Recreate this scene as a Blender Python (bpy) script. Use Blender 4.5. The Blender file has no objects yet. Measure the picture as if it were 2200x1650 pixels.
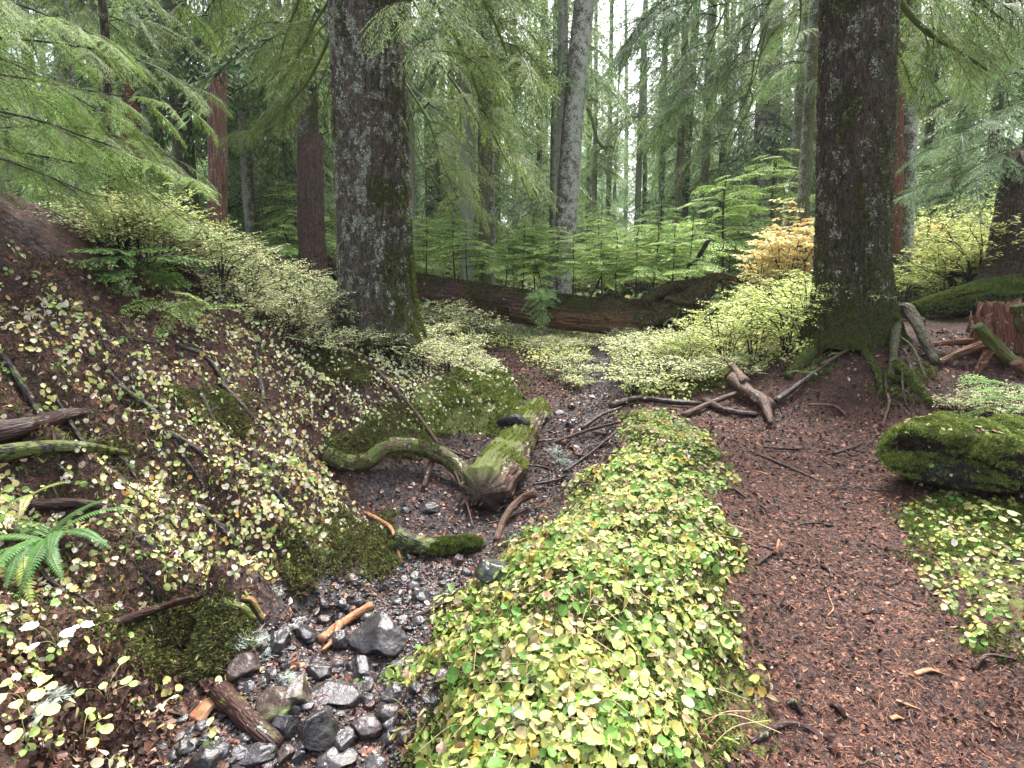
import bpy, math, random
import numpy as np
from math import radians, sin, cos, pi

# ------------------------------------------------------------------ camera, sky, light, exposure
S = bpy.context.scene
COL = S.collection
FPX, PW, PH, PITCH = 1200.0, 2200.0, 1650.0, radians(8.5)
CAM = np.array([0.0, 0.0, 1.5])
cd = bpy.data.cameras.new('camera')
cd.sensor_width = 36.0
cd.lens = 36.0 * FPX / PW
cd.clip_start = 0.05
cd.clip_end = 2000.0
cam = bpy.data.objects.new('camera', cd)
COL.objects.link(cam)
cam.location = CAM
cam.rotation_euler = (pi / 2 - PITCH, 0, 0)
S.camera = cam

SUN_EL, SUN_AZ = radians(62), radians(15)
w = bpy.data.worlds.new('World')
S.world = w
w.use_nodes = True
nt = w.node_tree
nt.nodes.clear()
sky = nt.nodes.new('ShaderNodeTexSky')
sky.sky_type = 'NISHITA'
sky.sun_disc = False
sky.sun_elevation = SUN_EL
sky.sun_rotation = SUN_AZ
sky.air_density = 1.0
sky.dust_density = 6.0
sky.ozone_density = 0.6
hs = nt.nodes.new('ShaderNodeHueSaturation')
hs.inputs['Saturation'].default_value = 0.62
bg = nt.nodes.new('ShaderNodeBackground')
bg.inputs['Strength'].default_value = 0.15
out = nt.nodes.new('ShaderNodeOutputWorld')
nt.links.new(sky.outputs[0], hs.inputs['Color'])
nt.links.new(hs.outputs[0], bg.inputs['Color'])
nt.links.new(bg.outputs[0], out.inputs['Surface'])
sd = bpy.data.lights.new('sun', 'SUN')
sd.energy = 2.6
sd.angle = radians(25)
sd.color = (1.0, 0.975, 0.97)
so = bpy.data.objects.new('sun', sd)
COL.objects.link(so)
so.rotation_euler = (pi / 2 - SUN_EL, 0, -SUN_AZ + pi)
S.view_settings.view_transform = 'Standard'
S.view_settings.look = 'None'
S.view_settings.gamma = 1.0
S.view_settings.use_curve_mapping = False
S.view_settings.exposure = 2.32
S.cycles.use_denoising = True
S.cycles.max_bounces = 6
S.cycles.diffuse_bounces = 4
S.cycles.glossy_bounces = 2
S.cycles.transmission_bounces = 3
S.cycles.transparent_max_bounces = 4
S.cycles.volume_bounces = 0

# ------------------------------------------------------------------ projection helpers
FWD = np.array([0, cos(PITCH), -sin(PITCH)])
UPV = np.array([0, sin(PITCH), cos(PITCH)])


def at(px, py, Y):
    """world point seen at photo pixel (px, py) at the distance Y ahead"""
    d = FWD + np.array([1.0, 0, 0]) * (px - 1100) / FPX + UPV * (825 - py) / FPX
    return CAM + d * (Y / d[1])


def proj(P):
    v = np.asarray(P) - CAM
    zc = np.maximum(v @ FWD, 1e-3)
    return 1100 + FPX * v[..., 0] / zc, 825 - FPX * (v @ UPV) / zc, zc


# ------------------------------------------------------------------ noise
def _hash(x, y, z, seed):
    h = (x.astype(np.uint32) * np.uint32(374761393) + y.astype(np.uint32) * np.uint32(668265263)
         + z.astype(np.uint32) * np.uint32(2246822519) + np.uint32((seed * 3266489917) & 0xffffffff))
    h = (h ^ (h >> np.uint32(13))) * np.uint32(1274126177)
    h = h ^ (h >> np.uint32(16))
    return h.astype(np.float64) / 4294967295.0 * 2 - 1


def vnoise(P, seed=0):
    P = np.asarray(P, float)
    i = np.floor(P).astype(np.int64)
    f = P - i
    u = f * f * (3 - 2 * f)
    r = 0
    for dx in (0, 1):
        wx = u[:, 0] if dx else 1 - u[:, 0]
        for dy in (0, 1):
            wy = u[:, 1] if dy else 1 - u[:, 1]
            for dz in (0, 1):
                wz = u[:, 2] if dz else 1 - u[:, 2]
                r = r + wx * wy * wz * _hash(i[:, 0] + dx, i[:, 1] + dy, i[:, 2] + dz, seed)
    return r


def fbm(P, o=4, seed=0, g=0.5):
    P = np.asarray(P, float)
    a, s, r = 1.0, 0, 0
    for k in range(o):
        r = r + a * vnoise(P * 2 ** k + 17.3 * k, seed + k)
        s += a
        a *= g
    return r / s


def n2(x, y, sc, o=3, seed=0):
    x = np.ravel(x)
    return fbm(np.stack([x * sc, np.ravel(y) * sc, np.full(len(x), 0.37)], 1), o, seed)


# ------------------------------------------------------------------ terrain: surveyed points (photo x, photo y, distance)
CP = [  # trail on the right
    (1700, 1650, 1.85), (2250, 1650, 1.85), (1950, 1500, 2.12), (1650, 1400, 2.35), (1660, 1250, 2.8), (2000, 1300, 2.65),
    (1640, 1100, 3.7), (1850, 1100, 3.7), (1750, 980, 5.0), (1600, 960, 5.2), (1900, 960, 5.0), (1600, 890, 6.2), (1800, 890, 6.0),
    (2050, 900, 5.4), (2250, 880, 5.2), (1500, 870, 6.8), (1500, 900, 6.2),
    # right rim
    (2250, 1150, 3.1), (2050, 1150, 3.3), (2250, 1350, 2.3), (2000, 1050, 3.9), (2250, 1040, 3.8),
    # mound under the right hand tree, stump bench
    (1760, 800, 6.4), (1850, 770, 6.4), (1930, 780, 6.2), (1700, 820, 6.6), (1980, 860, 5.6), (1700, 760, 7.3), (1830, 700, 7.2), (1950, 700, 7.0),
    (2100, 800, 6.0), (2250, 790, 5.8), (2030, 700, 7.4), (2200, 690, 7.6), (2000, 650, 9.5), (2300, 620, 10.0), (1600, 740, 9.0),
    # ground under the shrubs, centre right
    (1500, 800, 8.0), (1400, 840, 7.6), (1350, 870, 7.0), (1620, 800, 7.6), (1450, 740, 10.5), (1600, 680, 12.0), (1700, 640, 15.0),
    # stream bed
    (300, 1750, 1.85), (600, 1750, 1.85), (850, 1750, 1.85), (450, 1600, 2.14), (700, 1600, 2.18), (620, 1480, 2.48), (850, 1480, 2.5), (650, 1380, 2.85), (850, 1380, 2.85),
    (700, 1290, 3.25), (900, 1280, 3.3), (1030, 1230, 3.6), (880, 1200, 3.75), (1000, 1150, 4.1), (850, 1110, 4.4), (950, 1060, 4.85), (1100, 1120, 4.25),
    (1120, 1060, 4.8), (1190, 1010, 5.25), (850, 1030, 5.0), (780, 1060, 4.7), (1260, 960, 5.9), (1180, 940, 6.3), (960, 950, 6.2), (1020, 920, 6.6), (1160, 880, 7.2), (1260, 870, 7.4), (1280, 820, 8.6),
    (1290, 770, 10.3), (1290, 735, 12.5), (1300, 712, 15.0),
    # far trail
    (1180, 850, 8.0), (1110, 790, 9.6), (1030, 748, 11.5), (1180, 760, 10.8), (1120, 720, 13.0), (1400, 700, 13.0),
    # clover mound
    (950, 1700, 1.56), (1200, 1720, 1.47), (1500, 1700, 1.52), (1050, 1550, 1.80), (1300, 1550, 1.72), (1520, 1550, 1.86), (1020, 1420, 2.15), (1250, 1400, 2.08), (1500, 1400, 2.22),
    (1120, 1280, 2.62), (1300, 1250, 2.60), (1500, 1250, 2.7), (1210, 1160, 3.12), (1350, 1120, 3.3), (1500, 1100, 3.5), (1330, 1000, 4.25), (1480, 1000, 4.4),
    (1370, 930, 5.3), (1460, 930, 5.4), (1380, 890, 6.2),
    # foot of the left bank
    (430, 1420, 2.72), (330, 1520, 2.4), (250, 1620, 2.08), (520, 1310, 3.12), (640, 1220, 3.5), (800, 1180, 3.8), (720, 1080, 4.45), (700, 1030, 4.75),
    # lip of the left bank
    (0, 1750, 1.5), (0, 1500, 1.9), (200, 1500, 2.12), (0, 1350, 2.2), (250, 1380, 2.35), (450, 1330, 2.72), (540, 1240, 3.05), (350, 1250, 2.75), (150, 1200, 2.7), (700, 1150, 3.75), (600, 1130, 3.6), (820, 1130, 4.1),
    (-100, 1100, 2.65), (100, 1050, 2.95), (300, 1050, 3.25), (500, 1000, 3.9), (650, 1000, 4.3), (760, 930, 5.3), (850, 920, 5.75), (900, 930, 5.95),
    (-100, 950, 2.9), (100, 850, 3.4), (300, 850, 3.9), (500, 850, 4.6), (700, 850, 5.5), (880, 860, 6.3), (1000, 880, 6.7), (1090, 880, 6.9), (1110, 830, 7.7),
    (-100, 650, 3.4), (50, 650, 3.8), (200, 680, 4.2), (400, 720, 4.9), (600, 760, 5.7), (750, 760, 6.5), (880, 780, 7.2), (1000, 790, 8.2), (950, 740, 9.2),
    (-100, 400, 4.0), (0, 440, 4.3), (100, 490, 4.7), (220, 540, 5.2), (350, 590, 5.8), (500, 630, 6.5), (650, 680, 7.0), (820, 715, 7.4), (700, 670, 8.0), (900, 700, 9.5),
    # behind the left crest
    (200, 560, 7.0), (0, 480, 6.5), (400, 600, 8.5), (-300, 420, 5.5), (600, 630, 11.0), (0, 560, 11.0), (-400, 560, 12.0),
    # far floor
    (900, 640, 18.0), (1200, 640, 19.0), (1500, 625, 19.0), (1900, 610, 18.0), (2400, 600, 18.0), (300, 600, 18.0), (-400, 590, 20.0),
    (-400, 560, 40), (500, 575, 38), (1100, 585, 38), (1700, 580, 38), (2500, 560, 40),
    (-600, 520, 90), (500, 530, 90), (1100, 540, 90), (1700, 530, 90), (2800, 520, 90)]
CPW = [at(*c) for c in CP]
CPW += [np.array(p) for p in [(-3, 0, 0.35), (0, 0, -0.1), (3, 0, 0.1), (-8, 0, 2.2), (8, 0, 0.6), (0, -6, 0), (-20, -20, 3), (20, -20, 2), (0, -60, 3),
                              (-60, 0, 5), (60, 0, 4), (-60, 20, 5), (60, 20, 4), (0, 200, 16), (-120, 150, 16), (120, 150, 16), (-200, -50, 10), (200, -50, 10)]]
CPW = np.array(CPW)


def _kern(d):
    return -np.sqrt(d * d + 0.05 ** 2)


_X = CPW[:, :2]
_D = np.linalg.norm(_X[:, None] - _X[None], axis=2)
_n = len(_X)
_A = np.zeros((_n + 3, _n + 3))
_A[:_n, :_n] = _kern(_D) - np.eye(_n) * 0.012
_A[:_n, _n] = 1
_A[:_n, _n + 1:] = _X
_A[_n, :_n] = 1
_A[_n + 1:, :_n] = _X.T
_W = np.linalg.solve(_A, np.r_[CPW[:, 2], 0, 0, 0])


def hbase(x, y):
    x = np.ravel(np.asarray(x, float))
    y = np.ravel(np.asarray(y, float))
    r = np.empty(len(x))
    for a in range(0, len(x), 40000):
        xs, ys = x[a:a + 40000], y[a:a + 40000]
        d = np.sqrt((xs[:, None] - _X[None, :, 0]) ** 2 + (ys[:, None] - _X[None, :, 1]) ** 2)
        r[a:a + 40000] = _kern(d) @ _W[:_n] + _W[_n] + _W[_n + 1] * xs + _W[_n + 2] * ys
    return r


def pip(px, py, poly):
    """points in polygon"""
    poly = np.array(poly, float)
    ins = np.zeros(len(px), bool)
    j = len(poly) - 1
    for i in range(len(poly)):
        xi, yi = poly[i]
        xj, yj = poly[j]
        c = ((yi > py) != (yj > py)) & (px < (xj - xi) * (py - yi) / (yj - yi + 1e-9) + xi)
        ins ^= c
        j = i
    return ins


def ground_poly(pix):
    """outline of a patch of ground given as photo pixels, as world x, y"""
    r = []
    for px, py in pix:
        d = FWD + np.array([1.0, 0, 0]) * (px - 1100) / FPX + UPV * (825 - py) / FPX
        t = np.geomspace(0.6, 150, 500)
        Q = CAM + d * t[:, None]
        below = np.nonzero(Q[:, 2] < hbase(Q[:, 0], Q[:, 1]))[0]
        k = below[0] if len(below) else 499
        r.append(Q[k, :2])
    return np.array(r)


BED = ground_poly([(330, 1640), (400, 1480), (470, 1400), (560, 1320), (640, 1240), (800, 1200), (900, 1165), (740, 1060), (720, 1025), (900, 1000), (960, 940), (1110, 900), (1190, 860), (1250, 840), (1262, 790),
                   (1275, 740), (1305, 740), (1310, 800), (1340, 850), (1330, 900), (1330, 960), (1230, 1050), (1190, 1130), (1060, 1220), (950, 1320), (900, 1440), (870, 1560), (820, 1640)])
PATH = ground_poly([(1680, 1640), (1610, 1450), (1570, 1300), (1560, 1150), (1550, 1020), (1500, 930), (1440, 890), (1400, 870), (1480, 855), (1560, 840), (1650, 800), (1710, 830), (1830, 870), (2000, 890), (2150, 900),
                    (1960, 960), (1930, 1060), (1960, 1180), (2030, 1280), (2100, 1380), (2199, 1440), (2199, 1640)])
FARPATH = ground_poly([(1010, 742), (1070, 750), (1130, 790), (1200, 830), (1250, 870), (1150, 890), (1120, 850), (1090, 800)])
MOUND = ground_poly([(820, 1649), (900, 1500), (950, 1380), (1010, 1300), (1100, 1200), (1200, 1100), (1240, 1040), (1340, 990), (1330, 900), (1380, 880), (1450, 890), (1520, 950), (1550, 1050), (1560, 1200),
                     (1575, 1300), (1600, 1400), (1640, 1530), (1680, 1649)])
EDGE = [BED, PATH, FARPATH, MOUND]
BED[0] = BED[0] + (BED[0] - BED[1]) * 2.0
BED[-1] = BED[-1] + np.array([0.1, -1.2])
PATH[0] = PATH[0] + np.array([0.0, -1.5])
PATH[-1] = PATH[-1] + np.array([0.3, -1.5])


def h(x, y, fine=True):
    x = np.ravel(np.asarray(x, float))
    y = np.ravel(np.asarray(y, float))
    z = hbase(x, y)
    d = np.hypot(x, y)
    flat = np.where(pip(x, y, PATH), 0.25, 1.0)
    k = np.clip(d / 6, 0.5, 3)
    z = z + flat * (0.055 * n2(x, y, 1.6, 2, 3) * k)
    lb = np.clip((-(x) - 0.28 * y + 0.55) / 0.9, 0, 1) * np.clip((9 - y) / 3, 0, 1)
    q = n2(x + 0.35 * n2(x, y, 1.3, 2, 41), y * 1.6, 1.5, 2, 43)
    z = z + lb * (0.12 * (1 - 2.6 * np.abs(q)) * np.clip(d / 3.5, 0.4, 1.2) + 0.02 * n2(x, y, 3.3, 2, 47))
    if fine:
        z = z + flat * 0.028 * n2(x, y, 6.5, 3, 9) + 0.006 * n2(x, y, 30, 2, 11)
    return z


def h1(x, y):
    return float(h([x], [y])[0])


def gp(px, py, lift=0.0):
    """the ground point seen at a photo pixel"""
    d = FWD + np.array([1.0, 0, 0]) * (px - 1100) / FPX + UPV * (825 - py) / FPX
    t = np.geomspace(0.6, 150, 900)
    Q = CAM + d * t[:, None]
    b = np.nonzero(Q[:, 2] < h(Q[:, 0], Q[:, 1]))[0]
    k = b[0] if len(b) else 899
    P = Q[k].copy()
    P[2] = h1(P[0], P[1]) + lift
    return P


def gnormal(x, y, e=0.04):
    hx = (h(x + e, y) - h(x - e, y)) / (2 * e)
    hy = (h(x, y + e) - h(x, y - e)) / (2 * e)
    n = np.stack([-hx, -hy, np.ones_like(hx)], 1)
    return n / np.linalg.norm(n, axis=1, keepdims=True)


# ------------------------------------------------------------------ mesh helpers
def mesh(name, V, F, mat, parent=None, col=None, smooth=True, mask=None, loc=None, F4=None, tc=None):
    """one mesh object; F (n,3) triangles and F4 (n,4) quads"""
    V = np.asarray(V, np.float32)
    me = bpy.data.meshes.new(name)
    if callable(mat):
        mat = mat()
    parts = []
    tot = []
    if F is not None and len(F):
        F = np.asarray(F, np.int32)
        parts.append(F.ravel())
        tot.append(np.full(len(F), F.shape[1], np.int32))
    if F4 is not None and len(F4):
        F4 = np.asarray(F4, np.int32)
        parts.append(F4.ravel())
        tot.append(np.full(len(F4), 4, np.int32))
    li = np.concatenate(parts)
    tot = np.concatenate(tot)
    me.vertices.add(len(V))
    me.vertices.foreach_set('co', V.ravel())
    me.loops.add(len(li))
    me.loops.foreach_set('vertex_index', li)
    me.polygons.add(len(tot))
    me.polygons.foreach_set('loop_start', np.r_[0, np.cumsum(tot)[:-1]].astype(np.int32))
    me.polygons.foreach_set('loop_total', tot)
    me.polygons.foreach_set('use_smooth', np.full(len(tot), bool(smooth)))
    for nm, c in (('Col', col), ('mask', mask)):
        if c is not None:
            a = me.color_attributes.new(nm, 'FLOAT_COLOR', 'POINT')
            c = np.asarray(c, np.float32)
            if c.ndim == 1:
                c = np.tile(c, (len(V), 1))
            if c.shape[1] == 3:
                c = np.concatenate([c, np.ones((len(c), 1), np.float32)], 1)
            a.data.foreach_set('color', c.ravel())
    if mat.get('axial'):
        if tc is None:
            tc = tube.tc if len(tube.tc) == len(V) else V
        a = me.attributes.new('tc', 'FLOAT_VECTOR', 'POINT')
        a.data.foreach_set('vector', np.asarray(tc, np.float32).ravel())
    me.materials.append(mat)
    me.update()
    me.validate()
    o = bpy.data.objects.new(name, me)
    COL.objects.link(o)
    if parent is not None:
        o.parent = parent
    if loc is not None:
        o.location = loc
    return o


def tag(o, label, cat, group=None, kind=None):
    o['label'] = label
    if cat:
        o['category'] = cat
    if group:
        o['group'] = group
    if kind:
        o['kind'] = kind
    return o


def thing(name, label, cat, loc=(0, 0, 0), rz=0, group=None):
    o = bpy.data.objects.new(name, None)
    o.empty_display_size = 0.1
    COL.objects.link(o)
    o.location = loc
    o.rotation_euler = (0, 0, rz)
    return tag(o, label, cat, group)


def copy_tree(o, parent=None):
    c = o.copy()
    COL.objects.link(c)
    c.parent = parent
    for ch in list(o.children):
        copy_tree(ch, c)
    return c


class MB:
    """collects pieces (vertices, faces, colours, masks) into one mesh"""
    def __init__(s):
        s.V, s.F, s.Q, s.C, s.M, s.T, s.n = [], [], [], [], [], [], 0

    def add(s, V, F=None, Q=None, C=(0.1, 0.1, 0.1), M=(0, 0, 0)):
        V = np.asarray(V, float)
        if len(V) == 0:
            return
        if F is not None and len(F):
            s.F.append(np.asarray(F) + s.n)
        if Q is not None and len(Q):
            s.Q.append(np.asarray(Q) + s.n)
        s.V.append(V)
        s.T.append(tube.tc if len(tube.tc) == len(V) else V)
        C = np.asarray(C, float)
        M = np.asarray(M, float)
        s.C.append(np.tile(C, (len(V), 1)) if C.ndim == 1 else C)
        s.M.append(np.tile(M, (len(V), 1)) if M.ndim == 1 else M)
        s.n += len(V)

    def build(s, name, mat, parent=None, smooth=True, origin=None):
        V = np.concatenate(s.V)
        if origin is not None:
            V = V - np.asarray(origin)
        return mesh(name, V, np.concatenate(s.F) if s.F else None, mat, parent, np.concatenate(s.C), smooth, np.concatenate(s.M),
                    F4=np.concatenate(s.Q) if s.Q else None, tc=np.concatenate(s.T))


def smoothpath(P, n=8):
    """Catmull-Rom through the control points"""
    P = np.asarray(P, float)
    E = np.vstack([2 * P[0] - P[1], P, 2 * P[-1] - P[-2]])
    o = []
    for i in range(1, len(E) - 2):
        t = np.linspace(0, 1, n, endpoint=False)[:, None]
        a, b, c, d = E[i - 1], E[i], E[i + 1], E[i + 2]
        o.append(0.5 * (2 * b + (c - a) * t + (2 * a - 5 * b + 4 * c - d) * t ** 2 + (3 * b - a - 3 * c + d) * t ** 3))
    o.append(E[-2][None])
    return np.vstack(o)


def tube(P, R, seg=10, amp=0.0, fr=3.0, seed=0, cap=True, ridge=0.0, oval=1.0):
    """tube along P with radius R; amp: uneven surface, ridge: long splinters"""
    P = np.asarray(P, float)
    n = len(P)
    R = np.broadcast_to(np.asarray(R, float), (n,)) if np.ndim(R) == 0 or len(R) == n else np.interp(np.linspace(0, 1, n), np.linspace(0, 1, len(R)), R)
    T = np.gradient(P, axis=0)
    T /= np.linalg.norm(T, axis=1, keepdims=True) + 1e-9
    u = np.cross(T[0], [0, 0, 1.0])
    if np.linalg.norm(u) < 0.05:
        u = np.array([1.0, 0, 0])
    u /= np.linalg.norm(u)
    U = np.empty_like(P)
    for i in range(n):
        u = u - T[i] * np.dot(u, T[i])
        u /= np.linalg.norm(u) + 1e-9
        U[i] = u
    B = np.cross(T, U)
    a = np.linspace(0, 2 * pi, seg, endpoint=False)
    ca, sa = np.cos(a), np.sin(a)
    s = np.r_[0, np.cumsum(np.linalg.norm(np.diff(P, axis=0), axis=1))]
    dirs = U[:, None] * ca[None, :, None] + B[:, None] * sa[None, :, None] * oval
    rr = np.repeat(R[:, None], seg, 1)
    if amp > 0:
        C = np.stack([np.repeat(ca[None], n, 0) * fr, np.repeat(sa[None], n, 0) * fr, np.repeat((s / max(R.max(), 1e-3))[:, None], seg, 1) * fr * 0.25], 2).reshape(-1, 3)
        rr = rr * (1 + amp * fbm(C, 3, seed).reshape(n, seg))
    if ridge > 0:
        C = np.stack([np.repeat(ca[None], n, 0) * 6, np.repeat(sa[None], n, 0) * 6, np.repeat((s / max(R.max(), 1e-3))[:, None], seg, 1) * 0.35], 2).reshape(-1, 3)
        rr = rr * (1 - ridge * np.abs(fbm(C, 2, seed + 5)).reshape(n, seg) * 1.6)
    V = (P[:, None] + dirs * rr[..., None]).reshape(-1, 3)
    tcv = np.stack([ca[None] * rr, sa[None] * rr, np.repeat(s[:, None], seg, 1)], 2).reshape(-1, 3) + P[0] * 1.7
    i = np.arange(n - 1)[:, None] * seg
    j = np.arange(seg)[None]
    j2 = (j + 1) % seg
    Q = np.stack([i + j, i + j2, i + seg + j2, i + seg + j], 2).reshape(-1, 4)
    F = np.zeros((0, 3), int)
    if cap:
        V = np.vstack([V, P[0] - T[0] * R[0] * 0.15, P[-1] + T[-1] * R[-1] * 0.25])
        tcv = np.vstack([tcv, [0, 0, s[0]], [0, 0, s[-1]]])
        k0, k1 = n * seg, n * seg + 1
        j = np.arange(seg)
        F = np.vstack([np.stack([np.full(seg, k0), (j + 1) % seg, j], 1), np.stack([np.full(seg, k1), (n - 1) * seg + j, (n - 1) * seg + (j + 1) % seg], 1)])
    tube.tc = tcv
    return V, F, Q


tube.tc = []


def rots(az, tilt, tiltdir, rng=None):
    """rotation matrices: spin az about z, then lean by tilt toward the direction tiltdir"""
    ca, sa = np.cos(az), np.sin(az)
    Z = np.zeros_like(ca)
    O = np.ones_like(ca)
    A = np.stack([np.stack([ca, -sa, Z], -1), np.stack([sa, ca, Z], -1), np.stack([Z, Z, O], -1)], -2)
    kx, ky = -np.sin(tiltdir), np.cos(tiltdir)
    c, s = np.cos(tilt), np.sin(tilt)
    B = np.stack([np.stack([c + kx * kx * (1 - c), kx * ky * (1 - c), ky * s], -1),
                  np.stack([kx * ky * (1 - c), c + ky * ky * (1 - c), -kx * s], -1),
                  np.stack([-ky * s, kx * s, c], -1)], -2)
    return B @ A


def align(N):
    """tilt and tilt direction that lay z on the normals N"""
    return np.arccos(np.clip(N[:, 2], -1, 1)), np.arctan2(N[:, 1], N[:, 0])


def scatter(mb, T, P, R, sc, C, jit=None):
    """place the template T = (V, F, shade) at P with rotations R, scales sc and colours C"""
    V, F, sh = T
    n, m = len(P), len(V)
    if n == 0:
        return
    sc = np.asarray(sc, float)
    sc3 = sc[:, None, None] if sc.ndim == 1 else sc[:, None, :]
    X = np.einsum('nij,nmj->nmi', R, V[None] * sc3) + P[:, None]
    FF = (F[None] + (np.arange(n) * m)[:, None, None]).reshape(-1, F.shape[1])
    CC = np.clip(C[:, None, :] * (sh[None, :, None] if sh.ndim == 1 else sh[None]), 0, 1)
    if F.shape[1] == 3:
        mb.add(X.reshape(-1, 3), F=FF, C=CC.reshape(-1, 3))
    else:
        mb.add(X.reshape(-1, 3), Q=FF, C=CC.reshape(-1, 3))


def pick(rng, n, cols, wts, var=0.12):
    cols = np.array(cols)
    wts = np.array(wts, float) / np.sum(wts)
    c = cols[rng.choice(len(cols), n, p=wts)]
    v = 1 + rng.normal(0, var, (n, 1))
    return np.clip(c * v * (1 + rng.normal(0, var * 0.35, (n, 3))), 0.003, 0.9)


def on_surface(V, F4, F3, n, rng, ok=None):
    """random points with normals on a mesh"""
    T = [np.asarray(F4)[:, [0, 1, 2]], np.asarray(F4)[:, [0, 2, 3]]] if F4 is not None and len(F4) else []
    if F3 is not None and len(F3):
        T.append(np.asarray(F3))
    T = np.vstack(T)
    a, b, c = V[T[:, 0]], V[T[:, 1]], V[T[:, 2]]
    N = np.cross(b - a, c - a)
    A = np.linalg.norm(N, axis=1)
    N = N / (A[:, None] + 1e-12)
    wt = A.copy()
    if ok is not None:
        wt = wt * ok((a + b + c) / 3, N)
    wt /= wt.sum()
    k = rng.choice(len(T), n, p=wt)
    r1, r2 = rng.random(n), rng.random(n)
    f = r1 + r2 > 1
    r1[f], r2[f] = 1 - r1[f], 1 - r2[f]
    return a[k] + (b[k] - a[k]) * r1[:, None] + (c[k] - a[k]) * r2[:, None], N[k]


# ------------------------------------------------------------------ materials
_M = {}


def newmat(name):
    m = bpy.data.materials.new(name)
    m.use_nodes = True
    t = m.node_tree
    t.nodes.clear()
    o = t.nodes.new('ShaderNodeOutputMaterial')
    return m, t, o


def nd(t, typ, ins=None, **kw):
    n = t.nodes.new(typ)
    for k, v in kw.items():
        setattr(n, k, v)
    for k, v in (ins or {}).items():
        if isinstance(v, bpy.types.NodeSocket):
            t.links.new(v, n.inputs[k])
        else:
            n.inputs[k].default_value = v
    return n


def ramp(t, fac, stops, interp='LINEAR'):
    n = t.nodes.new('ShaderNodeValToRGB')
    n.color_ramp.interpolation = interp
    e = n.color_ramp.elements
    while len(e) < len(stops):
        e.new(0.5)
    for k, (p, c) in enumerate(stops):
        e[k].position = p
        e[k].color = (c, c, c, 1) if np.isscalar(c) else (*c, 1)
    t.links.new(fac, n.inputs[0])
    return n.outputs[0]


def mixc(t, f, a, b, mode='MIX'):
    n = t.nodes.new('ShaderNodeMix')
    n.data_type = 'RGBA'
    n.blend_type = mode
    for k, v in ((0, f), (6, a), (7, b)):
        if isinstance(v, bpy.types.NodeSocket):
            t.links.new(v, n.inputs[k])
        else:
            n.inputs[k].default_value = v if k == 0 else (*v, 1)
    return n.outputs[2]


def mth(t, op, a, b=0.0, clamp=False):
    n = t.nodes.new('ShaderNodeMath')
    n.operation = op
    n.use_clamp = clamp
    for k, v in ((0, a), (1, b)):
        if isinstance(v, bpy.types.NodeSocket):
            t.links.new(v, n.inputs[k])
        else:
            n.inputs[k].default_value = v
    return n.outputs[0]


def coords(t, scale=(1, 1, 1), rot=(0, 0, 0)):
    c = t.nodes.new('ShaderNodeTexCoord')
    m = nd(t, 'ShaderNodeMapping', {'Vector': c.outputs['Object'], 'Scale': scale, 'Rotation': rot})
    return m.outputs[0]


def noise(t, vec, scale, detail=3, rough=0.55):
    return nd(t, 'ShaderNodeTexNoise', {'Vector': vec, 'Scale': scale, 'Detail': detail, 'Roughness': rough}).outputs[0]


def leafmat(name, trans=0.3, rough=0.45, spec=0.4):
    """leaves and needles: colour per leaf, a little light passes through"""
    if name in _M:
        return _M[name]
    m, t, o = newmat(name)
    c = nd(t, 'ShaderNodeAttribute', attribute_name='Col').outputs['Color']
    v = noise(t, coords(t), 40, 2)
    c2 = mixc(t, 1.0, c, ramp(t, v, [(0.3, 0.78), (0.7, 1.18)]), 'MULTIPLY')
    p = nd(t, 'ShaderNodeBsdfPrincipled', {'Base Color': c2, 'Roughness': rough, 'Specular IOR Level': spec})
    tr = nd(t, 'ShaderNodeBsdfTranslucent', {'Color': c2})
    mx = nd(t, 'ShaderNodeMixShader', {0: trans, 1: p.outputs[0], 2: tr.outputs[0]})
    t.links.new(mx.outputs[0], o.inputs['Surface'])
    _M[name] = m
    return m


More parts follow.
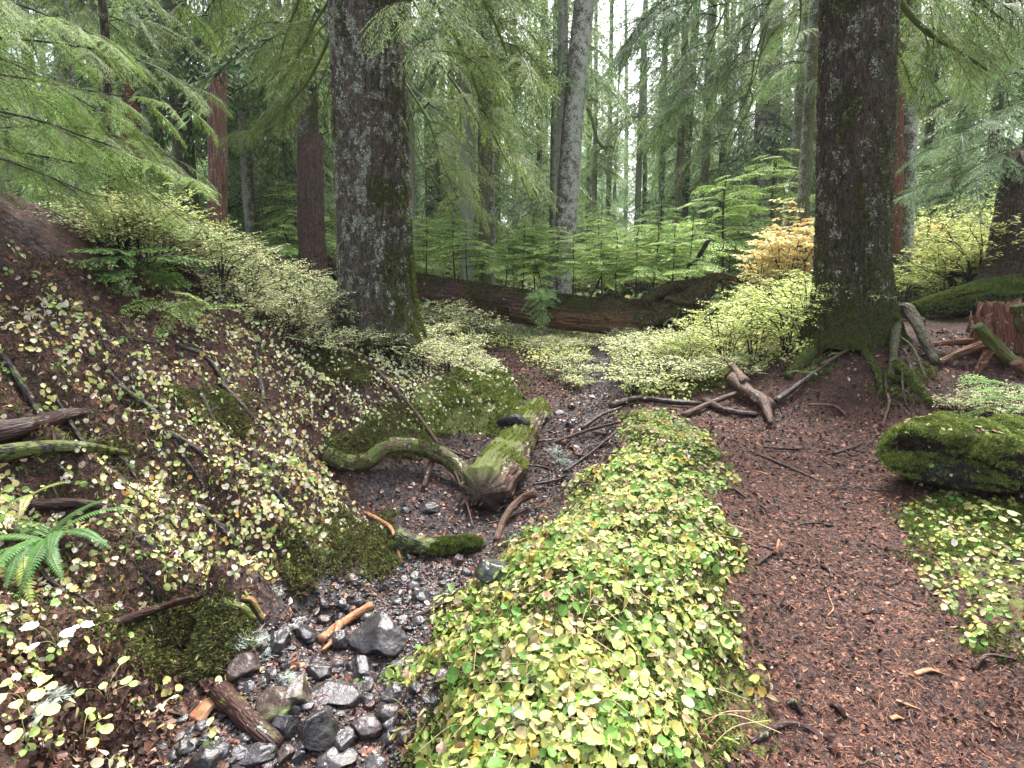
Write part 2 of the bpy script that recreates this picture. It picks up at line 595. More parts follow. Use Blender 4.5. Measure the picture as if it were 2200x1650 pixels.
def barkmat(name, dark, light, red=(0.16, 0.055, 0.03), lichen=(0.40, 0.42, 0.31), moss=(0.075, 0.095, 0.018), lsc=26.0, stretch=0.22, gsc=9.0, rough=0.75, bump=0.6, lichen_add=0.0, moss_add=0.0, bd=0.02, axial=True):
    """bark or dead wood; the mask attribute gives lichen (R), moss (G), rot (B)"""
    if name in _M:
        return _M[name]
    m, t, o = newmat(name)
    mk = nd(t, 'ShaderNodeAttribute', attribute_name='mask').outputs['Color']
    sp = nd(t, 'ShaderNodeSeparateColor', {'Color': mk})
    if axial:
        m['axial'] = 1
        v0 = nd(t, 'ShaderNodeAttribute', attribute_name='tc').outputs['Vector']
        vs = nd(t, 'ShaderNodeMapping', {'Vector': v0, 'Scale': (1, 1, stretch)}).outputs[0]
    else:
        v0 = coords(t)
        vs = coords(t, (1, 1, stretch))
    g1 = noise(t, vs, gsc * 2.2, 6, 0.65)
    g2 = noise(t, v0, gsc * 0.35, 3)
    vor = nd(t, 'ShaderNodeTexVoronoi', {'Vector': vs, 'Scale': gsc * 3.2}, feature='DISTANCE_TO_EDGE').outputs['Distance']
    base = mixc(t, ramp(t, g1, [(0.32, 0.0), (0.68, 1.0)]), dark, light)
    base = mixc(t, ramp(t, g2, [(0.4, 0.0), (0.65, 0.55)]), base, tuple(0.5 * (a + b) * k for a, b, k in zip(dark, light, (1.35, 1.0, 0.85))))
    base = mixc(t, ramp(t, vor, [(0.0, 0.75), (0.16, 0.0)]), base, tuple(0.45 * a for a in dark))
    base = mixc(t, mth(t, 'MULTIPLY', sp.outputs['Blue'], ramp(t, noise(t, vs, gsc * 1.1, 3), [(0.35, 0.2), (0.6, 1.0)])), base, red)
    # lichen
    ln = noise(t, v0, lsc, 5, 0.7)
    ln2 = noise(t, v0, lsc * 0.16, 3)
    la = mth(t, 'ADD', mth(t, 'ADD', ln, mth(t, 'MULTIPLY', mth(t, 'SUBTRACT', ln2, 0.5), 0.55)), mth(t, 'MULTIPLY', mth(t, 'ADD', sp.outputs['Red'], lichen_add), 0.34))
    lf = ramp(t, la, [(0.63, 0.0), (0.69, 1.0)])
    lc = mixc(t, noise(t, v0, lsc * 3, 3), tuple(0.55 * a for a in lichen), tuple(min(1, 1.3 * a) for a in lichen))
    base = mixc(t, lf, base, lc)
    # moss
    mn = noise(t, v0, lsc * 0.55, 5, 0.7)
    ma = mth(t, 'ADD', mn, mth(t, 'MULTIPLY', mth(t, 'ADD', sp.outputs['Green'], moss_add), 0.38))
    mf = ramp(t, ma, [(0.62, 0.0), (0.72, 1.0)])
    mc = mixc(t, noise(t, v0, lsc * 4, 3), tuple(0.5 * a for a in moss), tuple(1.7 * a for a in moss))
    base = mixc(t, mf, base, mc)
    p = nd(t, 'ShaderNodeBsdfPrincipled', {'Base Color': base, 'Roughness': rough, 'Specular IOR Level': 0.22})
    hgt = mth(t, 'ADD', mth(t, 'ADD', g1, mth(t, 'MULTIPLY', ramp(t, vor, [(0, 0), (0.25, 1)]), 0.6)), mth(t, 'MULTIPLY', mth(t, 'ADD', lf, mf), 0.35))
    b = nd(t, 'ShaderNodeBump', {'Height': hgt, 'Strength': bump, 'Distance': bd})
    t.links.new(b.outputs[0], p.inputs['Normal'])
    t.links.new(p.outputs[0], o.inputs['Surface'])
    _M[name] = m
    return m


def groundmat():
    """forest floor: soil, needles, bark crumbs, moss and wet grit; the Col attribute says how much of each"""
    if 'ground' in _M:
        return _M['ground']
    m, t, o = newmat('forest_floor')
    a = nd(t, 'ShaderNodeAttribute', attribute_name='Col').outputs['Color']
    sp = nd(t, 'ShaderNodeSeparateColor', {'Color': a})
    path, moss, grit = sp.outputs['Red'], sp.outputs['Green'], sp.outputs['Blue']
    v = coords(t)
    crumb = nd(t, 'ShaderNodeTexVoronoi', {'Vector': v, 'Scale': 95.0, 'Randomness': 1.0})
    crumb2 = nd(t, 'ShaderNodeTexVoronoi', {'Vector': v, 'Scale': 38.0, 'Randomness': 1.0})
    rnd = nd(t, 'ShaderNodeSeparateColor', {'Color': crumb.outputs['Color']}).outputs['Red']
    rnd2 = nd(t, 'ShaderNodeSeparateColor', {'Color': crumb2.outputs['Color']}).outputs['Green']
    soil = ramp(t, rnd, [(0.0, (0.009, 0.006, 0.005)), (0.45, (0.024, 0.013, 0.010)), (0.75, (0.055, 0.026, 0.018)), (0.93, (0.11, 0.048, 0.030)), (1.0, (0.20, 0.12, 0.08))])
    soil = mixc(t, ramp(t, rnd2, [(0.6, 0.0), (0.95, 0.65)]), soil, (0.10, 0.048, 0.032))
    soil = mixc(t, ramp(t, noise(t, v, 5.5, 5, 0.7), [(0.46, 0.0), (0.58, 0.85)]), soil, (0.012, 0.008, 0.007))
    soil = mixc(t, ramp(t, noise(t, v, 14, 4, 0.7), [(0.54, 0.0), (0.66, 0.6)]), soil, (0.085, 0.042, 0.029))
    soil = mixc(t, ramp(t, noise(t, v, 1.3, 3), [(0.45, 0.0), (0.62, 0.4)]), soil, (0.060, 0.030, 0.021))
    # needles in three directions
    need = None
    for k, r in enumerate((0.3, 1.35, 2.4)):
        n = noise(t, coords(t, (26, 330, 1), (0, 0, r)), 1.0, 1)
        n = ramp(t, n, [(0.66, 0.0), (0.69, 1.0)])
        need = n if need is None else mth(t, 'MAXIMUM', need, n)
    nf = mth(t, 'MULTIPLY', need, mth(t, 'ADD', mth(t, 'MULTIPLY', path, 0.55), 0.35))
    soil = mixc(t, nf, soil, (0.19, 0.085, 0.048))
    gr = ramp(t, rnd2, [(0.0, (0.016, 0.015, 0.015)), (0.5, (0.045, 0.042, 0.042)), (0.85, (0.085, 0.075, 0.07)), (1.0, (0.12, 0.07, 0.05))])
    soil = mixc(t, mth(t, 'MULTIPLY', grit, 0.75), soil, gr)
    mm = mth(t, 'ADD', mth(t, 'MULTIPLY', moss, 0.65), mth(t, 'MULTIPLY', mth(t, 'SUBTRACT', noise(t, v, 7, 5, 0.7), 0.5), 1.3))
    mf = ramp(t, mm, [(0.28, 0.0), (0.42, 1.0)])
    mcol = mixc(t, noise(t, v, 120, 3), (0.030, 0.042, 0.008), (0.15, 0.18, 0.035))
    soil = mixc(t, mf, soil, mcol)
    rg = ramp(t, noise(t, v, 30, 2), [(0.35, 0.45), (0.65, 0.85)])
    p = nd(t, 'ShaderNodeBsdfPrincipled', {'Base Color': soil, 'Roughness': rg, 'Specular IOR Level': 0.18})
    hgt = mth(t, 'ADD', mth(t, 'ADD', mth(t, 'MULTIPLY', rnd, 0.5), mth(t, 'MULTIPLY', need, 0.5)), mth(t, 'MULTIPLY', rnd2, 0.8))
    b = nd(t, 'ShaderNodeBump', {'Height': mth(t, 'ADD', hgt, mth(t, 'MULTIPLY', noise(t, v, 25, 5), 2.0)), 'Strength': 1.0, 'Distance': 0.022})
    t.links.new(b.outputs[0], p.inputs['Normal'])
    t.links.new(p.outputs[0], o.inputs['Surface'])
    _M['ground'] = m
    return m


def stonemat():
    if 'stone' in _M:
        return _M['stone']
    m, t, o = newmat('wet_stone')
    c = nd(t, 'ShaderNodeAttribute', attribute_name='Col').outputs['Color']
    oi = t.nodes.new('ShaderNodeObjectInfo')
    tint = ramp(t, oi.outputs['Random'], [(0.0, (0.75, 0.78, 0.80)), (0.35, (1.0, 1.0, 1.0)), (0.6, (0.7, 0.72, 0.78)), (0.8, (1.5, 1.1, 0.95)), (0.9, (2.0, 1.15, 0.9)), (1.0, (1.2, 1.2, 1.15))], 'CONSTANT')
    v = coords(t)
    c = mixc(t, 1.0, c, tint, 'MULTIPLY')
    c = mixc(t, 1.0, c, ramp(t, noise(t, v, 12, 6, 0.7), [(0.3, 0.55), (0.7, 1.5)]), 'MULTIPLY')
    c = mixc(t, ramp(t, noise(t, v, 160, 2), [(0.62, 0.0), (0.72, 0.5)]), c, (0.16, 0.15, 0.14))
    mk = nd(t, 'ShaderNodeAttribute', attribute_name='mask').outputs['Color']
    sp = nd(t, 'ShaderNodeSeparateColor', {'Color': mk})
    mf = ramp(t, mth(t, 'ADD', noise(t, v, 18, 5, 0.7), mth(t, 'MULTIPLY', sp.outputs['Green'], 0.35)), [(0.62, 0.0), (0.74, 1.0)])
    c = mixc(t, mf, c, (0.07, 0.10, 0.018))
    rg = ramp(t, noise(t, v, 9, 4), [(0.38, 0.14), (0.6, 0.5)])
    p = nd(t, 'ShaderNodeBsdfPrincipled', {'Base Color': c, 'Roughness': rg, 'Specular IOR Level': 0.6})
    b = nd(t, 'ShaderNodeBump', {'Height': noise(t, v, 30, 6, 0.6), 'Strength': 0.8, 'Distance': 0.014})
    t.links.new(b.outputs[0], p.inputs['Normal'])
    t.links.new(p.outputs[0], o.inputs['Surface'])
    _M['stone'] = m
    return m


def leaf():
    return leafmat('broad_leaf', 0.32, 0.5, 0.25)


def needle():
    return leafmat('needle_foliage', 0.28, 0.55, 0.25)


def mossm():
    return leafmat('moss', 0.2, 0.8, 0.15)


def litterm():
    return leafmat('litter', 0.04, 0.65, 0.2)


def bark_a():
    return barkmat('lichened_bark', (0.028, 0.022, 0.018), (0.180, 0.148, 0.118), lsc=95, gsc=10, lichen=(0.40, 0.42, 0.31), bd=0.035, bump=0.9)


def bark_b():
    return barkmat('dark_bark', (0.018, 0.014, 0.011), (0.135, 0.102, 0.074), lsc=80, gsc=11, lichen=(0.24, 0.25, 0.17), bd=0.035, bump=0.9, lichen_add=-0.1)


def bark_far():
    return barkmat('speckled_bark', (0.026, 0.020, 0.017), (0.135, 0.108, 0.088), lsc=42, gsc=9, lichen=(0.34, 0.35, 0.28), lichen_add=-0.12, moss_add=0.1)


def deadwood():
    return barkmat('weathered_wood', (0.022, 0.013, 0.010), (0.12, 0.072, 0.050), gsc=16, stretch=0.12, lsc=30, bump=0.7, rough=0.6, bd=0.01)


def redwood():
    return barkmat('rotten_red_wood', (0.034, 0.015, 0.009), (0.25, 0.12, 0.062), gsc=14, stretch=0.07, lsc=22, bump=1.0, rough=0.7, bd=0.02)


def snagwood():
    return barkmat('snag_wood', (0.045, 0.022, 0.016), (0.30, 0.185, 0.135), red=(0.20, 0.055, 0.030), gsc=11, stretch=0.06, lsc=22, bump=1.0, rough=0.7, bd=0.03)


def wetwood():
    return barkmat('wet_dark_wood', (0.006, 0.0045, 0.005), (0.032, 0.020, 0.021), gsc=20, stretch=0.15, lsc=40, bump=0.6, rough=0.42, bd=0.010)


def palestick():
    return barkmat('peeled_stick', (0.16, 0.075, 0.035), (0.42, 0.23, 0.12), gsc=25, stretch=0.15, lsc=60, bump=0.4, rough=0.5, bd=0.005)


# ------------------------------------------------------------------ templates
def tpl_leaf(kind='round'):
    """small leaf lying in the xy plane, stalk end at the origin, about 1 long; triangles fan from the midrib"""
    if kind == 'round':
        out = [(0, 0), (0.10, 0.10), (0.30, 0.36), (0.60, 0.45), (0.88, 0.30), (0.97, 0.10), (0.90, 0)]
    elif kind == 'oval':
        out = [(0, 0), (0.25, 0.20), (0.55, 0.26), (0.82, 0.15), (1.0, 0)]
    elif kind == 'lobed':
        out = [(0, 0), (0.02, 0.16), (0.28, 0.44), (0.50, 0.36), (0.70, 0.42), (0.80, 0.16), (1.0, 0.0)]
    else:  # maple
        out = [(0, 0), (-0.05, 0.22), (0.15, 0.55), (0.36, 0.34), (0.62, 0.60), (0.66, 0.26), (0.86, 0.22), (1.0, 0)]
    out = np.array(out, float)
    n = len(out)
    V = [(x, 0, -0.06 * sin(pi * min(max(x, 0), 1))) for x in np.linspace(0, out[-1][0], n)]
    rib = np.array(V)
    up = np.array([(x, y, 0.16 * y - 0.10 * x * x) for x, y in out[1:-1]])
    dn = up * [1, -1, 1]
    rib[:, 2] -= 0.10 * rib[:, 0] ** 2
    V = np.vstack([rib, up, dn])
    F = []
    m = n - 2
    for s, base in ((1, n), (-1, n + m)):
        q = [0] + [base + i for i in range(m)] + [n - 1]
        for i in range(n - 1):
            a, b, c, d = i, i + 1, q[i + 1], q[i]
            for tri in ((a, b, c), (a, c, d)):
                if len(set(tri)) == 3:
                    F.append(tri if s > 0 else tri[::-1])
    sh = np.r_[np.full(n, 1.06), np.full(m, 0.97), np.full(m, 0.93)]
    return V, np.array(F), sh


def tpl_simple():
    """four-triangle folded leaf for foliage seen from farther off"""
    V = np.array([(0, 0, 0), (0.5, 0.27, 0.05), (1, 0, -0.08), (0.5, -0.27, 0.05), (0.5, 0, -0.03)])
    F = np.array([(0, 4, 1), (4, 2, 1), (0, 3, 4), (4, 3, 2)])
    return V, F, np.array([1, 0.95, 1.05, 0.95, 1.0])


def merge_tpl(parts):
    V, F, s, n = [], [], [], 0
    for v, f, h_ in parts:
        V.append(v)
        F.append(f + n)
        s.append(h_)
        n += len(v)
    return np.vstack(V), np.vstack(F), np.concatenate(s)


def xf(T, az=0, tilt=0, td=0, sc=1, off=(0, 0, 0)):
    V, F, s = T
    R = rots(np.array([az]), np.array([tilt]), np.array([td]))[0]
    return (V * sc) @ R.T + np.array(off), F, s


def tpl_stalk(p0, p1, wd=0.03, shade=0.6, bow=0.1):
    p0, p1 = np.array(p0, float), np.array(p1, float)
    mid = (p0 + p1) / 2 + np.array([bow, 0, 0])
    side = np.array([0, wd, 0])
    V = np.array([p0 - side, p0 + side, mid - side, mid + side, p1])
    F = np.array([(0, 1, 3), (0, 3, 2), (2, 3, 4)])
    return V, F, np.full(5, shade)


def tpl_trefoil(kind='round', hgt=1.6, rng=None):
    """three leaflets at the top of a thin stalk (leaflet length 1)"""
    top = np.array([0.25, 0, hgt])
    p = [tpl_stalk((0, 0, 0), top, 0.022, 0.75, 0.15)]
    L = tpl_leaf(kind)
    for k, a in enumerate((0, 2.1, -2.1)):
        t = 0.25 + 0.25 * rng.random()
        p.append(xf(L, a + rng.normal(0, 0.15), t, a + 0.0, 1.0 + rng.normal(0, 0.08), top + np.array([cos(a), sin(a), 0]) * 0.22))
        p.append(tpl_stalk(top, top + np.array([cos(a), sin(a), 0]) * 0.24, 0.015, 0.75, 0))
    return merge_tpl(p)


def tpl_tuft(rng, n=7, ln=1.0, wd=0.12, spread=0.8):
    """moss tuft of short blades"""
    V, F, s = [], [], []
    for k in range(n):
        a = rng.random() * 2 * pi
        sp = rng.random() * spread
        d = np.array([cos(a) * sp, sin(a) * sp, 1 - 0.5 * sp])
        b = np.array([rng.normal(0, 0.25), rng.normal(0, 0.25), 0])
        sd_ = np.array([-sin(a), cos(a), 0]) * wd
        l = ln * (0.6 + 0.6 * rng.random())
        i = len(V)
        V += [b - sd_, b + sd_, b + d * l * 0.6 + sd_ * 0.8, b + d * l + np.array([cos(a), sin(a), -0.6]) * 0.25 * l]
        F += [(i, i + 1, i + 2), (i, i + 2, i + 3)]
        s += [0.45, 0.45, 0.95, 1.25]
    return np.array(V), np.array(F), np.array(s)


def twigs_to_mesh(B, D, N, L, Wd, C, needles=0):
    """foliage twigs: B base, D direction, N leaf-plane normal, L length, Wd width, C colour"""
    side = np.cross(D, N)
    side /= np.linalg.norm(side, axis=1, keepdims=True) + 1e-9
    n = len(B)
    if not needles:
        V = np.stack([B, B + D * (L * 0.45)[:, None] + side * (Wd / 2)[:, None] - N * 0.1 * Wd[:, None], B + D * L[:, None] - np.array([0, 0, 1]) * (L * 0.12)[:, None],
                      B + D * (L * 0.45)[:, None] - side * (Wd / 2)[:, None] - N * 0.1 * Wd[:, None]], 1).reshape(-1, 3)
        F = (np.array([(0, 1, 2), (0, 2, 3)])[None] + (np.arange(n) * 4)[:, None, None]).reshape(-1, 3)
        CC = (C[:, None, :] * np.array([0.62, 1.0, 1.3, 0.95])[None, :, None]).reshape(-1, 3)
        return V, F, CC
    k = needles
    s = np.linspace(0.04, 1.0, k)
    prof = np.sin(pi * np.clip(s * 0.85 + 0.12, 0, 1)) * 0.75 + 0.25
    out = []
    cc = []
    drp = np.array([0, 0, -1.0])
    for sg in (-1, 1):
        p = B[:, None] + D[:, None] * (L[:, None] * s[None])[..., None] + drp * (L[:, None] * 0.12 * s[None] ** 2)[..., None]
        dr = side[:, None] * sg * 0.85 + D[:, None] * 0.55
        tip = p + dr * (Wd[:, None] * 0.6 * prof[None])[..., None] - N[:, None] * (Wd * 0.1)[:, None, None]
        wv = D[:, None] * (L[:, None] * 0.42 / k)[..., None]
        tri = np.stack([p - wv, p + wv, tip], 2)
        out.append(tri.reshape(-1, 3))
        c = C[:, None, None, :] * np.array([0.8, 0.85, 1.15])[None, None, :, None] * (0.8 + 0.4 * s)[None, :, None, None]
        cc.append(c.reshape(-1, 3))
    V = np.vstack(out)
    return V, np.arange(len(V)).reshape(-1, 3), np.vstack(cc)


def bough(L, rng, sp2=0.10, spt=0.045, twl=0.12, wd=0.02, rise=0.15, droop=0.45, needles=0, col=(0.075, 0.125, 0.045), fan=0.5, hang=0.3, start=0.12):
    """conifer branch along +x from the origin: curved stem, side shoots, feathery twigs. returns vertices, triangles, colours"""
    n1 = max(3, int(L * (1 - start) / sp2))
    s = start + (1 - start) * (np.arange(n1) + rng.random(n1) * 0.6) / n1

    def axis(s_):
        return np.stack([L * s_ * (1 - 0.12 * droop * s_), 0.06 * L * np.sin(s_ * 4 + ph), L * (rise * s_ - droop * s_ ** 2)], -1)
    ph = rng.random() * 6
    B, D, N, LL, WW, CC = [], [], [], [], [], []
    V, F, C = [], [], []
    nv = 0
    wood = np.array([0.045, 0.036, 0.024])

    def ribbon(P, w0):
        nonlocal nv
        m = len(P)
        T = np.gradient(P, axis=0)
        T /= np.linalg.norm(T, axis=1, keepdims=True) + 1e-9
        sd_ = np.cross(T, [0, 0, 1.0])
        sd_ /= np.linalg.norm(sd_, axis=1, keepdims=True) + 1e-9
        up_ = np.cross(sd_, T)
        ww = np.linspace(w0, w0 * 0.25, m)[:, None]
        a = np.linspace(0, 2 * pi, 3, endpoint=False)
        X = np.stack([P + (sd_ * cos(q) + up_ * sin(q)) * ww for q in a], 1).reshape(-1, 3)
        i = (np.arange(m - 1) * 3)[:, None]
        j = np.arange(3)[None]
        j2 = (j + 1) % 3
        q1 = np.stack([i + j, i + j2, i + 3 + j2], 2).reshape(-1, 3)
        q2 = np.stack([i + j, i + 3 + j2, i + 3 + j], 2).reshape(-1, 3)
        V.append(X)
        F.append(np.vstack([q1, q2]) + nv)
        C.append(np.tile(wood, (len(X), 1)))
        nv += len(X)
    ribbon(axis(np.linspace(0, 1, 12)), 0.007 * L + 0.002)
    col = np.array(col)
    for i, si in enumerate(s):
        for sg in (-1, 1):
            l2 = L * fan * (1 - si) ** 0.75 * (0.75 + 0.5 * rng.random()) + twl * 0.9
            if si < start + 0.12:
                l2 *= 0.6
            a = sg * radians(58 - 22 * si + rng.normal(0, 7))
            p0 = axis(np.array(si))
            d = np.array([cos(a), sin(a), -hang * rng.random() - 0.1 - 0.4 * droop * si])
            d /= np.linalg.norm(d)
            m = max(2, int(l2 / 0.15) + 2)
            q = np.linspace(0, 1, m)[:, None]
            PP = p0 + d * l2 * q + np.array([0.15, 0, -hang * 0.8]) * l2 * q ** 2
            ribbon(PP, 0.0022 * L + 0.0008)
            nt_ = max(2, int(l2 / spt))
            tq = (np.arange(nt_) + rng.random(nt_) * 0.5) / nt_
            tb = p0 + d * l2 * tq[:, None] + np.array([0.15, 0, -hang * 0.8]) * l2 * tq[:, None] ** 2
            dd = d + np.array([0.3, 0, -hang * 1.6]) * tq[:, None]
            for sg2 in (-1, 1):
                b_ = np.array([-d[1], d[0], 0])
                b_ /= np.linalg.norm(b_) + 1e-9
                t_ = dd * 0.75 + b_ * sg2 * 0.8 + rng.normal(0, 0.14, (nt_, 3))
                t_[:, 2] -= hang * 0.4
                t_ /= np.linalg.norm(t_, axis=1, keepdims=True)
                nn = np.array([0, 0, 1.0]) + rng.normal(0, 0.35, (nt_, 3))
                nn -= t_ * np.sum(nn * t_, 1, keepdims=True)
                nn /= np.linalg.norm(nn, axis=1, keepdims=True)
                ln = twl * (0.55 + 0.6 * rng.random(nt_)) * (1.15 - 0.65 * tq)
                B.append(tb)
                D.append(t_)
                N.append(nn)
                LL.append(ln)
                WW.append(wd * (0.8 + 0.4 * rng.random(nt_)))
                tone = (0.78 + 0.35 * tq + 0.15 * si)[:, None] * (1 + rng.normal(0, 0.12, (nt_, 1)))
                CC.append(col * tone)
            # end twig
    B, D, N = np.vstack(B), np.vstack(D), np.vstack(N)
    v, f, c = twigs_to_mesh(B, D, N, np.concatenate(LL), np.concatenate(WW), np.vstack(CC), needles)
    V.append(v)
    F.append(f + nv)
    C.append(c)
    return np.vstack(V), np.vstack(F), np.vstack(C)


def put(mb, T, pos, az, pitch=0.0, roll=0.0, sc=1.0, tone=1.0, tint=(1, 1, 1)):
    """place a bough: az heading, pitch up/down"""
    V, F, C = T
    cr, sr = cos(roll), sin(roll)
    cp, sp_ = cos(pitch), sin(pitch)
    ca, sa = cos(az), sin(az)
    Rx = np.array([[1, 0, 0], [0, cr, -sr], [0, sr, cr]])
    Ry = np.array([[cp, 0, -sp_], [0, 1, 0], [sp_, 0, cp]])
    Rz = np.array([[ca, -sa, 0], [sa, ca, 0], [0, 0, 1]])
    R = Rz @ Ry @ Rx
    mb.add((V * sc) @ R.T + np.asarray(pos), F=F, C=np.clip(C * tone * np.array(tint), 0, 1))


# trunks: a curved, flared, ridged column
def trunk(P, R, seg=48, rings=120, bark=0.05, flare=0.6, fh=0.5, lobes=5, seed=0, lich=(0, 0), mossb=0.0, red=0.0, freq=7.0, jag=0.0):
    """P world points base to top, R radii. lich = (strength, azimuth of the lichened side)"""
    rng = np.random.default_rng(seed)
    P = smoothpath(P, 10)
    s = np.r_[0, np.cumsum(np.linalg.norm(np.diff(P, axis=0), axis=1))]
    ss = s[-1] * (np.linspace(0, 1, rings) ** 1.25)
    C = np.stack([np.interp(ss, s, P[:, k]) for k in range(3)], 1)
    rr = np.interp(ss / s[-1], np.linspace(0, 1, len(R)), R)
    a = np.linspace(0, 2 * pi, seg, endpoint=False)
    A, Z = np.meshgrid(a, ss)
    lo = np.zeros_like(a)
    for k in range(lobes):
        c0 = 2 * pi * (k + 0.5 * rng.random()) / lobes
        lo += (0.55 + 0.8 * rng.random()) * np.exp(-((np.angle(np.exp(1j * (a - c0)))) / 0.34) ** 2)
    fl = 1 + flare * np.exp(-(Z / fh) ** 1.25) * (0.30 + lo[None]) + flare * 0.10 * np.exp(-Z / (fh * 2.5))
    r0 = rr[:, None] * fl
    q = np.stack([np.cos(A) * rr.max() * freq, np.sin(A) * rr.max() * freq, Z * freq * 0.22], -1).reshape(-1, 3)
    rid = 1 - np.abs(fbm(q * 2.0, 3, seed)).reshape(A.shape) * 2
    lump = fbm(q * 0.35, 3, seed + 7).reshape(A.shape)
    fine = fbm(q * np.array([6, 6, 9]), 2, seed + 13).reshape(A.shape)
    r = r0 * (1 + bark * (rid * 0.8 + fine * 0.45) + 0.06 * lump)
    X = C[:, None, 0] + np.cos(A) * r
    Y = C[:, None, 1] + np.sin(A) * r
    ZZ = np.repeat(C[:, 2][:, None], seg, 1)
    if jag > 0:  # splintered top
        top = ss[-1] - jag * (np.abs(fbm(np.stack([np.cos(a) * 4, np.sin(a) * 4, a * 0], 1), 3, seed + 3)) * 1.8 + 0.9 * (0.5 - 0.5 * np.cos(a - 0.3)))
        zt = C[0, 2] + top * (C[-1, 2] - C[0, 2]) / ss[-1]
        ZZ = np.minimum(ZZ, zt[None])
    V = np.stack([X, Y, ZZ], -1).reshape(-1, 3)
    n = rings
    i = np.arange(n - 1)[:, None] * seg
    j = np.arange(seg)[None]
    j2 = (j + 1) % seg
    Q = np.stack([i + j, i + j2, i + seg + j2, i + seg + j], 2).reshape(-1, 4)
    ls, laz = lich
    side = 0.5 + 0.5 * np.cos(A - laz)
    mR = np.clip(ls * (0.25 + 0.9 * side) + 0.12 * lump, 0, 1.4)
    mG = np.clip(mossb * (0.15 + 0.85 * (1 - side)) + mossb * np.exp(-Z / 0.7) * 0.9 + 0.2 * lump * mossb, 0, 1.4)
    mB = np.clip(red + 0 * A, 0, 1)
    M = np.stack([mR, mG, mB], -1).reshape(-1, 3)
    if jag > 0:
        V = np.vstack([V, C[-1] - np.array([0, 0, jag * 1.4])])
        M = np.vstack([M, [0, 0, 1]])
        j = np.arange(seg)
        F = np.stack([np.full(seg, n * seg), (n - 1) * seg + j, (n - 1) * seg + (j + 1) % seg], 1)
    else:
        F = None
    return V, F, Q, M


RNG = np.random.default_rng(7)
# ------------------------------------------------------------------ ground, path and stream bed
def axis_pts(a, b, c0, c1, d0, gr, gmax):
    pts = [c0]
    while pts[-1] < c1:
        pts.append(pts[-1] + d0(pts[-1]))
    st = pts[-1] - pts[-2]
    while pts[-1] < b:
        st = min(st * gr, gmax)
        pts.append(pts[-1] + st)
    lo = [c0]
    st = d0(c0)
    while lo[-1] > a:
        st = min(st * gr, gmax)
        lo.append(lo[-1] - st)
    return np.array(lo[::-1] + pts[1:])


gx = axis_pts(-260, 260, -3.2, 3.2, lambda v: 0.0145, 1.045, 12)
gy = axis_pts(-120, 260, 1.15, 20.0, lambda v: 0.008 + 0.0075 * (v - 1.15), 1.06, 12)
GX, GY = np.meshgrid(gx, gy)
gz = h(GX, GY)
GV = np.stack([GX.ravel(), GY.ravel(), gz], 1)


def soft(polys, x, y, r=0.09):
    s = np.zeros(len(x))
    rg = np.random.default_rng(3)
    wob = 0.16 * n2(x, y, 2.6, 3, 21)
    for k in range(9):
        a, q = rg.random() * 2 * pi, rg.random() * r
        xx, yy = x + cos(a) * q + wob, y + sin(a) * q + wob
        ins = np.zeros(len(x), bool)
        for p in polys:
            ins |= pip(xx, yy, p)
        s += ins
    return s / 9


near = (np.hypot(GV[:, 0], GV[:, 1]) < 26)
mp, mb_, mm_ = np.zeros(len(GV)), np.zeros(len(GV)), np.full(len(GV), 0.15)
xn, yn = GV[near, 0], GV[near, 1]
mp[near] = soft([PATH, FARPATH], xn, yn)
mb_[near] = soft([BED], xn, yn)
MOSS_PX = [([(880, 850), (960, 800), (1060, 800), (1130, 840), (1100, 920), (1000, 940), (900, 930)], 1.0),
           ([(790, 900), (860, 880), (920, 930), (900, 980), (820, 990), (700, 985), (720, 940)], 0.95),
           ([(640, 1150), (720, 1120), (850, 1130), (880, 1180), (800, 1240), (640, 1260)], 0.95),
           ([(270, 1300), (480, 1290), (540, 1340), (440, 1430), (300, 1440)], 0.8),
           ([(660, 730), (780, 760), (800, 830), (690, 810)], 0.7), ([(1450, 770), (1560, 750), (1580, 830), (1380, 850)], 0.75),
           ([(1960, 1080), (2200, 1060), (2200, 1420), (2040, 1300)], 0.7), ([(1690, 790), (1740, 750), (1790, 800), (1720, 830)], 0.9),
           ([(1880, 780), (2010, 780), (2000, 860), (1890, 870)], 0.3), ([(380, 850), (520, 840), (560, 960), (440, 930)], 0.35), ([(0, 940), (240, 930), (250, 1010), (0, 1010)], 0.5)]
MOSS_W = [(ground_poly(p), s) for p, s in MOSS_PX]
mo = np.full(len(xn), 0.12) + 0.12 * n2(xn, yn, 0.9, 2, 33)
mo = np.maximum(mo, soft([MOUND], xn, yn) * 0.62)
for p_, s_ in MOSS_W:
    mo = np.maximum(mo, soft([p_], xn, yn, 0.14) * s_)
mo = np.where(yn > 8, np.maximum(mo, 0.45), mo) * (1 - np.clip(mp[near] * 1.2, 0, 1)) * (1 - 0.9 * mb_[near])
mm_[near] = mo
mm_[~near] = 0.55
GC = np.stack([mp, mm_, mb_], 1)
nxg, nyg = len(gx), len(gy)
ii = (np.arange(nyg - 1) * nxg)[:, None] + np.arange(nxg - 1)[None]
GF = np.stack([ii, ii + 1, ii + nxg + 1, ii + nxg], 2).reshape(-1, 4)
fc = (GC[GF[:, 0]] + GC[GF[:, 2]]) / 2
cls = np.where(fc[:, 2] > 0.5, 2, np.where(fc[:, 0] > 0.5, 1, 0))
for k, nm in enumerate(('ground', 'path', 'stream_bed')):
    f = GF[cls == k]
    u, inv = np.unique(f.ravel(), return_inverse=True)
    o = mesh(nm, GV[u], None, groundmat, None, GC[u], True, F4=inv.reshape(-1, 4))
    tag(o, ('dark forest floor of soil, needles and moss sloping up to the left', 'trodden trail of reddish brown needles and bark crumbs', 'dry stream bed of wet dark grit between two banks')[k], ('forest floor', 'trail', 'stream bed')[k], kind='structure')


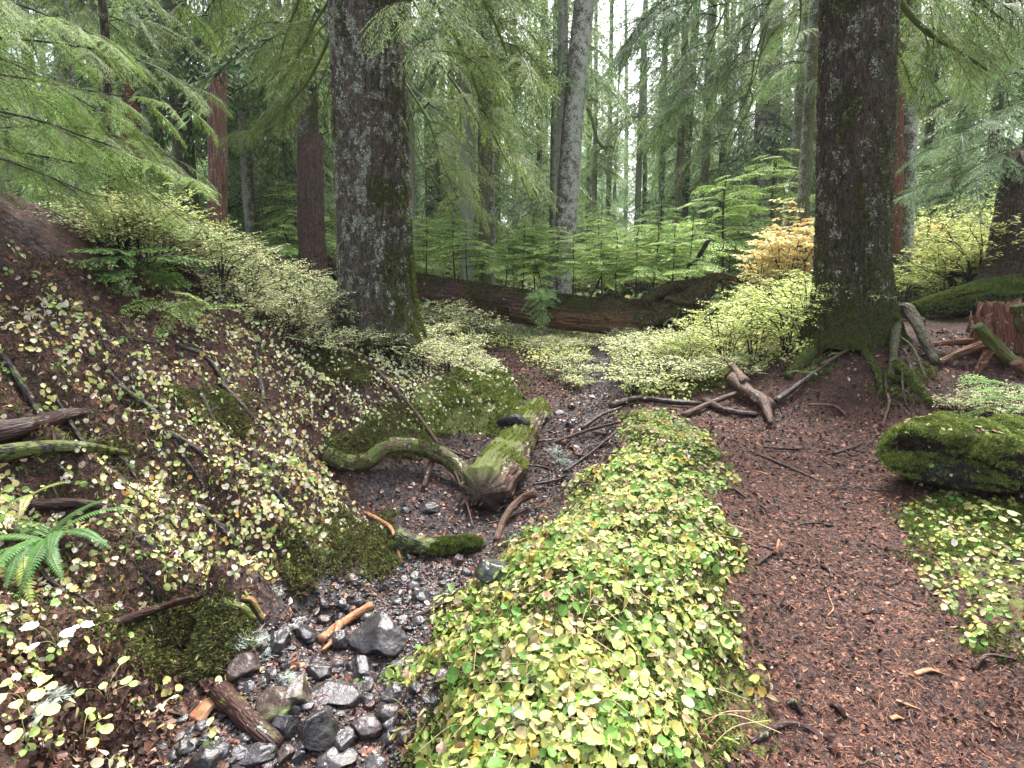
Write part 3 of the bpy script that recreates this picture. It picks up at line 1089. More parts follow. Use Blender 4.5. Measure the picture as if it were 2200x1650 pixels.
def region(pix, n, y0, y1, rng, pw=0.0, bed=None):
    """n points of ground whose picture lies inside the outline pix; pw > 0 packs them nearer"""
    X, Yv = [], []
    got = 0
    for _ in range(60):
        m = n * 3
        u = rng.random(m)
        if pw == 0:
            y = np.sqrt(y0 ** 2 + u * (y1 ** 2 - y0 ** 2))
        else:
            e = 2 - pw
            y = (y0 ** e + u * (y1 ** e - y0 ** e)) ** (1 / e) if abs(e) > 1e-3 else y0 * (y1 / y0) ** u
        x = y * (rng.random(m) * 2 - 1) * 1.12
        z = h(x, y, False)
        px, py, _z = proj(np.stack([x, y, z], 1))
        wsc = np.clip(9.0 / np.maximum(y, 1), 0.5, 5) * 9
        ft = wsc * 0.7
        k = pip(px + wsc * n2(x, y, 3.2, 3, 61) * 4 + ft * rng.normal(0, 1, m), py + wsc * n2(x, y, 3.2, 3, 62) * 2.5 + ft * 0.6 * rng.normal(0, 1, m), pix)
        if bed is not None:
            for b in bed:
                k &= ~pip(x, y, b)
        X.append(x[k])
        Yv.append(y[k])
        got += k.sum()
        if got >= n:
            break
    x, y = np.concatenate(X)[:n], np.concatenate(Yv)[:n]
    return np.stack([x, y, h(x, y)], 1)


# ------------------------------------------------------------------ conifer branches used for every crown
r_ = np.random.default_rng(11)
GREEN = (0.155, 0.235, 0.085)
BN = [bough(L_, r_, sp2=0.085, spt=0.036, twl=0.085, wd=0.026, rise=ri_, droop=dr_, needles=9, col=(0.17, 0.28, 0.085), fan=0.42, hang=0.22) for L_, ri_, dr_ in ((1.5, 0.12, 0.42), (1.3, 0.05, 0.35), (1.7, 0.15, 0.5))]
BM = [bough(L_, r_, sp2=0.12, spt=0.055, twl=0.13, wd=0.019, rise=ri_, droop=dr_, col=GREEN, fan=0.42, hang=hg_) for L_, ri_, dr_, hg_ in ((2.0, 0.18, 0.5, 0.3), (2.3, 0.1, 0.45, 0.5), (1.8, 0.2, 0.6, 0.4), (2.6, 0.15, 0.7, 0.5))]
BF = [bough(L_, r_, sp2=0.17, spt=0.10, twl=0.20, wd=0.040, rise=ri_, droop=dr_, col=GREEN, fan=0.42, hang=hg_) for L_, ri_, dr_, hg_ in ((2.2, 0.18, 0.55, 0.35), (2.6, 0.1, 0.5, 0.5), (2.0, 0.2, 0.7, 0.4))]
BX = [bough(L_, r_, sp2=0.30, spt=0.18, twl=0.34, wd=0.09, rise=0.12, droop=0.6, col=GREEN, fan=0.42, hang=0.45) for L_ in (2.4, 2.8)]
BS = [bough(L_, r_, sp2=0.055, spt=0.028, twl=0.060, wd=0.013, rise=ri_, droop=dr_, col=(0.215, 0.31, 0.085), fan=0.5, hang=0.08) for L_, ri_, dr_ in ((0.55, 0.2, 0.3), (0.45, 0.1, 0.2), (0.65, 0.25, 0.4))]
print('bough tris', [len(b[1]) for b in BN + BM + BF + BX + BS])


def crown(mb, h0, h1_, top, Lmax, n, tpls, rng, tone=1.0, cx=lambda z: (0, 0), tint=(1, 1, 1), lean=-0.1, shape=0.75):
    ga = rng.random() * 6
    for i in range(n):
        z = h0 + (h1_ - h0) * ((i + rng.random()) / n) ** 2.1
        L = Lmax * max(0.12, (1 - z / top)) ** shape * (0.55 + 0.6 * rng.random())
        T = tpls[rng.integers(len(tpls))]
        L0 = T[0][:, 0].max()
        ga += 2.4 + rng.normal(0, 0.4)
        x, y = cx(z)
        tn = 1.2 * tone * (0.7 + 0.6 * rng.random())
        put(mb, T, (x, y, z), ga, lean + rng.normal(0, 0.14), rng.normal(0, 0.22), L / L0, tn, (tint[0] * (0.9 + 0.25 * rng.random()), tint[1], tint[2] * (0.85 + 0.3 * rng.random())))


def dead_twigs(mb, n, z0, z1, rad, rng, L=0.8, cx=lambda z: (0, 0)):
    for i in range(n):
        z = z0 + (z1 - z0) * rng.random()
        a = rng.random() * 2 * pi
        l = L * (0.4 + 0.9 * rng.random())
        x, y = cx(z)
        d = np.array([cos(a), sin(a), 0])
        P = [np.array([x, y, z]) + d * rad * 0.8, np.array([x, y, z]) + d * (rad + l * 0.5) + [0, 0, -0.05 * l + rng.normal(0, 0.04)], np.array([x, y, z]) + d * (rad + l) + [rng.normal(0, 0.1) * l, rng.normal(0, 0.1) * l, -0.35 * l]]
        V, F, Q = tube(smoothpath(P, 4), np.linspace(0.012, 0.004, 9) * (0.7 + l), 5, 0.2, 3, i)
        mb.add(V, F, Q, (0.05, 0.045, 0.025), (0.4, 0.5, 0))


# ------------------------------------------------------------------ the forest behind: five kinds of hemlock, copied
def far_tree(seed, hgt, r, h0, n, Lmax, tpls, seg=18, rings=36, red=0.0, lich=0.6, tone=1.0, tint=(1, 1, 1), lean=0.0):
    rng = np.random.default_rng(seed)
    t = thing('hemlock_tree', 'x', 'tree')
    bx, by = rng.normal(0, 0.012 * hgt, 2)
    cxy = lambda z: (bx * (z / hgt) ** 2 * 1.5 + lean * z, by * (z / hgt) ** 2 * 1.5)
    P = [(*cxy(z), z) for z in np.linspace(-0.3, hgt, 6)]
    V, F, Q, M = trunk(P, [r, r * 0.92, r * 0.82, r * 0.7, r * 0.55, r * 0.35], seg, rings, 0.05, 0.5, 0.35, 5, seed, (lich, rng.random() * 6), 0.35, red, 9)
    mesh('trunk', V, F, bark_far, t, None, True, M, F4=Q)
    mb = MB()
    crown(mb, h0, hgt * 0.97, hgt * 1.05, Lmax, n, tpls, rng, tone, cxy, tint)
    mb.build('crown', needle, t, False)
    return t


PR = [far_tree(101, 22, 0.26, 2.2, 74, 3.5, BF), far_tree(102, 19, 0.18, 1.2, 80, 3.0, BF, tone=1.15, tint=(0.95, 1.05, 1.1)), far_tree(103, 24, 0.32, 5.0, 60, 4.0, BF, tone=0.9),
      far_tree(104, 12, 0.10, 0.5, 80, 2.3, BF, tone=1.2, tint=(1.05, 1.05, 0.9)), far_tree(105, 25, 0.28, 7.0, 56, 3.4, BF, lich=0.9)]
PR.append(far_tree(106, 25, 0.15, 6.5, 62, 2.6, BF, 14, 30, lich=0.8, tone=1.2))
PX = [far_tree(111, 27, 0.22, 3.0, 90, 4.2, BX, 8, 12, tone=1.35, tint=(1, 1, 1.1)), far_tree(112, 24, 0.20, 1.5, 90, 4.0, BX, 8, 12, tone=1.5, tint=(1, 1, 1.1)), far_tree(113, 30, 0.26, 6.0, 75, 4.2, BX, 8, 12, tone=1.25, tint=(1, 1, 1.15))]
USED = set()


def place(proto, x, y, sc, rz, label, group=None, zoff=-0.1, szx=1.0):
    o = proto if proto.name not in USED else copy_tree(proto)
    USED.add(proto.name)
    o.location = (x, y, h1(x, y) + zoff)
    o.rotation_euler = (0, 0, rz)
    o.scale = (sc * szx, sc * szx, sc)
    tag(o, label, None, group)
    return o


rf = np.random.default_rng(23)
taken = [(at(800, 600, 7.3)[0], 7.3), (at(1840, 600, 7.0)[0], 7.0)]
# trees that can be told apart: (photo x of the trunk at eye height, distance, prototype, trunk width in photo pixels, label)
NAMED = [(1003, 17.0, 4, 28, 'slim speckled hemlock rising just left of the pair behind the big lichened trunk'), (1046, 15.5, 4, 34, 'straight grey brown hemlock behind the fallen log, right one of a close pair'),
         (1192, 21.0, 4, 25, 'pale brown slender hemlock close behind the leaning speckled trunk'), (408, 14.5, 2, 42, 'dark hemlock trunk with hanging green boughs left of the barkless snag'),
         (346, 17.0, 4, 44, 'broad greyish hemlock trunk dimly seen left of the dark one'), (672, 13.8, 2, 46, 'hemlock trunk hung with boughs behind the dark broken stub'),
         (1636, 22.0, 2, 52, 'broad pale barked hemlock behind the orange maple'), (1545, 26.0, 1, 15, 'thin pale hemlock between the orange maple and the log saplings'),
         (1465, 23.0, 1, 20, 'slim dark hemlock hung with light green boughs above the root wad'), (1368, 27.0, 4, 13, 'very thin pale mossy hemlock right of the leaning trunk'),
         (884, 20.0, 4, 22, 'short brown trunk glimpsed just right of the big lichened trunk'), (942, 30.0, 0, 16, 'pale far trunk seen through the drooping boughs'),
         (2042, 21.0, 4, 19, 'thin grey trunk far behind the stump bench'), (1157, 30.0, 0, 14, 'thin far trunk left of the pale brown hemlock'),
         (530, 19.0, 0, 13, 'thin dark far trunk right of the barkless snag'), (592, 25.0, 4, 16, 'pale slender far trunk between the snag and the dark stub'), (190, 12.0, 3, 16, 'thin dark low tree at the edge of the left crest'),
         (250, 10.5, 3, 15, 'young dark stemmed hemlock on the left crest beside its twin'), (1070, 26.0, 4, 12, 'thin pale trunk in the gap right of the close pair'), (2110, 15.0, 0, 20, 'green branched hemlock far right behind the yellow shrubs')]
for px, Y, pi_, wpx, lab in NAMED:
    P = at(px, 500, Y)
    base_r = [0.26, 0.18, 0.32, 0.10, 0.28][pi_]
    rad = wpx / FPX * Y / 2
    hs_ = {3: 0.7}.get(pi_, 0.95 + 0.2 * rf.random())
    place(PR[pi_], P[0], Y, hs_, rf.random() * 6, lab, szx=1.0)
    o = bpy.data.objects  # noqa
    last = [q for q in COL.objects if q.get('label') == lab][0]
    f_ = rad / base_r / hs_
    for ch in last.children:
        if ch.name.startswith('trunk'):
            ch.scale = (f_, f_, 1)
    taken.append((P[0], Y))
cnt = 0
for tries in range(4000):
    if cnt >= 84:
        break
    y = math.sqrt(15.5 ** 2 + rf.random() * (48 ** 2 - 15.5 ** 2))
    x = y * (rf.random() * 2 - 1) * 1.08
    if min((x - a) ** 2 + (y - b) ** 2 for a, b in taken) < (2.1 if y < 25 else 3.0) ** 2:
        continue
    px = 1100 + FPX * x / y
    if y < 19 and 1060 < px < 1620:
        continue
    if y < 23 and 1200 < px < 1440:
        continue
    taken.append((x, y))
    side = 'left' if px < 760 else ('mid' if px < 1700 else 'right')
    lab, grp = {'left': ('dim green hemlock in the thicket of trees beyond the left bank', 'hemlocks beyond the left bank'),
                'mid': ('pale green hemlock in the stand far beyond the fallen log', 'hemlocks far beyond the fallen log'),
                'right': ('green hemlock in the stand behind the big dark trunk and stump', 'hemlocks behind the dark trunk and stump')}[side]
    place(PR[int(rf.choice([0, 1, 2, 3, 4], p=[.22, .22, .14, .18, .24]))], x, y, 0.8 + 0.4 * rf.random(), rf.random() * 6, lab, grp)
    cnt += 1
cnt = 0
for tries in range(4000):
    if cnt >= 50:
        break
    y = 15.5 + 26 * rf.random()
    x = y * (rf.random() * 2 - 1) * 1.0
    if min((x - a) ** 2 + (y - b) ** 2 for a, b in taken) < 1.5 ** 2:
        continue
    taken.append((x, y))
    px = 1100 + FPX * x / y
    lab = 'slender bare trunked hemlock beyond the left bank' if px < 760 else ('slender bare trunked hemlock beyond the fallen log' if px < 1700 else 'slender bare trunked hemlock behind the dark trunk')
    place(PR[5], x, y, 0.8 + 0.3 * rf.random(), rf.random() * 6, lab, 'slender' + lab[7:].replace('hemlock', 'hemlocks'))
    cnt += 1
cnt = 0
for tries in range(3000):
    if cnt >= 120:
        break
    y = math.sqrt(48 ** 2 + rf.random() * (95 ** 2 - 48 ** 2))
    x = y * (rf.random() * 2 - 1) * 1.05
    if min((x - a) ** 2 + (y - b) ** 2 for a, b in taken) < 3.4 ** 2:
        continue
    taken.append((x, y))
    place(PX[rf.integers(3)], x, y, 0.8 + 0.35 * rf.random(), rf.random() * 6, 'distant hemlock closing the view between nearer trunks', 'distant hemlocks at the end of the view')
    cnt += 1

# ------------------------------------------------------------------ named trunks and snags in the middle distance
def pixtree(name, label, pts, wpx, Y, mat, seed, top=None, cat='tree', **kw):
    """a trunk through photo points (x, y) at the distance Y, grown from the ground; wpx widths in photo pixels"""
    W_ = [at(px, py, Y) for px, py in pts]
    b = W_[0].copy()
    g = h1(b[0], b[1])
    b2 = np.array([b[0], b[1], g - 0.15])
    pts3 = [b2] + [p for p in W_ if p[2] > g + 0.2]
    t = thing(name, label, cat, tuple(b2))
    R = [q / FPX * Y / 2 for q in wpx]
    P = np.array(pts3) - b2
    V, F, Q, M = trunk(P, R, kw.pop('seg', 40), kw.pop('rings', 110), seed=seed, **kw)
    mesh('trunk', V, F, mat, t, None, True, M, F4=Q)
    return t, P, R


def along(P):
    z = P[:, 2]
    return lambda q: (np.interp(q, z, P[:, 0]), np.interp(q, z, P[:, 1]))


# leaning speckled trunk behind the log
t, P, R = pixtree('hemlock_tree', 'speckled grey trunk leaning right, rising from behind the fallen log', [(1203, 600), (1216, 480), (1232, 240), (1256, 0), (1290, -300), (1330, -700)], [52, 46, 42, 40, 40, 36, 26], 15, bark_far, 5,
                  bark=0.03, flare=0.3, fh=0.4, lich=(0.65, 5.6), mossb=0.15, freq=9, rings=140)
mb = MB()
crown(mb, 9.6, P[-1][2], P[-1][2] * 1.1, 3.0, 40, BM, np.random.default_rng(1), cx=along(P))
mb.build('crown', needle, t, False)
mb = MB()
for pts, r0 in (([(1262, 232), (1274, 262), (1283, 300), (1298, 318)], 5.5), ([(1298, 316), (1310, 312), (1320, 319)], 4.5), ([(1298, 316), (1288, 322), (1283, 330)], 4), ([(1299, 316), (1302, 326), (1303, 333)], 3.5), ([(1262, 216), (1275, 214), (1283, 218)], 3)):
    V, F, Q = tube(smoothpath([at(a, b, 15) for a, b in pts], 5), r0 / FPX * 15 / 1.6, 7, 0.35, 3, 3)
    mb.add(V, F, Q, (0.1, 0.1, 0.05), (0.5, 0.75, 0))
mb.build('branch', bark_far, t, True, t.location)
# mossy thin trunk, right
t, P, R = pixtree('hemlock_tree', 'thin moss clad trunk between the orange maple and the big dark trunk', [(1722, 520), (1728, 400), (1740, 200), (1752, 0), (1775, -400)], [26, 24, 21, 20, 19, 15], 13, bark_far, 6, bark=0.10, flare=0.3, fh=0.3, lich=(0.8, 2), mossb=0.35, freq=14, rings=140, seg=28)
mb = MB()
crown(mb, 5.0, P[-1][2], P[-1][2] * 1.1, 2.2, 30, BM, np.random.default_rng(2), cx=along(P))
mb.build('crown', needle, t, False)
for k in range(16):
    mb = MB()
    dead_twigs(mb, 1, 2.5, 7.5, 0.1, np.random.default_rng(40 + k), 0.9, along(P))
    mb.build('dead_twig', bark_far, t, True)
# red scarred tree behind the big dark trunk
t, P, R = pixtree('hemlock_tree', 'trunk with a long red rotten scar right behind the big dark trunk', [(1925, 560), (1935, 400), (1946, 200), (1953, 60), (1960, -300)], [62, 52, 46, 40, 34, 26], 11, bark_far, 8, bark=0.06, flare=0.4, fh=0.5, lich=(0.8, 0), mossb=0.3, freq=9)
V, F, Q, M = trunk(np.array([at(1911, 560, 10.88), at(1917, 420, 10.86), at(1926, 300, 10.86), (at(1938, 170, 10.88)), at(1943, 130, 10.9)]) - np.array(t.location), [0.17, 0.15, 0.13, 0.07, 0.02], 24, 70, bark=0.25, flare=0.0, red=0.35, seed=4, freq=14)
mesh('rotten_scar', V, F, redwood, t, None, True, M, F4=Q)['label'] = 'raw red rotten strip running down the trunk'
mb = MB()
crown(mb, 5.6, P[-1][2], P[-1][2] * 1.1, 2.6, 34, BM, np.random.default_rng(3), cx=along(P))
mb.build('crown', needle, t, False)
# very dark trunk at the right edge
t, P, R = pixtree('broken_snag', 'near black broken trunk at the right edge behind the yellow shrubs', [(2196, 560), (2204, 430), (2216, 295)], [130, 104, 88, 74], 8.6, bark_b, 9, cat='stump', bark=0.09, flare=0.7, fh=0.5, lich=(0.0, 0), mossb=0.1, freq=9, jag=0.25)
# barkless snag
t, P, R = pixtree('tree_snag', 'tall barkless reddish grey snag with a splintered top', [(468, 470), (469, 380), (467, 260), (465, 140)], [44, 38, 35, 34, 33], 10.5, snagwood, 12, cat='snag', bark=0.06, flare=0.25, fh=0.4, red=0.25, lich=(0.1, 3.1), mossb=0.25, jag=0.38, freq=13, rings=170, seg=44)
# dark broken stub and red pieces
t, P, R = pixtree('broken_snag', 'dark purplish broken trunk stub left of the big lichened trunk', [(668, 470), (667, 400), (666, 282)], [56, 52, 50, 46], 11.5, bark_b, 14, cat='stub', bark=0.12, flare=0.2, fh=0.4, jag=0.10, freq=10, red=0.15)
t, P, R = pixtree('tree_snag', 'red brown rotten snag half hidden by boughs on the left', [(283, 500), (284, 380), (282, 240), (279, 95)], [46, 40, 36, 30, 24], 12.5, redwood, 15, cat='snag', bark=0.12, flare=0.2, fh=0.4, red=0.5, jag=0.3, freq=12)
t, P, R = pixtree('tree_snag', 'short pale splintered stub in the distance right of the snag', [(563, 470), (562, 420), (561, 385)], [8, 8, 7, 4], 18, palestick, 17, cat='snag', seg=12, rings=30, bark=0.1, flare=0.1, fh=0.3, jag=0.2)
t, P, R = pixtree('tree_snag', 'thin red far snag under the saplings on the log', [(1150, 560), (1147, 500), (1148, 440)], [8, 7, 6, 4], 24, redwood, 18, cat='snag', seg=12, rings=30, bark=0.1, flare=0.1, fh=0.3, jag=0.3, red=1.0)

# ------------------------------------------------------------------ the two big trunks
gA = gp(815, 700)
YA = 7.4
t, P, R = pixtree('big_conifer', 'big conifer with pale lichened bark and fluted base standing left of the fallen log', [(812, 665), (806, 500), (797, 250), (788, 0), (780, -400), (776, -900)], [150, 139, 137, 134, 130, 124, 110], YA, bark_a, 31,
                  seg=260, rings=620, bark=0.10, flare=0.36, fh=0.36, lobes=6, lich=(0.12, 3.5), mossb=0.25, freq=8.5)
TA, PA = t, P
mb = MB()
rg = np.random.default_rng(40)
tr_ = [q for q in t.children][0]
va = np.zeros(len(tr_.data.vertices) * 3, np.float32)
tr_.data.vertices.foreach_get('co', va)
va = va.reshape(-1, 3).astype(float)
qa = np.stack([0 * P[:, 0]], 1)


def trunk_quads(seg, rings):
    i = np.arange(rings - 1)[:, None] * seg
    j = np.arange(seg)[None]
    return np.stack([i + j, i + (j + 1) % seg, i + seg + (j + 1) % seg, i + seg + j], 2).reshape(-1, 4)


def moss_on(V, Q4, n, rng, ok, size, cols=None, wts=None, tpls=None):
    Pm, Nm = on_surface(V, Q4, None, n, rng, ok)
    ti, td = align(Nm)
    Rm = rots(rng.random(n) * 6.28, ti, td)
    c = pick(rng, n, cols or [(0.10, 0.13, 0.025), (0.16, 0.19, 0.035), (0.06, 0.085, 0.02)], wts or [4, 2, 3], 0.2)
    m_ = MB()
    tp = tpls or MOSS_T
    kk = rng.integers(len(tp), size=n)
    for q in range(len(tp)):
        s_ = kk == q
        scatter(m_, tp[q], Pm[s_], Rm[s_], size * (0.5 + rng.random(s_.sum())), c[s_])
    return m_


rt = np.random.default_rng(50)
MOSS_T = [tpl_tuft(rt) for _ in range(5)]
LICH_T = [tpl_tuft(rt, 6, 0.7, 0.28, 1.6) for _ in range(4)]
Q4A = trunk_quads(260, 620)


def okA(c, N):
    az = np.arctan2(N[:, 1], N[:, 0])
    nz = fbm(c * np.array([5, 5, 2.2]), 3, 77)
    rightside = np.exp(-((np.angle(np.exp(1j * (az + 0.35)))) / 0.32) ** 2)
    low = np.exp(-c[:, 2] / 0.9)
    return np.clip(rightside * 1.2 + low * 0.2 + (nz - 0.28) * 4 * 0.5, 0, 2) * (c[:, 2] < 6) * (N[:, 1] < 0.4)


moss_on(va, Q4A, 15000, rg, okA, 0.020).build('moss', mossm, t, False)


def okL(c, N):
    az = np.arctan2(N[:, 1], N[:, 0])
    nz = fbm(c * np.array([17, 17, 10]), 3, 79) * 0.8 + fbm(c * np.array([5, 5, 3]), 2, 80) * 0.35
    left = 0.35 + 0.65 * np.exp(-((np.angle(np.exp(1j * (az - pi + 0.5)))) / 0.9) ** 2)
    return np.clip((nz - 0.06) * 6, 0, 1) * left * (c[:, 2] < 6) * (c[:, 2] > 0.35) * (N[:, 1] < 0.4)


moss_on(va, Q4A, 42000, rg, okL, 0.0105, [(0.46, 0.48, 0.38), (0.60, 0.62, 0.52), (0.28, 0.30, 0.18), (0.20, 0.16, 0.13)], [4, 3, 3, 2], LICH_T).build('lichen', mossm, t, False)['label'] = 'pale grey green lichen crusting the bark'

YB = 7.0
t, P, R = pixtree('big_conifer', 'big dark brown conifer trunk on a root mound at the right of the trail', [(1830, 715), (1833, 500), (1838, 250), (1843, 0), (1850, -400), (1860, -900)], [140, 130, 127, 125, 124, 120, 110], YB, bark_b, 37,
                  seg=260, rings=620, bark=0.10, flare=0.34, fh=0.36, lobes=6, lich=(0.0, 2.8), mossb=0.32, freq=9.5)
TB, PB = t, P
tr_ = [q for q in t.children][0]
vb = np.zeros(len(tr_.data.vertices) * 3, np.float32)
tr_.data.vertices.foreach_get('co', vb)
vb = vb.reshape(-1, 3).astype(float)


def okB(c, N):
    nz = fbm(c * np.array([4, 4, 1.8]), 3, 87)
    low = np.exp(-c[:, 2] / 0.6)
    edge = np.exp(-((np.angle(np.exp(1j * (np.arctan2(N[:, 1], N[:, 0]) + 0.3)))) / 0.4) ** 2)
    return np.clip((nz - 0.15) * 4, 0, 1) * 0.7 * (c[:, 2] < 6) * (N[:, 1] < 0.4) + low * 0.7 + edge * 0.35 * (c[:, 2] < 6)


moss_on(vb, Q4A, 24000, rg, okB, 0.018, [(0.10, 0.12, 0.025), (0.15, 0.17, 0.04), (0.06, 0.08, 0.02)]).build('moss', mossm, t, False)


def okBL(c, N):
    nz = fbm(c * np.array([15, 15, 9]), 3, 89)
    return np.clip((nz - 0.12) * 5, 0, 1) * (c[:, 2] < 6) * (c[:, 2] > 0.5) * (N[:, 1] < 0.4) * (0.3 + 0.7 * np.exp(-((np.angle(np.exp(1j * (np.arctan2(N[:, 1], N[:, 0]) - pi + 0.8)))) / 0.9) ** 2))


moss_on(vb, Q4A, 11000, rg, okBL, 0.0105, [(0.36, 0.38, 0.28), (0.50, 0.52, 0.42), (0.2, 0.22, 0.10)], [3, 2, 3], LICH_T).build('lichen', mossm, t, False)


# branches of the two big trees and of the trees just outside the frame
def branch_path(mb, pts, Y, r0, seed, moss=0.8, r1=0.35):
    """bare mossy branch through photo points (x, y[, distance])"""
    W_ = [at(p[0], p[1], p[2] if len(p) > 2 else Y) for p in pts]
    Pp = smoothpath(W_, 6)
    V, F, Q = tube(Pp, np.linspace(r0, r0 * r1, len(Pp)), 7, 0.25, 3, seed)
    mb.add(V, F, Q, (0.06, 0.05, 0.03), (0.1, moss, 0))
    return Pp


def leafy(mb, Pp, n, tpls, rng, sc, tone=1.0, tint=(1, 1, 1), down=0.25, t0=0.15):
    """hang boughs along a branch path"""
    for i in range(n):
        u = t0 + (1 - t0) * (i + rng.random()) / n
        k = u * (len(Pp) - 1)
        a = int(k)
        b = min(a + 1, len(Pp) - 1)
        pos = Pp[a] + (Pp[b] - Pp[a]) * (k - a)
        d = Pp[b] - Pp[max(a - 1, 0)]
        az = math.atan2(d[1], d[0]) + (1 if i % 2 else -1) * (0.5 + 0.5 * rng.random())
        T = tpls[rng.integers(len(tpls))]
        put(mb, T, pos, az, -down + rng.normal(0, 0.15), rng.normal(0, 0.3), sc * (0.7 + 0.5 * rng.random()) * (1.1 - 0.4 * u), tone * (0.8 + 0.4 * rng.random()), tint)


YEL = (1.15, 1.08, 0.80)
rg = np.random.default_rng(60)
wood, fol = MB(), MB()
def limb(owner, pts, Y, r0, n, sc, tn, tint, rg, tpls=None, dn=0.25, t0=0.15, r1=0.35, moss=0.9, mat=None):
    w_, f_ = MB(), MB()
    Pp = branch_path(w_, pts, Y, r0, rg.integers(99), moss, r1)
    b = w_.build('branch', mat or bark_far, owner, True, owner.location)
    if n:
        leafy(f_, Pp, n, tpls or BM, rg, sc, tn, tint, dn, t0)
        f_.build('foliage', needle, b, False, owner.location)


for pts, r0, n, sc, tn in [([(870, -60), (930, 0), (985, 90), (1020, 180), (1045, 250)], 0.040, 12, 0.55, 1.25), ([(868, -160), (950, -90), (1030, -10), (1080, 90), (1095, 150)], 0.03, 11, 0.50, 1.2),
                           ([(872, 60), (930, 120), (990, 200), (1040, 290), (1060, 340)], 0.02, 10, 0.55, 1.15), ([(872, 180), (920, 260), (950, 350), (985, 430)], 0.016, 9, 0.5, 1.05),
                           ([(866, -40, 7.2), (920, 60, 6.6), (960, 150, 6.2)], 0.02, 8, 0.45, 1.2), ([(870, -260), (960, -190), (1040, -110), (1090, -40)], 0.03, 10, 0.5, 1.1),
                           ([(720, -140), (660, -40), (620, 60), (600, 130)], 0.03, 9, 0.45, 0.95), ([(722, 40), (690, 120), (650, 190), (600, 240), (560, 275)], 0.026, 8, 0.33, 1.0), ([(720, -20), (670, 60), (640, 120), (610, 170)], 0.02, 7, 0.4, 1.0),
                           ([(720, -240), (600, -160), (500, -60), (440, 30)], 0.03, 12, 0.6, 1.0)]:
    limb(TA, pts, YA + rg.normal(0, 0.25), r0, n, sc, tn, YEL, rg)
for pts in [[(862, 0), (884, 40), (886, 110), (872, 180)], [(864, 130), (872, 200), (890, 270), (905, 320), (915, 365)], [(915, 365), (940, 400), (965, 440)], [(915, 365), (916, 420), (905, 480)], [(915, 360), (955, 375), (1000, 420)], [(866, 260), (900, 340), (960, 420), (985, 470)],
            [(722, 100), (700, 150), (660, 230), (600, 265), (540, 290), (495, 298)], [(722, 30), (690, 60), (655, 110), (640, 150)], [(650, 235), (630, 280), (620, 330)], [(722, 140), (705, 200), (690, 260)], [(1060, 290), (1085, 340), (1115, 390)], [(1120, 380), (1128, 400), (1145, 440)]]:
    limb(TA, pts, YA + rg.normal(0, 0.2), 0.012, 0, 0, 0, 0, rg, r1=0.3)
for pts, r0, n, sc, tn, ti in [([(1905, -60), (1945, 20), (2000, 75), (2060, 110), (2120, 150)], 0.045, 14, 0.45, 1.2, YEL), ([(1905, -200), (2000, -90), (2100, 0), (2180, 60)], 0.03, 12, 0.6, 1.1, (1, 1, 1)), ([(1905, 60), (1935, 120), (1960, 190)], 0.015, 8, 0.35, 1.2, YEL),
                               ([(1780, -140), (1700, -60), (1630, 40), (1600, 110)], 0.03, 12, 0.5, 0.85, (0.9, 1, 1)), ([(1780, -240), (1660, -170), (1540, -60), (1460, 50)], 0.03, 14, 0.6, 0.85, (0.85, 1, 1.1)), ([(1780, -60), (1730, 0), (1690, 70)], 0.015, 8, 0.35, 1.0, YEL),
                               ([(1650, 40), (1625, 110), (1610, 190), (1580, 260), (1550, 320)], 0.014, 11, 0.4, 0.95, (1, 1, 1)), ([(1600, -60), (1540, 60), (1500, 160), (1490, 220)], 0.014, 11, 0.45, 0.85, (0.9, 1, 1.05)), ([(1500, -100), (1440, 0), (1400, 80)], 0.014, 10, 0.5, 0.85, (0.9, 1, 1.1))]:
    limb(TB, pts, YB + 0.4 + rg.normal(0, 0.3), r0, n, sc, tn, ti, rg, moss=1.0)
for pts in [[(1720, -20), (1718, 60), (1700, 110)], [(1650, 45), (1635, 110), (1615, 180), (1560, 270)], [(1610, 190), (1615, 220), (1580, 290), (1560, 350)], [(1912, 130), (1930, 180), (1925, 260), (1912, 330)], [(1912, 300), (1950, 350)]]:
    limb(TB, pts, YB + 0.2, 0.013, 0, 0, 0, 0, rg, r1=0.3, moss=0.6)

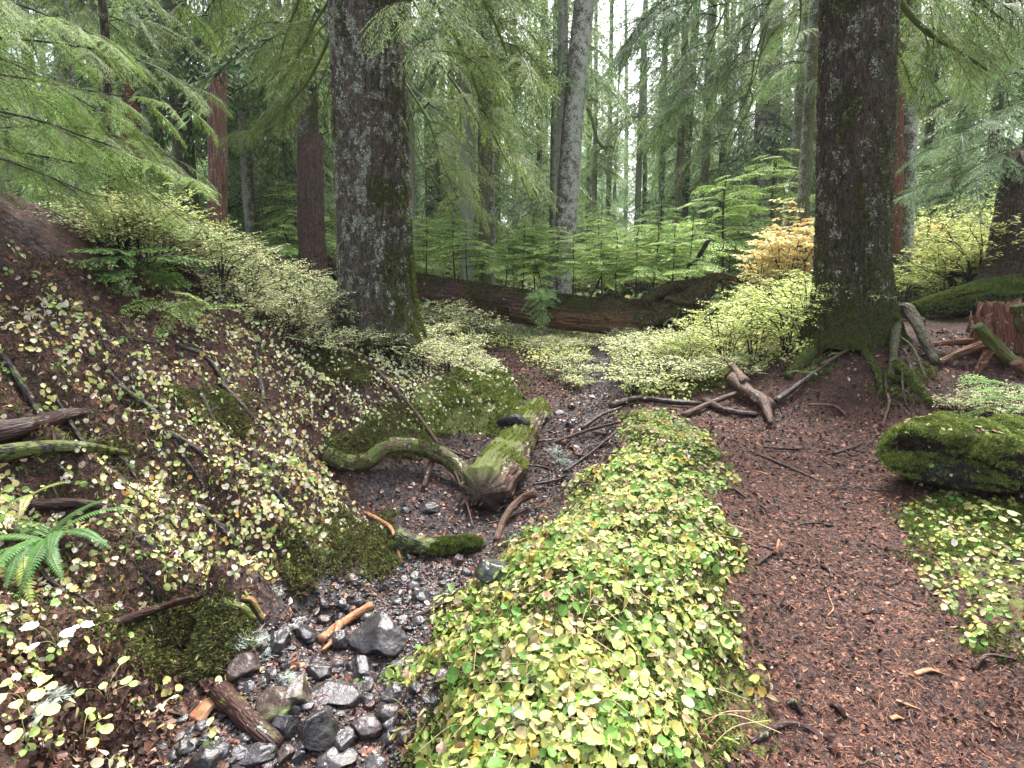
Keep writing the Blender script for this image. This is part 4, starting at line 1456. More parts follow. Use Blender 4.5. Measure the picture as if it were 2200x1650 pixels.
# young hemlock whose boughs sweep in from the left
lt = thing('young_hemlock', 'young hemlock at the left edge with long drooping bright green boughs', 'tree', (-4.35, 3.95, h1(-4.35, 3.95) - 0.1))
o0 = np.array(lt.location)
wood, fol = MB(), MB()
V, F, Q = tube(smoothpath([(-4.35, 3.95, o0[2]), (-4.3, 4.0, o0[2] + 2.5), (-4.4, 4.0, o0[2] + 5)], 8), np.linspace(0.09, 0.04, 17), 14, 0.15, 3, 4)
wood.add(V, F, Q, (0.05, 0.04, 0.03), (0.5, 0.4, 0))
rg = np.random.default_rng(71)
for pts, n, sc, tn in [([(-330, -60, 4.2), (-60, -20, 4.2), (120, 40, 4.2), (235, 90, 4.2)], 12, 0.35, 1.2), ([(-330, 40, 4.0), (-40, 110, 4.0), (130, 190, 4.1), (260, 270, 4.2)], 12, 0.35, 1.0), ([(-330, 120, 4.3), (0, 160, 4.3), (220, 200, 4.4), (400, 225, 4.5)], 14, 0.35, 1.25),
                       ([(-330, 210, 3.9), (0, 240, 4.0), (200, 300, 4.1), (420, 385, 4.2)], 15, 0.35, 1.2), ([(-330, 260, 4.4), (60, 330, 4.4), (260, 380, 4.5), (410, 480, 4.5)], 14, 0.35, 1.0), ([(-330, 330, 3.8), (-60, 330, 3.9), (80, 370, 4.0), (200, 420, 4.1)], 11, 0.32, 0.9),
                       ([(-330, -200, 4.6), (0, -150, 4.6), (200, -80, 4.7), (380, 0, 4.8)], 12, 0.42, 0.9), ([(-300, 60, 4.9), (100, 90, 4.9), (300, 130, 5.0), (430, 200, 5.0)], 11, 0.38, 0.8), ([(-300, 300, 5.0), (120, 270, 5.0), (300, 310, 5.1), (390, 350, 5.1)], 12, 0.35, 0.85), ([(-250, -150, 3.9), (-80, -60, 3.9), (20, 40, 3.9)], 9, 0.34, 0.95)]:
    limb(lt, pts, 4, 0.011, n, sc, tn, (1.15, 1.10, 0.72), rg, BN, 0.3, 0.1, 0.3, 0.2, bark_b)
wood.build('trunk', bark_b, lt, True, o0)
t, P, R = pixtree('young_hemlock', 'bare dark stem of a young tree rising through the left boughs', [(232, 540), (231, 300), (229, 120), (216, -60), (214, -300)], [14, 14, 14, 15, 16, 15], 6.4, bark_b, 19, seg=16, rings=50, bark=0.05, flare=0.3, fh=0.2)
mb = MB()
crown(mb, 2.6, P[-1][2], P[-1][2] * 1.15, 1.7, 22, BM, np.random.default_rng(9), cx=along(P), tone=0.85)
mb.build('crown', needle, t, False)
# pale grey green lacy foliage low on the right
rh = thing('young_hemlock', 'low sweeping grey green bough of a hemlock behind the yellow shrub at right', 'tree', tuple(gp(2150, 520)))
wood, fol = MB(), MB()
for pts, n, sc in [([(2230, 300, 8.9), (2130, 340, 8.6), (2030, 385, 8.4), (1925, 425, 8.2)], 13, 0.42), ([(2260, 200, 9.4), (2160, 235, 9.2), (2070, 290, 9.0), (1990, 330, 9.0)], 12, 0.45), ([(2260, 90, 9.5), (2150, 130, 9.5), (2050, 170, 9.3)], 12, 0.5)]:
    limb(rh, pts, 8, 0.014, n, sc, 1.25, (0.9, 1.0, 1.05), rg)
Pp = branch_path(wood, [(2290, 560, 9.3), (2260, 300, 9.3), (2260, 0, 9.5), (2260, -200, 9.5)], 8, 0.07, 5, 0.3)
wood.build('trunk', bark_b, rh, True, rh.location)
# ------------------------------------------------------------------ the fallen log spanning the stream
NL = [(700, 572, 14.6), (890, 618, 13.9), (1080, 652, 13.2), (1250, 676, 12.6), (1400, 680, 12.1), (1500, 664, 11.8)]
Pl = [at(*p) for p in NL]
log = thing('fallen_log', 'long dark fallen log spanning the stream, rotten red below and mossy on top', 'log', tuple(Pl[2]))
oL = np.array(log.location)
Ps = smoothpath(Pl, 30)
V, F, Q = tube(Ps, [0.33, 0.36, 0.39, 0.40, 0.39, 0.36], 90, 0.10, 2.5, 3, ridge=0.16)
Nz = (V - np.repeat(np.vstack([Ps]), 90, 0)[:1].mean() if False else V)
top = np.zeros(len(V))
ctr = np.vstack([np.repeat(Ps, 90, 0), Ps[:1], Ps[-1:]])
top = (V - ctr)[:, 2] / 0.38
Mk = np.stack([0 * top, np.clip(top * 0.9, 0, 1) * (0.5 + 0.5 * np.sin(V[:, 0] * 1.3 + 0.4)), np.clip(0.75 - top, 0, 1) * np.clip((V[:, 0] + 0.4) / 1.2, 0.25, 1)], 1)
mesh('log_body', V - oL, F, wetbark := barkmat('log_bark', (0.026, 0.017, 0.013), (0.165, 0.095, 0.066), red=(0.30, 0.155, 0.075), stretch=0.12, gsc=8, lsc=12, bump=0.9, bd=0.04, rough=0.6), log, None, True, Mk, F4=Q)
rg = np.random.default_rng(80)


def okN(c, N):
    nz = fbm((c + oL) * np.array([1.3, 1.3, 1.3]), 2, 90)
    return np.clip(N[:, 2] * 1.4, 0, 1) * np.clip(0.4 + nz * 2.5 + np.exp(-((c[:, 0] + oL[0] - 1.6) / 0.8) ** 2), 0, 1.5)


moss_on(V - oL, Q, 12000, rg, okN, 0.035, [(0.09, 0.12, 0.025), (0.13, 0.16, 0.035), (0.09, 0.055, 0.03)], [4, 2, 3]).build('moss', mossm, log, False)
# duff and needles along the top
Pm, Nm = on_surface(V - oL, Q, F, 9000, rg, lambda c, N: np.clip(N[:, 2] - 0.5, 0, 1))
ti, td = align(Nm)
m_ = MB()
scatter(m_, tpl_leaf('oval'), Pm + Nm * 0.01, rots(rg.random(9000) * 6.3, ti + rg.normal(0, 0.4, 9000), td), 0.02 + 0.03 * rg.random(9000), pick(rg, 9000, [(0.10, 0.05, 0.03), (0.05, 0.03, 0.02), (0.2, 0.11, 0.06)], [3, 3, 1], 0.2))
m_.build('needle_duff', litterm, log, False)
# root wad
mb = MB()
for pts, R_, seg in (([(1370, 690, 12.0), (1440, 668, 11.8), (1505, 628, 11.6), (1535, 598, 11.5), (1562, 596, 11.5), (1600, 606, 11.4)], [0.36, 0.34, 0.27, 0.13, 0.08, 0.03], 30),
                     ([(1400, 640, 12.0), (1440, 618, 11.8), (1500, 605, 11.6), (1540, 590, 11.5)], [0.14, 0.13, 0.09, 0.05], 14), ([(1500, 640, 11.5), (1512, 680, 11.3), (1500, 720, 11.2)], [0.16, 0.12, 0.05], 14),
                     ([(1545, 600, 11.5), (1562, 612, 11.4), (1572, 624, 11.4)], [0.06, 0.05, 0.02], 10), ([(1450, 700, 11.6), (1500, 690, 11.3), (1530, 668, 11.2), (1550, 655, 11.2)], [0.18, 0.13, 0.06, 0.02], 14),
                     ([(1430, 640, 11.6), (1480, 650, 11.3), (1520, 640, 11.2)], [0.06, 0.05, 0.02], 10), ([(1380, 650, 11.7), (1420, 625, 11.7), (1460, 612, 11.6)], [0.12, 0.12, 0.06], 12)):
    Pp = smoothpath([at(*p) for p in pts], 8)
    V, F, Q = tube(Pp, R_, seg, 0.28, 3, seg, ridge=0.2)
    mb.add(V, F, Q, (0.1, 0.1, 0.1), np.stack([0 * V[:, 2], np.full(len(V), 0.35), np.full(len(V), 0.25)], 1))
mb.build('root_wad', barkmat('black_root', (0.012, 0.009, 0.008), (0.065, 0.042, 0.03), gsc=12, bump=0.9, bd=0.03), log, True, oL)
mb = MB()
Pp = smoothpath([at(1478, 572, 11.7), at(1500, 552, 11.7), at(1524, 512, 11.7)], 6)
V, F, Q = tube(Pp, [0.035, 0.045, 0.05], 10, 0.2, 3, 1)
st = thing('dead_branch', 'short black stick jutting up above the root wad of the fallen log', 'branch', tuple(Pp[0]))
mb.add(V, F, Q)
Pp = smoothpath([at(1470, 640, 11.7), at(1474, 605, 11.7), at(1478, 572, 11.7)], 6)
V, F, Q = tube(Pp, [0.03, 0.03, 0.03], 8, 0.2, 3, 1)
mb.add(V, F, Q)
mb.build('stem', wetwood, st, True, st.location)

# ------------------------------------------------------------------ saplings
def sapling(seed, hgt, bare, tone=1.0, n=26, Lm=0.75):
    rng = np.random.default_rng(seed)
    t = thing('hemlock_sapling', 'x', 'sapling')
    bx, by = rng.normal(0, 0.08, 2)
    P = smoothpath([(0, 0, -0.1), (bx, by, hgt * 0.4), (bx * 0.5, by * 1.5, hgt * 0.8), (bx * 2.2, by * 1.2, hgt)], 8)
    V, F, Q = tube(P, np.linspace(0.016, 0.004, len(P)) * (0.6 + 0.4 * hgt), 6, 0.1)
    mesh('stem', V, F, bark_b, t, F4=Q)
    mb = MB()
    for i in range(n):
        u = (i + rng.random()) / n
        z = bare + (hgt * 0.99 - bare) * u
        x, y = np.interp(z, P[:, 2], P[:, 0]), np.interp(z, P[:, 2], P[:, 1])
        T = BS[rng.integers(3)]
        L = Lm * (1 - 0.72 * u) * (0.7 + 0.5 * rng.random())
        put(mb, T, (x, y, z), i * 2.4 + rng.normal(0, 0.3), rng.normal(-0.02, 0.1), rng.normal(0, 0.15), L / T[0][:, 0].max(), tone * (0.85 + 0.3 * rng.random()))
    mb.build('foliage', needle, t, False)
    return t


SAP = [sapling(1, 1.35, 0.5, 1.75), sapling(2, 1.6, 0.7, 1.6, 32, 0.9), sapling(3, 1.1, 0.35, 2.0, 26), sapling(4, 1.9, 0.6, 1.7, 38, 1.0)]
rg = np.random.default_rng(90)


def put_any(proto, loc, sc, rz, label=None, group=None, szz=1.0):
    o = proto if proto.name not in USED else copy_tree(proto)
    USED.add(proto.name)
    o.location = tuple(loc)
    o.rotation_euler = (0, 0, rz)
    o.scale = (sc, sc, sc * szz)
    if label:
        o['label'] = label
    if group:
        o['group'] = group
    elif 'group' in o:
        del o['group']
    return o


logx = np.array([p[0] for p in Ps])


def on_log(px, side=0.0):
    Y = np.interp(px, [p[0] for p in NL], [p[2] for p in NL])
    k = int(np.argmin(np.abs(1100 + FPX * Ps[:, 0] / Ps[:, 1] / cos(0) - px)))
    r = 0.38
    return Ps[k] + np.array([0, side, r * 0.92])


for k, (px, sd_, pi_, sc) in enumerate([(915, 0.05, 1, 0.9), (978, -0.1, 1, 1.0), (1008, 0.05, 0, 1.1), (1040, 0.1, 2, 1.0), (1088, 0, 0, 1.0), (1120, -0.1, 1, 0.95), (1150, 0.1, 1, 1.1), (1168, 0, 2, 1.0), (1195, 0.1, 1, 1.0), (1228, -0.05, 0, 1.1),
                                        (1262, 0.1, 2, 1.2), (1290, 0, 1, 0.9), (1325, 0.05, 0, 1.15), (1362, 0, 3, 0.85), (1400, 0.1, 0, 1.25), (1435, -0.1, 3, 0.85), (1465, 0, 0, 1.2)]):
    put_any(SAP[pi_], on_log(px, sd_), sc, rg.random() * 6, 'thin stemmed sapling on the fallen log, %s from the left of its row' % 'first second third fourth fifth sixth seventh eighth ninth tenth eleventh twelfth thirteenth fourteenth fifteenth sixteenth seventeenth'.split()[k], 'saplings along the fallen log')
cnt = 0
for k in range(400):
    if cnt >= 84:
        break
    y = 14 + 13 * rg.random()
    x = y * (rg.random() * 2 - 1) * 1.0
    px = 1100 + FPX * x / y
    if y < 15 and not 300 < px < 700 and not 1500 < px < 1700:
        continue
    put_any(SAP[rg.integers(4)], (x, y, h1(x, y)), 1.0 + 1.1 * rg.random(), rg.random() * 6, 'young green hemlock in the dim undergrowth beyond the log', 'young hemlocks in the undergrowth')
    cnt += 1
for px, py, pi_, sc, lab in [(600, 590, 3, 1.25, 'bushy light green sapling left of the big lichened trunk'), (660, 575, 3, 1.15, 'feathery sapling touching the left side of the big lichened trunk'), (545, 575, 2, 1.6, 'small light green sapling on the left slope below the snag'),
                             (1500, 660, 3, 1.1, 'light green sapling behind the root wad of the log'), (1560, 650, 3, 1.1, 'light green sapling just right of the root wad')]:
    P = gp(px, py)
    put_any(SAP[pi_], P, sc, rg.random() * 6, lab)
# low hemlock sprays: hanging on the log, on the left bank
def spray(name, label, pos, n, az0, sc, tone, tint=(1, 1, 1), pitch=-0.2, spread=0.8):
    t = thing(name, label, 'sapling', tuple(pos))
    mb = MB()
    g = np.random.default_rng(int(abs(pos[0]) * 1000) % 9999)
    for i in range(n):
        put(mb, BS[g.integers(3)], (0, 0, 0.02 * i), az0 + g.normal(0, spread), pitch + g.normal(0, 0.2), g.normal(0, 0.3), sc * (0.7 + 0.6 * g.random()), tone, tint)
    mb.build('foliage', needle, t, False)
    return t


spray('hemlock_seedling', 'pale grey green seedling drooping over the front of the fallen log', on_log(1160, -0.36) + [0, -0.12, -0.1], 16, -pi / 2, 0.85, 1.5, (1.0, 1.05, 1.25), -0.55, 0.9)
spray('hemlock_seedling', 'dark green feathery seedling lying low on the left bank', gp(290, 640, 0.12), 14, 0.4, 0.9, 0.9, (0.8, 1, 0.9), -0.1, 1.3)
spray('hemlock_seedling', 'second feathery seedling on the left bank, lower and more yellow', gp(380, 700, 0.08), 10, -0.2, 0.8, 1.1, (1, 1, 0.9), -0.1, 1.2)
spray('hemlock_seedling', 'grey green feathery seedling hanging beside the right mossy boulder', gp(2150, 930, 0.25), 12, 3.0, 0.5, 1.6, (1.0, 1.1, 1.2), 0.0, 1.3)

# ------------------------------------------------------------------ leafy shrubs
YG = [(0.60, 0.70, 0.22), (0.70, 0.76, 0.32), (0.48, 0.60, 0.16), (0.74, 0.72, 0.28), (0.36, 0.50, 0.14)]
PALE = [(0.68, 0.72, 0.40), (0.58, 0.66, 0.30), (0.76, 0.76, 0.48), (0.42, 0.54, 0.20), (0.70, 0.66, 0.28)]
ORNG = [(0.82, 0.66, 0.32), (0.82, 0.60, 0.28), (0.84, 0.72, 0.40), (0.74, 0.46, 0.20), (0.78, 0.74, 0.36)]


def shrub(name, cat, seed, hgt, rad, cols, wts, nst=9, ntw=9, nlf=10, ls=0.042, kind='simple', layers=True):
    rng = np.random.default_rng(seed)
    t = thing(name, 'x', cat)
    wd_, lv = MB(), []
    for i in range(nst):
        a = i * 2.4 + rng.normal(0, 0.4)
        rr = rad * math.sqrt((i + 0.5) / nst) * (0.75 + 0.4 * rng.random())
        hh = hgt * (1 - 0.45 * (rr / rad) ** 2) * (0.75 + 0.3 * rng.random())
        e = np.array([cos(a) * rr, sin(a) * rr, hh])
        P = smoothpath([(0.05 * cos(a), 0.05 * sin(a), -0.1), e * [0.35, 0.35, 0.55] + rng.normal(0, 0.04, 3), e * [0.75, 0.75, 0.85] + rng.normal(0, 0.04, 3), e], 5)
        V, F, Q = tube(P, np.linspace(0.009, 0.003, len(P)) * (0.6 + 0.5 * hgt), 5, 0.15)
        wd_.add(V, F, Q, (0.05, 0.03, 0.02), (0.1, 0.2, 0))
        for k in range(ntw):
            u = 0.28 + 0.72 * (k + rng.random()) / ntw
            f = u * (len(P) - 1)
            q = int(min(f, len(P) - 2))
            b = P[q] + (P[q + 1] - P[q]) * (f - q)
            ta = a + rng.normal(0, 1.3)
            tl = (0.18 + 0.25 * rng.random()) * (0.6 + rad * 0.5)
            d = np.array([cos(ta), sin(ta), 0.12 + rng.normal(0, 0.15)])
            PP = np.array([b, b + d * tl * 0.5 + [0, 0, 0.02], b + d * tl])
            V, F, Q = tube(PP, [0.0035, 0.0025, 0.0015], 3, 0)
            wd_.add(V, F, Q, (0.05, 0.035, 0.02))
            for j in range(nlf):
                s_ = 0.1 + 0.9 * (j + rng.random() * 0.5) / nlf
                la = ta + (0.9 if j % 2 else -0.9) + rng.normal(0, 0.3)
                if j == nlf - 1:
                    la = ta
                lv.append((*(b + d * tl * s_ + rng.normal(0, 0.008, 3)), la, rng.normal(0.1, 0.35)))
    wd_.build('stems', wetwood, t, True)
    lv = np.array(lv)
    n = len(lv)
    T = tpl_simple() if kind == 'simple' else tpl_leaf(kind)
    m_ = MB()
    R = rots(lv[:, 3], np.abs(lv[:, 4]), rng.random(n) * 6.3)
    scatter(m_, T, lv[:, :3], R, ls * (0.65 + 0.6 * rng.random(n)), pick(rng, n, cols, wts, 0.12))
    m_.build('leaves', leaf, t, False)
    return t


W5 = [5, 4, 3, 2, 2]
SH = [shrub('huckleberry_shrub', 'shrub', 1, 1.15, 0.85, YG, W5, 15, 13, 11, 0.052), shrub('huckleberry_shrub', 'shrub', 2, 0.9, 0.75, YG, W5, 14, 12, 11, 0.050), shrub('huckleberry_shrub', 'shrub', 3, 1.4, 0.95, YG, [4, 5, 2, 3, 1], 16, 14, 11, 0.055),
      shrub('huckleberry_shrub', 'shrub', 4, 0.5, 0.6, PALE, W5, 14, 9, 9, 0.048), shrub('huckleberry_shrub', 'shrub', 5, 0.8, 0.7, PALE, W5, 14, 11, 10, 0.050)]
MP = [shrub('vine_maple', 'shrub', 6, 2.3, 1.15, ORNG, [4, 2, 4, 1, 4], 13, 13, 8, 0.085, 'maple'), shrub('vine_maple', 'shrub', 7, 1.7, 1.2, YG[:2] + ORNG[:1] + YG[3:4], [3, 3, 1, 3], 12, 13, 9, 0.075, 'maple')]

GR = {'r': ('yellow green huckleberry shrub in the thicket between the log and the dark trunk', 'huckleberry thicket right of the stream'),
      'g': ('low yellow green shrub in the gully under and before the fallen log', 'shrubs in the gully before the log'),
      'R': ('tall yellow green shrub in the thicket right of the dark trunk', 'shrubs right of the dark trunk'),
      'l': ('pale yellow small leaved shrub along the left crest', 'pale shrubs along the left crest'),
      'b': ('yellow shrub glowing in the distance beyond the log', 'far yellow shrubs beyond the log'),
      's': ('low pale leaved shrub on the slope below the lichened trunk', 'pale low shrubs on the left slope')}
SHR = [  # photo x, y of the foot, prototype, scale, group
    (1560, 790, 0, 0.8, 'r'), (1620, 780, 1, 1.0, 'r'), (1690, 760, 1, 1.0, 'r'), (1480, 795, 1, 0.75, 'r'), (1420, 800, 1, 0.65, 'r'), (1370, 810, 4, 0.75, 'r'), (1545, 745, 3, 0.9, 'r'), (1620, 730, 1, 1.0, 'r'), (1700, 720, 1, 0.9, 'r'),
    (1450, 765, 3, 0.9, 'r'), (1400, 775, 3, 0.95, 'r'), (1660, 700, 1, 1.0, 'r'), (1610, 700, 1, 0.8, 'r'), (1730, 690, 1, 0.9, 'r'), (1350, 785, 3, 0.9, 'r'), (1740, 740, 0, 0.9, 'r'), (1500, 830, 4, 0.6, 'r'), (1420, 840, 3, 0.9, 'r'), (1360, 850, 3, 0.8, 'r'), (1580, 820, 4, 0.55, 'r'),
    (1220, 800, 3, 0.75, 'g'), (1200, 770, 3, 0.70, 'g'), (1160, 760, 3, 0.65, 'g'), (1130, 740, 3, 0.62, 'g'), (1240, 760, 3, 0.60, 'g'), (1180, 735, 3, 0.62, 'g'), (1230, 735, 3, 0.62, 'g'), (1090, 725, 3, 0.62, 'g'), (1050, 715, 3, 0.62, 'g'), (1340, 735, 3, 0.62, 'g'), (1130, 715, 3, 0.62, 'g'), (1200, 712, 3, 0.62, 'g'), (1270, 712, 3, 0.62, 'g'), (1330, 712, 3, 0.62, 'g'),
    (1390, 715, 3, 0.62, 'g'), (1010, 705, 3, 0.62, 'g'), (1240, 840, 3, 0.50, 'g'), (1250, 820, 3, 0.60, 'g'), (1000, 730, 3, 0.62, 'g'), (960, 720, 3, 0.62, 'g'),
    (1960, 640, 1, 1.0, 'R'), (2030, 640, 0, 1.0, 'R'), (1940, 660, 1, 0.8, 'R'), (2100, 650, 2, 0.95, 'R'), (2170, 640, 2, 1.0, 'R'), (1980, 625, 2, 1.15, 'R'), (2060, 620, 2, 1.2, 'R'), (2140, 615, 2, 1.25, 'R'), (2210, 620, 2, 1.25, 'R'), (1930, 632, 2, 1.05, 'R'), (2250, 650, 2, 1.2, 'R'), (2010, 610, 2, 1.3, 'R'), (2100, 605, 2, 1.35, 'R'), (2180, 600, 2, 1.4, 'R'),
    (260, 575, 4, 0.8, 'l'), (330, 595, 4, 0.85, 'l'), (400, 605, 4, 0.8, 'l'), (470, 620, 4, 0.85, 'l'), (540, 625, 4, 0.8, 'l'), (600, 640, 4, 0.75, 'l'), (660, 650, 4, 0.8, 'l'), (360, 575, 1, 0.8, 'l'), (470, 592, 1, 0.7, 'l'), (600, 610, 0, 0.8, 'l'), (690, 630, 1, 0.8, 'l'), (290, 560, 1, 0.6, 'l'), (230, 555, 4, 0.7, 'l'), (720, 690, 4, 0.6, 'l'),
    (620, 730, 3, 0.75, 's'), (700, 770, 3, 0.7, 's'), (560, 700, 3, 0.7, 's'), (640, 690, 3, 0.85, 's'), (900, 790, 3, 0.7, 's'), (960, 800, 3, 0.75, 's'), (1000, 770, 3, 0.8, 's'), (930, 750, 3, 0.8, 's'), (1040, 810, 3, 0.6, 's'), (780, 760, 3, 0.6, 's'), (850, 770, 3, 0.6, 's'), (520, 660, 3, 0.7, 's'), (740, 720, 3, 0.7, 's')]
ORD = 'first second third fourth fifth sixth seventh eighth ninth tenth eleventh twelfth thirteenth fourteenth fifteenth sixteenth seventeenth'.split()
WHAT = {'r': ('yellow green shrub left of the dark trunk', ((805, 'front'), (745, 'middle'), (0, 'back'))), 'g': ('low gully shrub before the log', ((790, 'front'), (730, 'middle'), (0, 'back'))),
        'R': ('yellow green shrub right of the dark trunk', ((625, 'front'), (0, 'back'))), 'l': ('pale shrub on the left crest', ((618, 'front'), (0, 'back'))), 's': ('low pale shrub below the lichened trunk', ((755, 'lower'), (0, 'upper')))}
rows = {}
for q in SHR:
    rows.setdefault((q[4], [nm for lim, nm in WHAT[q[4]][1] if q[1] >= lim][0]), []).append(q)
for (g, row), qs in rows.items():
    for k, (px, py, pi_, sc, _g) in enumerate(sorted(qs)):
        put_any(SH[pi_], gp(px, py), sc * (0.9 + 0.2 * rg.random()), rg.random() * 6, '%s, %s from the left in the %s row' % (WHAT[g][0], ORD[k], row), GR[g][1])
for px, Y, pi_ in [(300, 15, 2), (230, 13, 2), (420, 16, 2), (1310, 19, 2), (1380, 18, 2), (1350, 21, 2), (1430, 20, 2), (1180, 20, 1), (1240, 19, 1), (960, 18, 2), (1040, 22, 2), (500, 19, 2), (130, 12, 2), (60, 13, 2)]:
    P = at(px, 600, Y)
    put_any(SH[pi_], (P[0], Y, h1(P[0], Y)), 1.1, rg.random() * 6, *GR['b'])
for px, Y, pi_, sc, lab in [(1690, 11.0, 0, 0.90, 'orange leaved vine maple left of the big dark trunk'), (1640, 11.4, 0, 0.78, 'small orange vine maple at the left end of the orange foliage'), (1985, 12.5, 0, 0.80, 'orange tinged vine maple right of the big dark trunk'), (1745, 11.4, 0, 1.05, 'orange vine maple partly hidden by the dark trunk'),
                            (2130, 9.6, 1, 0.82, 'big leaved yellow green maple at the right edge'), (2060, 9.8, 1, 0.75, 'big leaved yellow maple between the orange one and the right edge'), (1340, 20.0, 0, 0.9, 'far orange maple seen just above the fallen log'), (1420, 19.5, 0, 0.8, 'second far orange maple over the log near its root wad')]:
    P = at(px, 600, Y)
    put_any(MP[pi_], (P[0], Y, h1(P[0], Y) - (0.1 if sc > 0.7 else 0)), sc, rg.random() * 6, lab)
# thin leafy shrub in front of the log, and twiggy plants
for px, py, pi_, sc, lab in [(1010, 740, 4, 1.05, 'slender pale yellow shrub standing in front of the left part of the log'), (945, 715, 4, 0.95, 'small pale shrub beside the root flare of the lichened trunk'), (1445, 800, 4, 0.7, 'pale shrub reaching over the log near the root wad'),
                             (2120, 905, 4, 0.42, 'pale leaved sprig behind the mossy boulder on the right'), (2190, 890, 3, 0.5, 'yellow sprig at the right edge above the mossy boulder'), (2060, 900, 3, 0.42, 'cream leaved sprig at the left end of the mossy boulder')]:
    put_any(SH[pi_], gp(px, py), sc, rg.random() * 6, lab)
for o in [q for q in COL.objects if q.get('label') == 'x']:
    print('unused proto', o.name)

# ------------------------------------------------------------------ sticks, roots and logs
def stick(name, label, cat, pts, r0, r1, mat, lift=0.3, seg=10, amp=0.2, ridge=0.0, mask=(0.1, 0.1, 0), n=7, side=None, parent=None, oval=1.0, ends=None):
    """pts: photo points on the ground (x, y) or (x, y, height above it)"""
    W_ = []
    for p in pts:
        q = gp(p[0], p[1])
        q[2] += (p[2] if len(p) > 2 else 0)
        W_.append(q)
    P = smoothpath(W_, n)
    rr = np.linspace(r0, r1, len(P))
    P[:, 2] += rr * lift
    if parent is None:
        t = thing(name, label, cat, tuple(P[len(P) // 2]))
    else:
        t = parent
    o = np.array(t.location)
    mb = MB()
    V, F, Q = tube(P, rr, seg, amp, 3, int(abs(P[0, 0] * 977)) % 999, ridge=ridge, oval=oval)
    mb.add(V - o, F, Q, (0.1, 0.1, 0.1), mask)
    for sp_ in side or []:
        W2 = []
        for p in sp_:
            q = gp(p[0], p[1])
            q[2] += (p[2] if len(p) > 2 else 0) + r1
            W2.append(q)
        P2 = smoothpath(W2, 5)
        V2, F2, Q2 = tube(P2, np.linspace(r1 * 0.9, r1 * 0.3, len(P2)), 7, amp)
        mb.add(V2 - o, F2, Q2, (0.1, 0.1, 0.1), mask)
    mb.build('stem' if parent is None else name, mat, t, True)
    return t, V - o, Q, P


# main mossy log lying in the stream bed
A_, B_ = gp(1165, 885), gp(1060, 1085)
P0, P1, P2, P3 = at(1158, 884, 7.05), at(1118, 935, 6.1), at(1085, 990, 5.2), at(1040, 1052, 4.55)
for q_, hh in ((P0, 0.10), (P1, 0.12), (P2, 0.15), (P3, 0.13)):
    q_[2] = max(q_[2], h1(q_[0], q_[1]) + hh)
t = thing('rotten_log', 'short rotten log with a bright moss stripe in the stream bed, splintered at one end', 'log', tuple(P2))
o0 = np.array(t.location)
Pq = smoothpath([P0, P1, P2, P3], 22)
V, F, Q = tube(Pq, [0.16, 0.185, 0.20, 0.245, 0.25], 72, 0.22, 2.2, 6, ridge=0.26, oval=0.85)
ctr = np.vstack([np.repeat(Pq, 72, 0), Pq[:1], Pq[-1:]])
top = (V - ctr)[:, 2] / 0.2
lf = -(V - ctr)[:, 0] / 0.2
end = np.exp(-np.linalg.norm(V - Pq[-1], axis=1) / 0.22)
V = V + (fbm(V * [14, 5, 14], 3, 8)[:, None] * np.array([0.0, -0.35, 0.06])) * end[:, None]
Mk = np.stack([0.2 + 0 * top, np.clip(top * 1.0 + lf * 0.35, 0, 1) * (1 - 0.8 * end), 0.25 + 0 * top], 1)
mesh('log_body', V - o0, F, deadwood, t, None, True, Mk, F4=Q)
moss_on(V - o0, Q, 9000, rg, lambda c, N: np.clip(N[:, 2] * 1.2 - 0.45 - N[:, 0] * 0.5, 0, 1) * np.clip(0.45 + 2.5 * fbm((c + o0) * 4, 2, 5), 0, 1) * (c[:, 1] > -0.45), 0.016, [(0.20, 0.24, 0.04), (0.28, 0.31, 0.07), (0.12, 0.16, 0.03)]).build('moss', mossm, t, False)
mb = MB()
for k in range(14):
    a = rg.random()
    b = Pq[-1] + np.array([rg.uniform(-0.13, 0.13), 0.14, rg.uniform(-0.1, 0.08)])
    e = b + (Pq[-1] - Pq[-12]) / np.linalg.norm(Pq[-1] - Pq[-12]) * (0.16 + 0.12 * rg.random()) + rg.normal(0, 0.012, 3)
    V, F, Q = tube(np.array([b, (b + e) / 2 + rg.normal(0, 0.012, 3), e]), [0.040, 0.028, 0.004], 10, 0.4, 3, k, ridge=0.35, oval=0.45)
    mb.add(V - o0, F, Q, (0.1, 0.1, 0.1), (0.1, 0.1, 0.3))
mb.build('splintered_end', deadwood, t, True)
mb = MB()
kn = at(1105, 930, 6.05)
kn[2] += 0.10
V, F, Q = tube(smoothpath([kn + [-0.18, 0.05, 0.0], kn + [0, 0, 0.05], kn + [0.16, -0.02, 0.0]], 6), [0.05, 0.08, 0.05], 12, 0.45, 3, 2, ridge=0.2)
mb.add(V - o0, F, Q)
mb.build('bark_slab', wetwood, t, True)

t, V, Q, P = stick('arched_root', 'thick bare arched root crossing the stream bed to the rotten log', 'root', [(700, 1000, 0.06), (745, 1012, 0.02), (790, 1016, 0.06), (830, 1010, 0.16), (880, 1010, 0.19), (940, 1022, 0.17), (985, 1040, 0.10), (1010, 1055, 0.0)], 0.075, 0.085, deadwood, 0.6, 22, 0.22, 0.12, (0.15, 0.42, 0.05), 9)
moss_on(V, Q, 1400, rg, lambda c, N: np.clip(N[:, 2], 0, 1) * (fbm(c * 6, 2, 3) > 0.1), 0.012).build('moss', mossm, t, False)
t, V, Q, P = stick('mossy_log', 'short log thickly coated in green moss at the lower step of the stream bed', 'log', [(850, 1180, 0.05), (890, 1192, 0.03), (940, 1196, 0.04), (1000, 1190, 0.04), (1035, 1180, 0.0)], 0.085, 0.045, wetwood, 0.4, 26, 0.5, 0.15, (0, 0.45, 0), 9)
